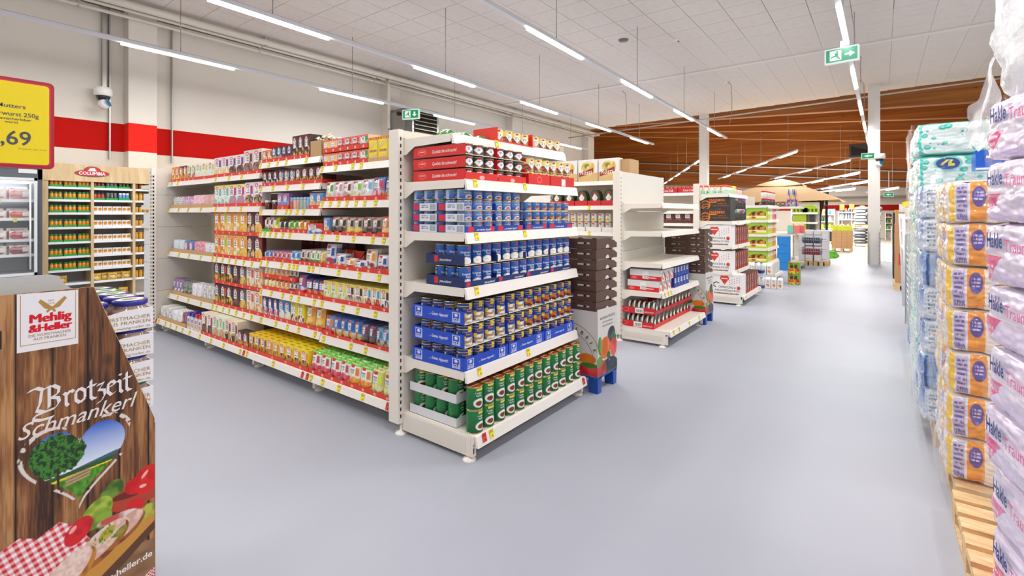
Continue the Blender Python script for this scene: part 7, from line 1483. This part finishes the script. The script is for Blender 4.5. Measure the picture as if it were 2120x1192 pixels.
for (cx, cy, lb) in ((1.22, -1.22, 0), (-1.2, 1.2, 1)):
    g = G()
    def cur(u, v):
        z = 2.0 * v; k_ = .14 + .16 * abs(z - .95) / 1.05; a = (u - .5) * 2; return (cx - .1 + k_ * a * 1.1, cy + .03 * math.cos(a * 22), z)
    g.grid(cur, np.full((20, 48, 3), lin('8c6c4c')), True); g.box(cx - .27, cy - .04, .93, cx + .06, cy + .04, .98, '7c5c40'); ob('curtain', g, CLOTH, t)
for k in range(2):
    x = -1.82 + k * .40; pallet(x - .19, x + .19, 17.2, 17.9, f'wooden pallet under the {["left", "right"][k]} white box stack before the gazebo')
    wbx = paint(['e8e8ea', ('r', 0, .0, 1, .03, 'b8b8bc'), ('r', .49, .35, .51, 1, 'd0d0d4'), ('e', .6, .25, .05, .07, 'd02838'), ('t', .68, .2, .9, .3, '8a8a90', 1)], 16, 12)
    for j, h in enumerate((.20, .10, .20, .08, .26, .08)): carton((x, 17.25, .146 + sum((.20, .10, .20, .08, .26, .08)[:j]) + .001 * j), .36, .5, h - .002, f'{ordn(j + 1)} white box from bottom, {["left", "right"][k]} stack before the gazebo', 'white boxes before the gazebo', wbx if h > .15 else None, None, 'e6e6e8')
g = G()
def turf(u, v):
    x = -1.95 + .75 * u; y = 20.2 + 1.4 * v; z = .004 + .2 * max(0, min(1, (v - .25) * 6)) * (1 if u < .8 else max(0, 1 - (u - .8) * 5)) + .01 * math.sin(9 * u + 7 * v); return (x, y, z)
im = paint(['5cac2c', ('b', .5, .5, .9, .9, '6cc034', '3c8c1c', 12)], 24, 24); g.grid(turf, im, True); ob('turf_mat', g, CLOTH, label='bright green artificial turf draped over a step beyond the threshold', cat='mat')
g = G()
for i in range(60):
    a = rnd.uniform(0, 6.28); r_ = rnd.uniform(.02, .12); h = rnd.uniform(.7, 1.15); x, y = r_ * math.cos(a), r_ * math.sin(a); g.add([(x - .008, y, .25), (x + .008, y, .25), (x * 3.2, y * 3.2, .25 + h)], [(0, 1, 2)], ['7c9c3c', '9c9c50', '5c7c30'][i % 3])
o = ob('ornamental_grass', g, MATTE, None, (-1.62, 19.6, 0), 0, 'tall green ornamental grass in a pot beside the curtain', 'plant'); ob('pot', G().lathe([(.1, 0), (.14, .26), (.12, .26), (.1, .2), (0, .2)], '5c5c58', 16), MATTE, o)
pallet(-2.1, -1.45, 29.4, 30.1, 'small wooden pallet under the black covered cube')
g = G().box(-.29, 0, 0, .29, .6, .5, '26272a'); o = ob('covered_cube', g, CLOTH, None, (-1.78, 29.45, .146), 0, 'black fabric covered cube on a pallet left of the brown cartons', 'box'); ob('lid', G().box(-.33, -.04, .5, .33, .64, .53, 'dcdcdc'), MATTE, o)
pallet(-1.62, -.92, 24.1, 24.9, 'wooden pallet under the brown carton block')
kb = paint(['c49a6c', ('r', .49, .0, .51, 1, 'a88050'), ('r', 0, .48, 1, .5, 'b08858')], 12, 10)
for r in range(3):
    for c in range(2): carton((-1.445 + c * .35, 24.12, .146 + r * .238), .345, .7, .235, f'brown carton, {["left", "right"][c]} column, {ordn(r + 1)} layer of the block left of pillar', 'brown cartons left of pillar', kb, None, 'c09468')
for i in range(5): o = ob('canister', G().box(-.065, 0, 0, .065, .3, .2, 'd4e03c').box(-.06, -.001, .02, .06, 0, .17, 'c8d834'), PLASTIC, None, (-1.53 + i * .135, 24.14, .862), 0, f'{ordn(i + 1)} yellow green canister from left on the brown carton block', 'canister', 'yellow green canisters'); ob('cap', G().lathe([(.025, .2), (.025, .225), (0, .225)], 'd03030', 10, 0, .06), PLASTIC, o)
for l, (z0, n) in enumerate(((.146, 5), (1.02, 6))):
    pt = pallet(-1.05, -.0, 28.2, 29.0, f'{["lower", "upper"][l]} wooden pallet of the grey sack pile left of pillar')
    if l: pt.location.z = .87
    for k in range(n):
        for c in range(2):
            cc = ['5c6068', '8c9096', '484c54', 'a0a4aa', '6c7078'][(k + c) % 5] if l == 0 else ['a8acb0', '989ca2', 'b4b6ba', '9ca0a4'][(k + c) % 4]
            gg = puff(.52, .78, .15, {'c': cc}, k * 7 + c + l * 31, .02, 4, n=8); ob('sack', setm(gg.mesh('sack'), BAG), None, None, (-.78 + c * .52 + (.06 if l else 0) * (k % 2), 28.6, z0 + k * .142), rnd.uniform(-.06, .06), f'grey wrapped sack, {["left", "right"][c]} column, {ordn(k + 1)} layer, {["lower", "upper"][l]} pile', 'sack', 'grey wrapped sacks')
def far_shelf(x0, x1, y, zs, label, goods, H=1.9, place=''):
    t = empty('shelving_unit', (x0, y, 0), label, 'shelving', 'far shelves'); L = x1 - x0
    ob('back_panel', G().box(0, .5, .1, L, .52, H, 'd8d4cc'), PAINT, t)
    for x in (-.04, L): ob('upright', G().box(x, .0, 0, x + .04, .55, H, 'e8e4dc'), PAINT, t)
    for z in zs: ob('shelf', G().box(0, 0, z - .04, L, .5, z, 'e8e2d8'), PAINT, t)
    for k, (z, cols, w, h) in enumerate(goods):
        n = int(L / w)
        for i in range(n): c = cols[i % len(cols)]; ob('shelf_good', G().lathe([(w * .4, 0), (w * .42, h * .7), (w * .2, h * .85), (w * .2, h)], c, 10), PLASTIC, None, (x0 + w * (i + .5), y + .12, z + .001), 0, f'{ordn(i + 1)} item from left on {ordn(k + 1)} level of {place}', 'bottle', f'goods on {place}')
far_shelf(-1.75, -.5, 31, [1.62, 1.25, .85], 'white shelf with grey spray cans behind the brown cartons', [(1.62, ['3c4c7c', '2c2c34', 'c85c3c'], .12, .22), (1.25, ['a8acb4', '6c7078'], .12, .3), (.85, ['c8a070', '8c5c3c'], .25, .16)], 1.62 + .02, 'the spray can shelf')
far_shelf(.25, 2.4, 36.4, [1.35, 1.0, .62], 'far wooden shelf with plant pots right of the pillar', [(1.35, ['6c4c34', '8c6848'], .3, .2), (1.0, ['3c7c3c', 'c8a03c', '4c8c5c'], .2, .25), (.62, ['4c9c5c', '8cb070', 'c05c4c'], .2, .22)], 1.6, 'the far plant shelf')
far_shelf(-4.2, -2.1, 33, [1.5, 1.1, .7], 'far shelf with coloured bottles left of the gazebo curtain', [(1.5, ['c82c2c', '2c6cc8', 'e8c02c'], .18, .25), (1.1, ['2c8c4c', 'e8e8e8', '2c2c2c'], .18, .28), (.7, ['d8d82c', '4cac3c'], .18, .25)], 1.8, 'the far bottle shelf')
t = empty('wire_pallet_cage', (.45, 33.5, 0), 'white wire mesh pallet cage right of the pillar', 'cage'); g = G()
for k in range(9): g.box(k * .13, 0, .1, k * .13 + .02, .02, .85, 'd8d6d0'); 
for k in range(7): g.box(0, -.005, .1 + k * .12, 1.06, .0, .12 + k * .12, 'd8d6d0')
ob('mesh', g, GREY, t); ob('load', G().box(.03, .05, .1, 1.0, .8, .8, 'c0a888'), MATTE, t); ob('pallet_base', G().box(0, 0, 0, 1.06, .8, .1, 'a88058'), PALW, t)
for (x, y, z, lb) in ((-1.62, 31.0, 1.75, 'first'), (-1.2, 31.0, 1.78, 'second'), (-.75, 30.9, 1.7, 'third'), (.75, 36.2, 1.5, 'fourth'), (1.15, 36.2, 1.45, 'fifth')):
    t = ob('yellow_sign', G().box(-.1, 0, 0, .1, .01, .26, 'f0b428').box(-.06, -.002, .1, .06, 0, .2, 'c88c18'), CARD, None, (x, y, z), 0, f'{lb} small yellow price sign from left above the far shelves', 'sign', 'yellow price signs far back'); ob('sign_stick', G().box(-.01, .012, -z + .001, .01, .024, .26, 'c8c4bc'), PAINT, t)
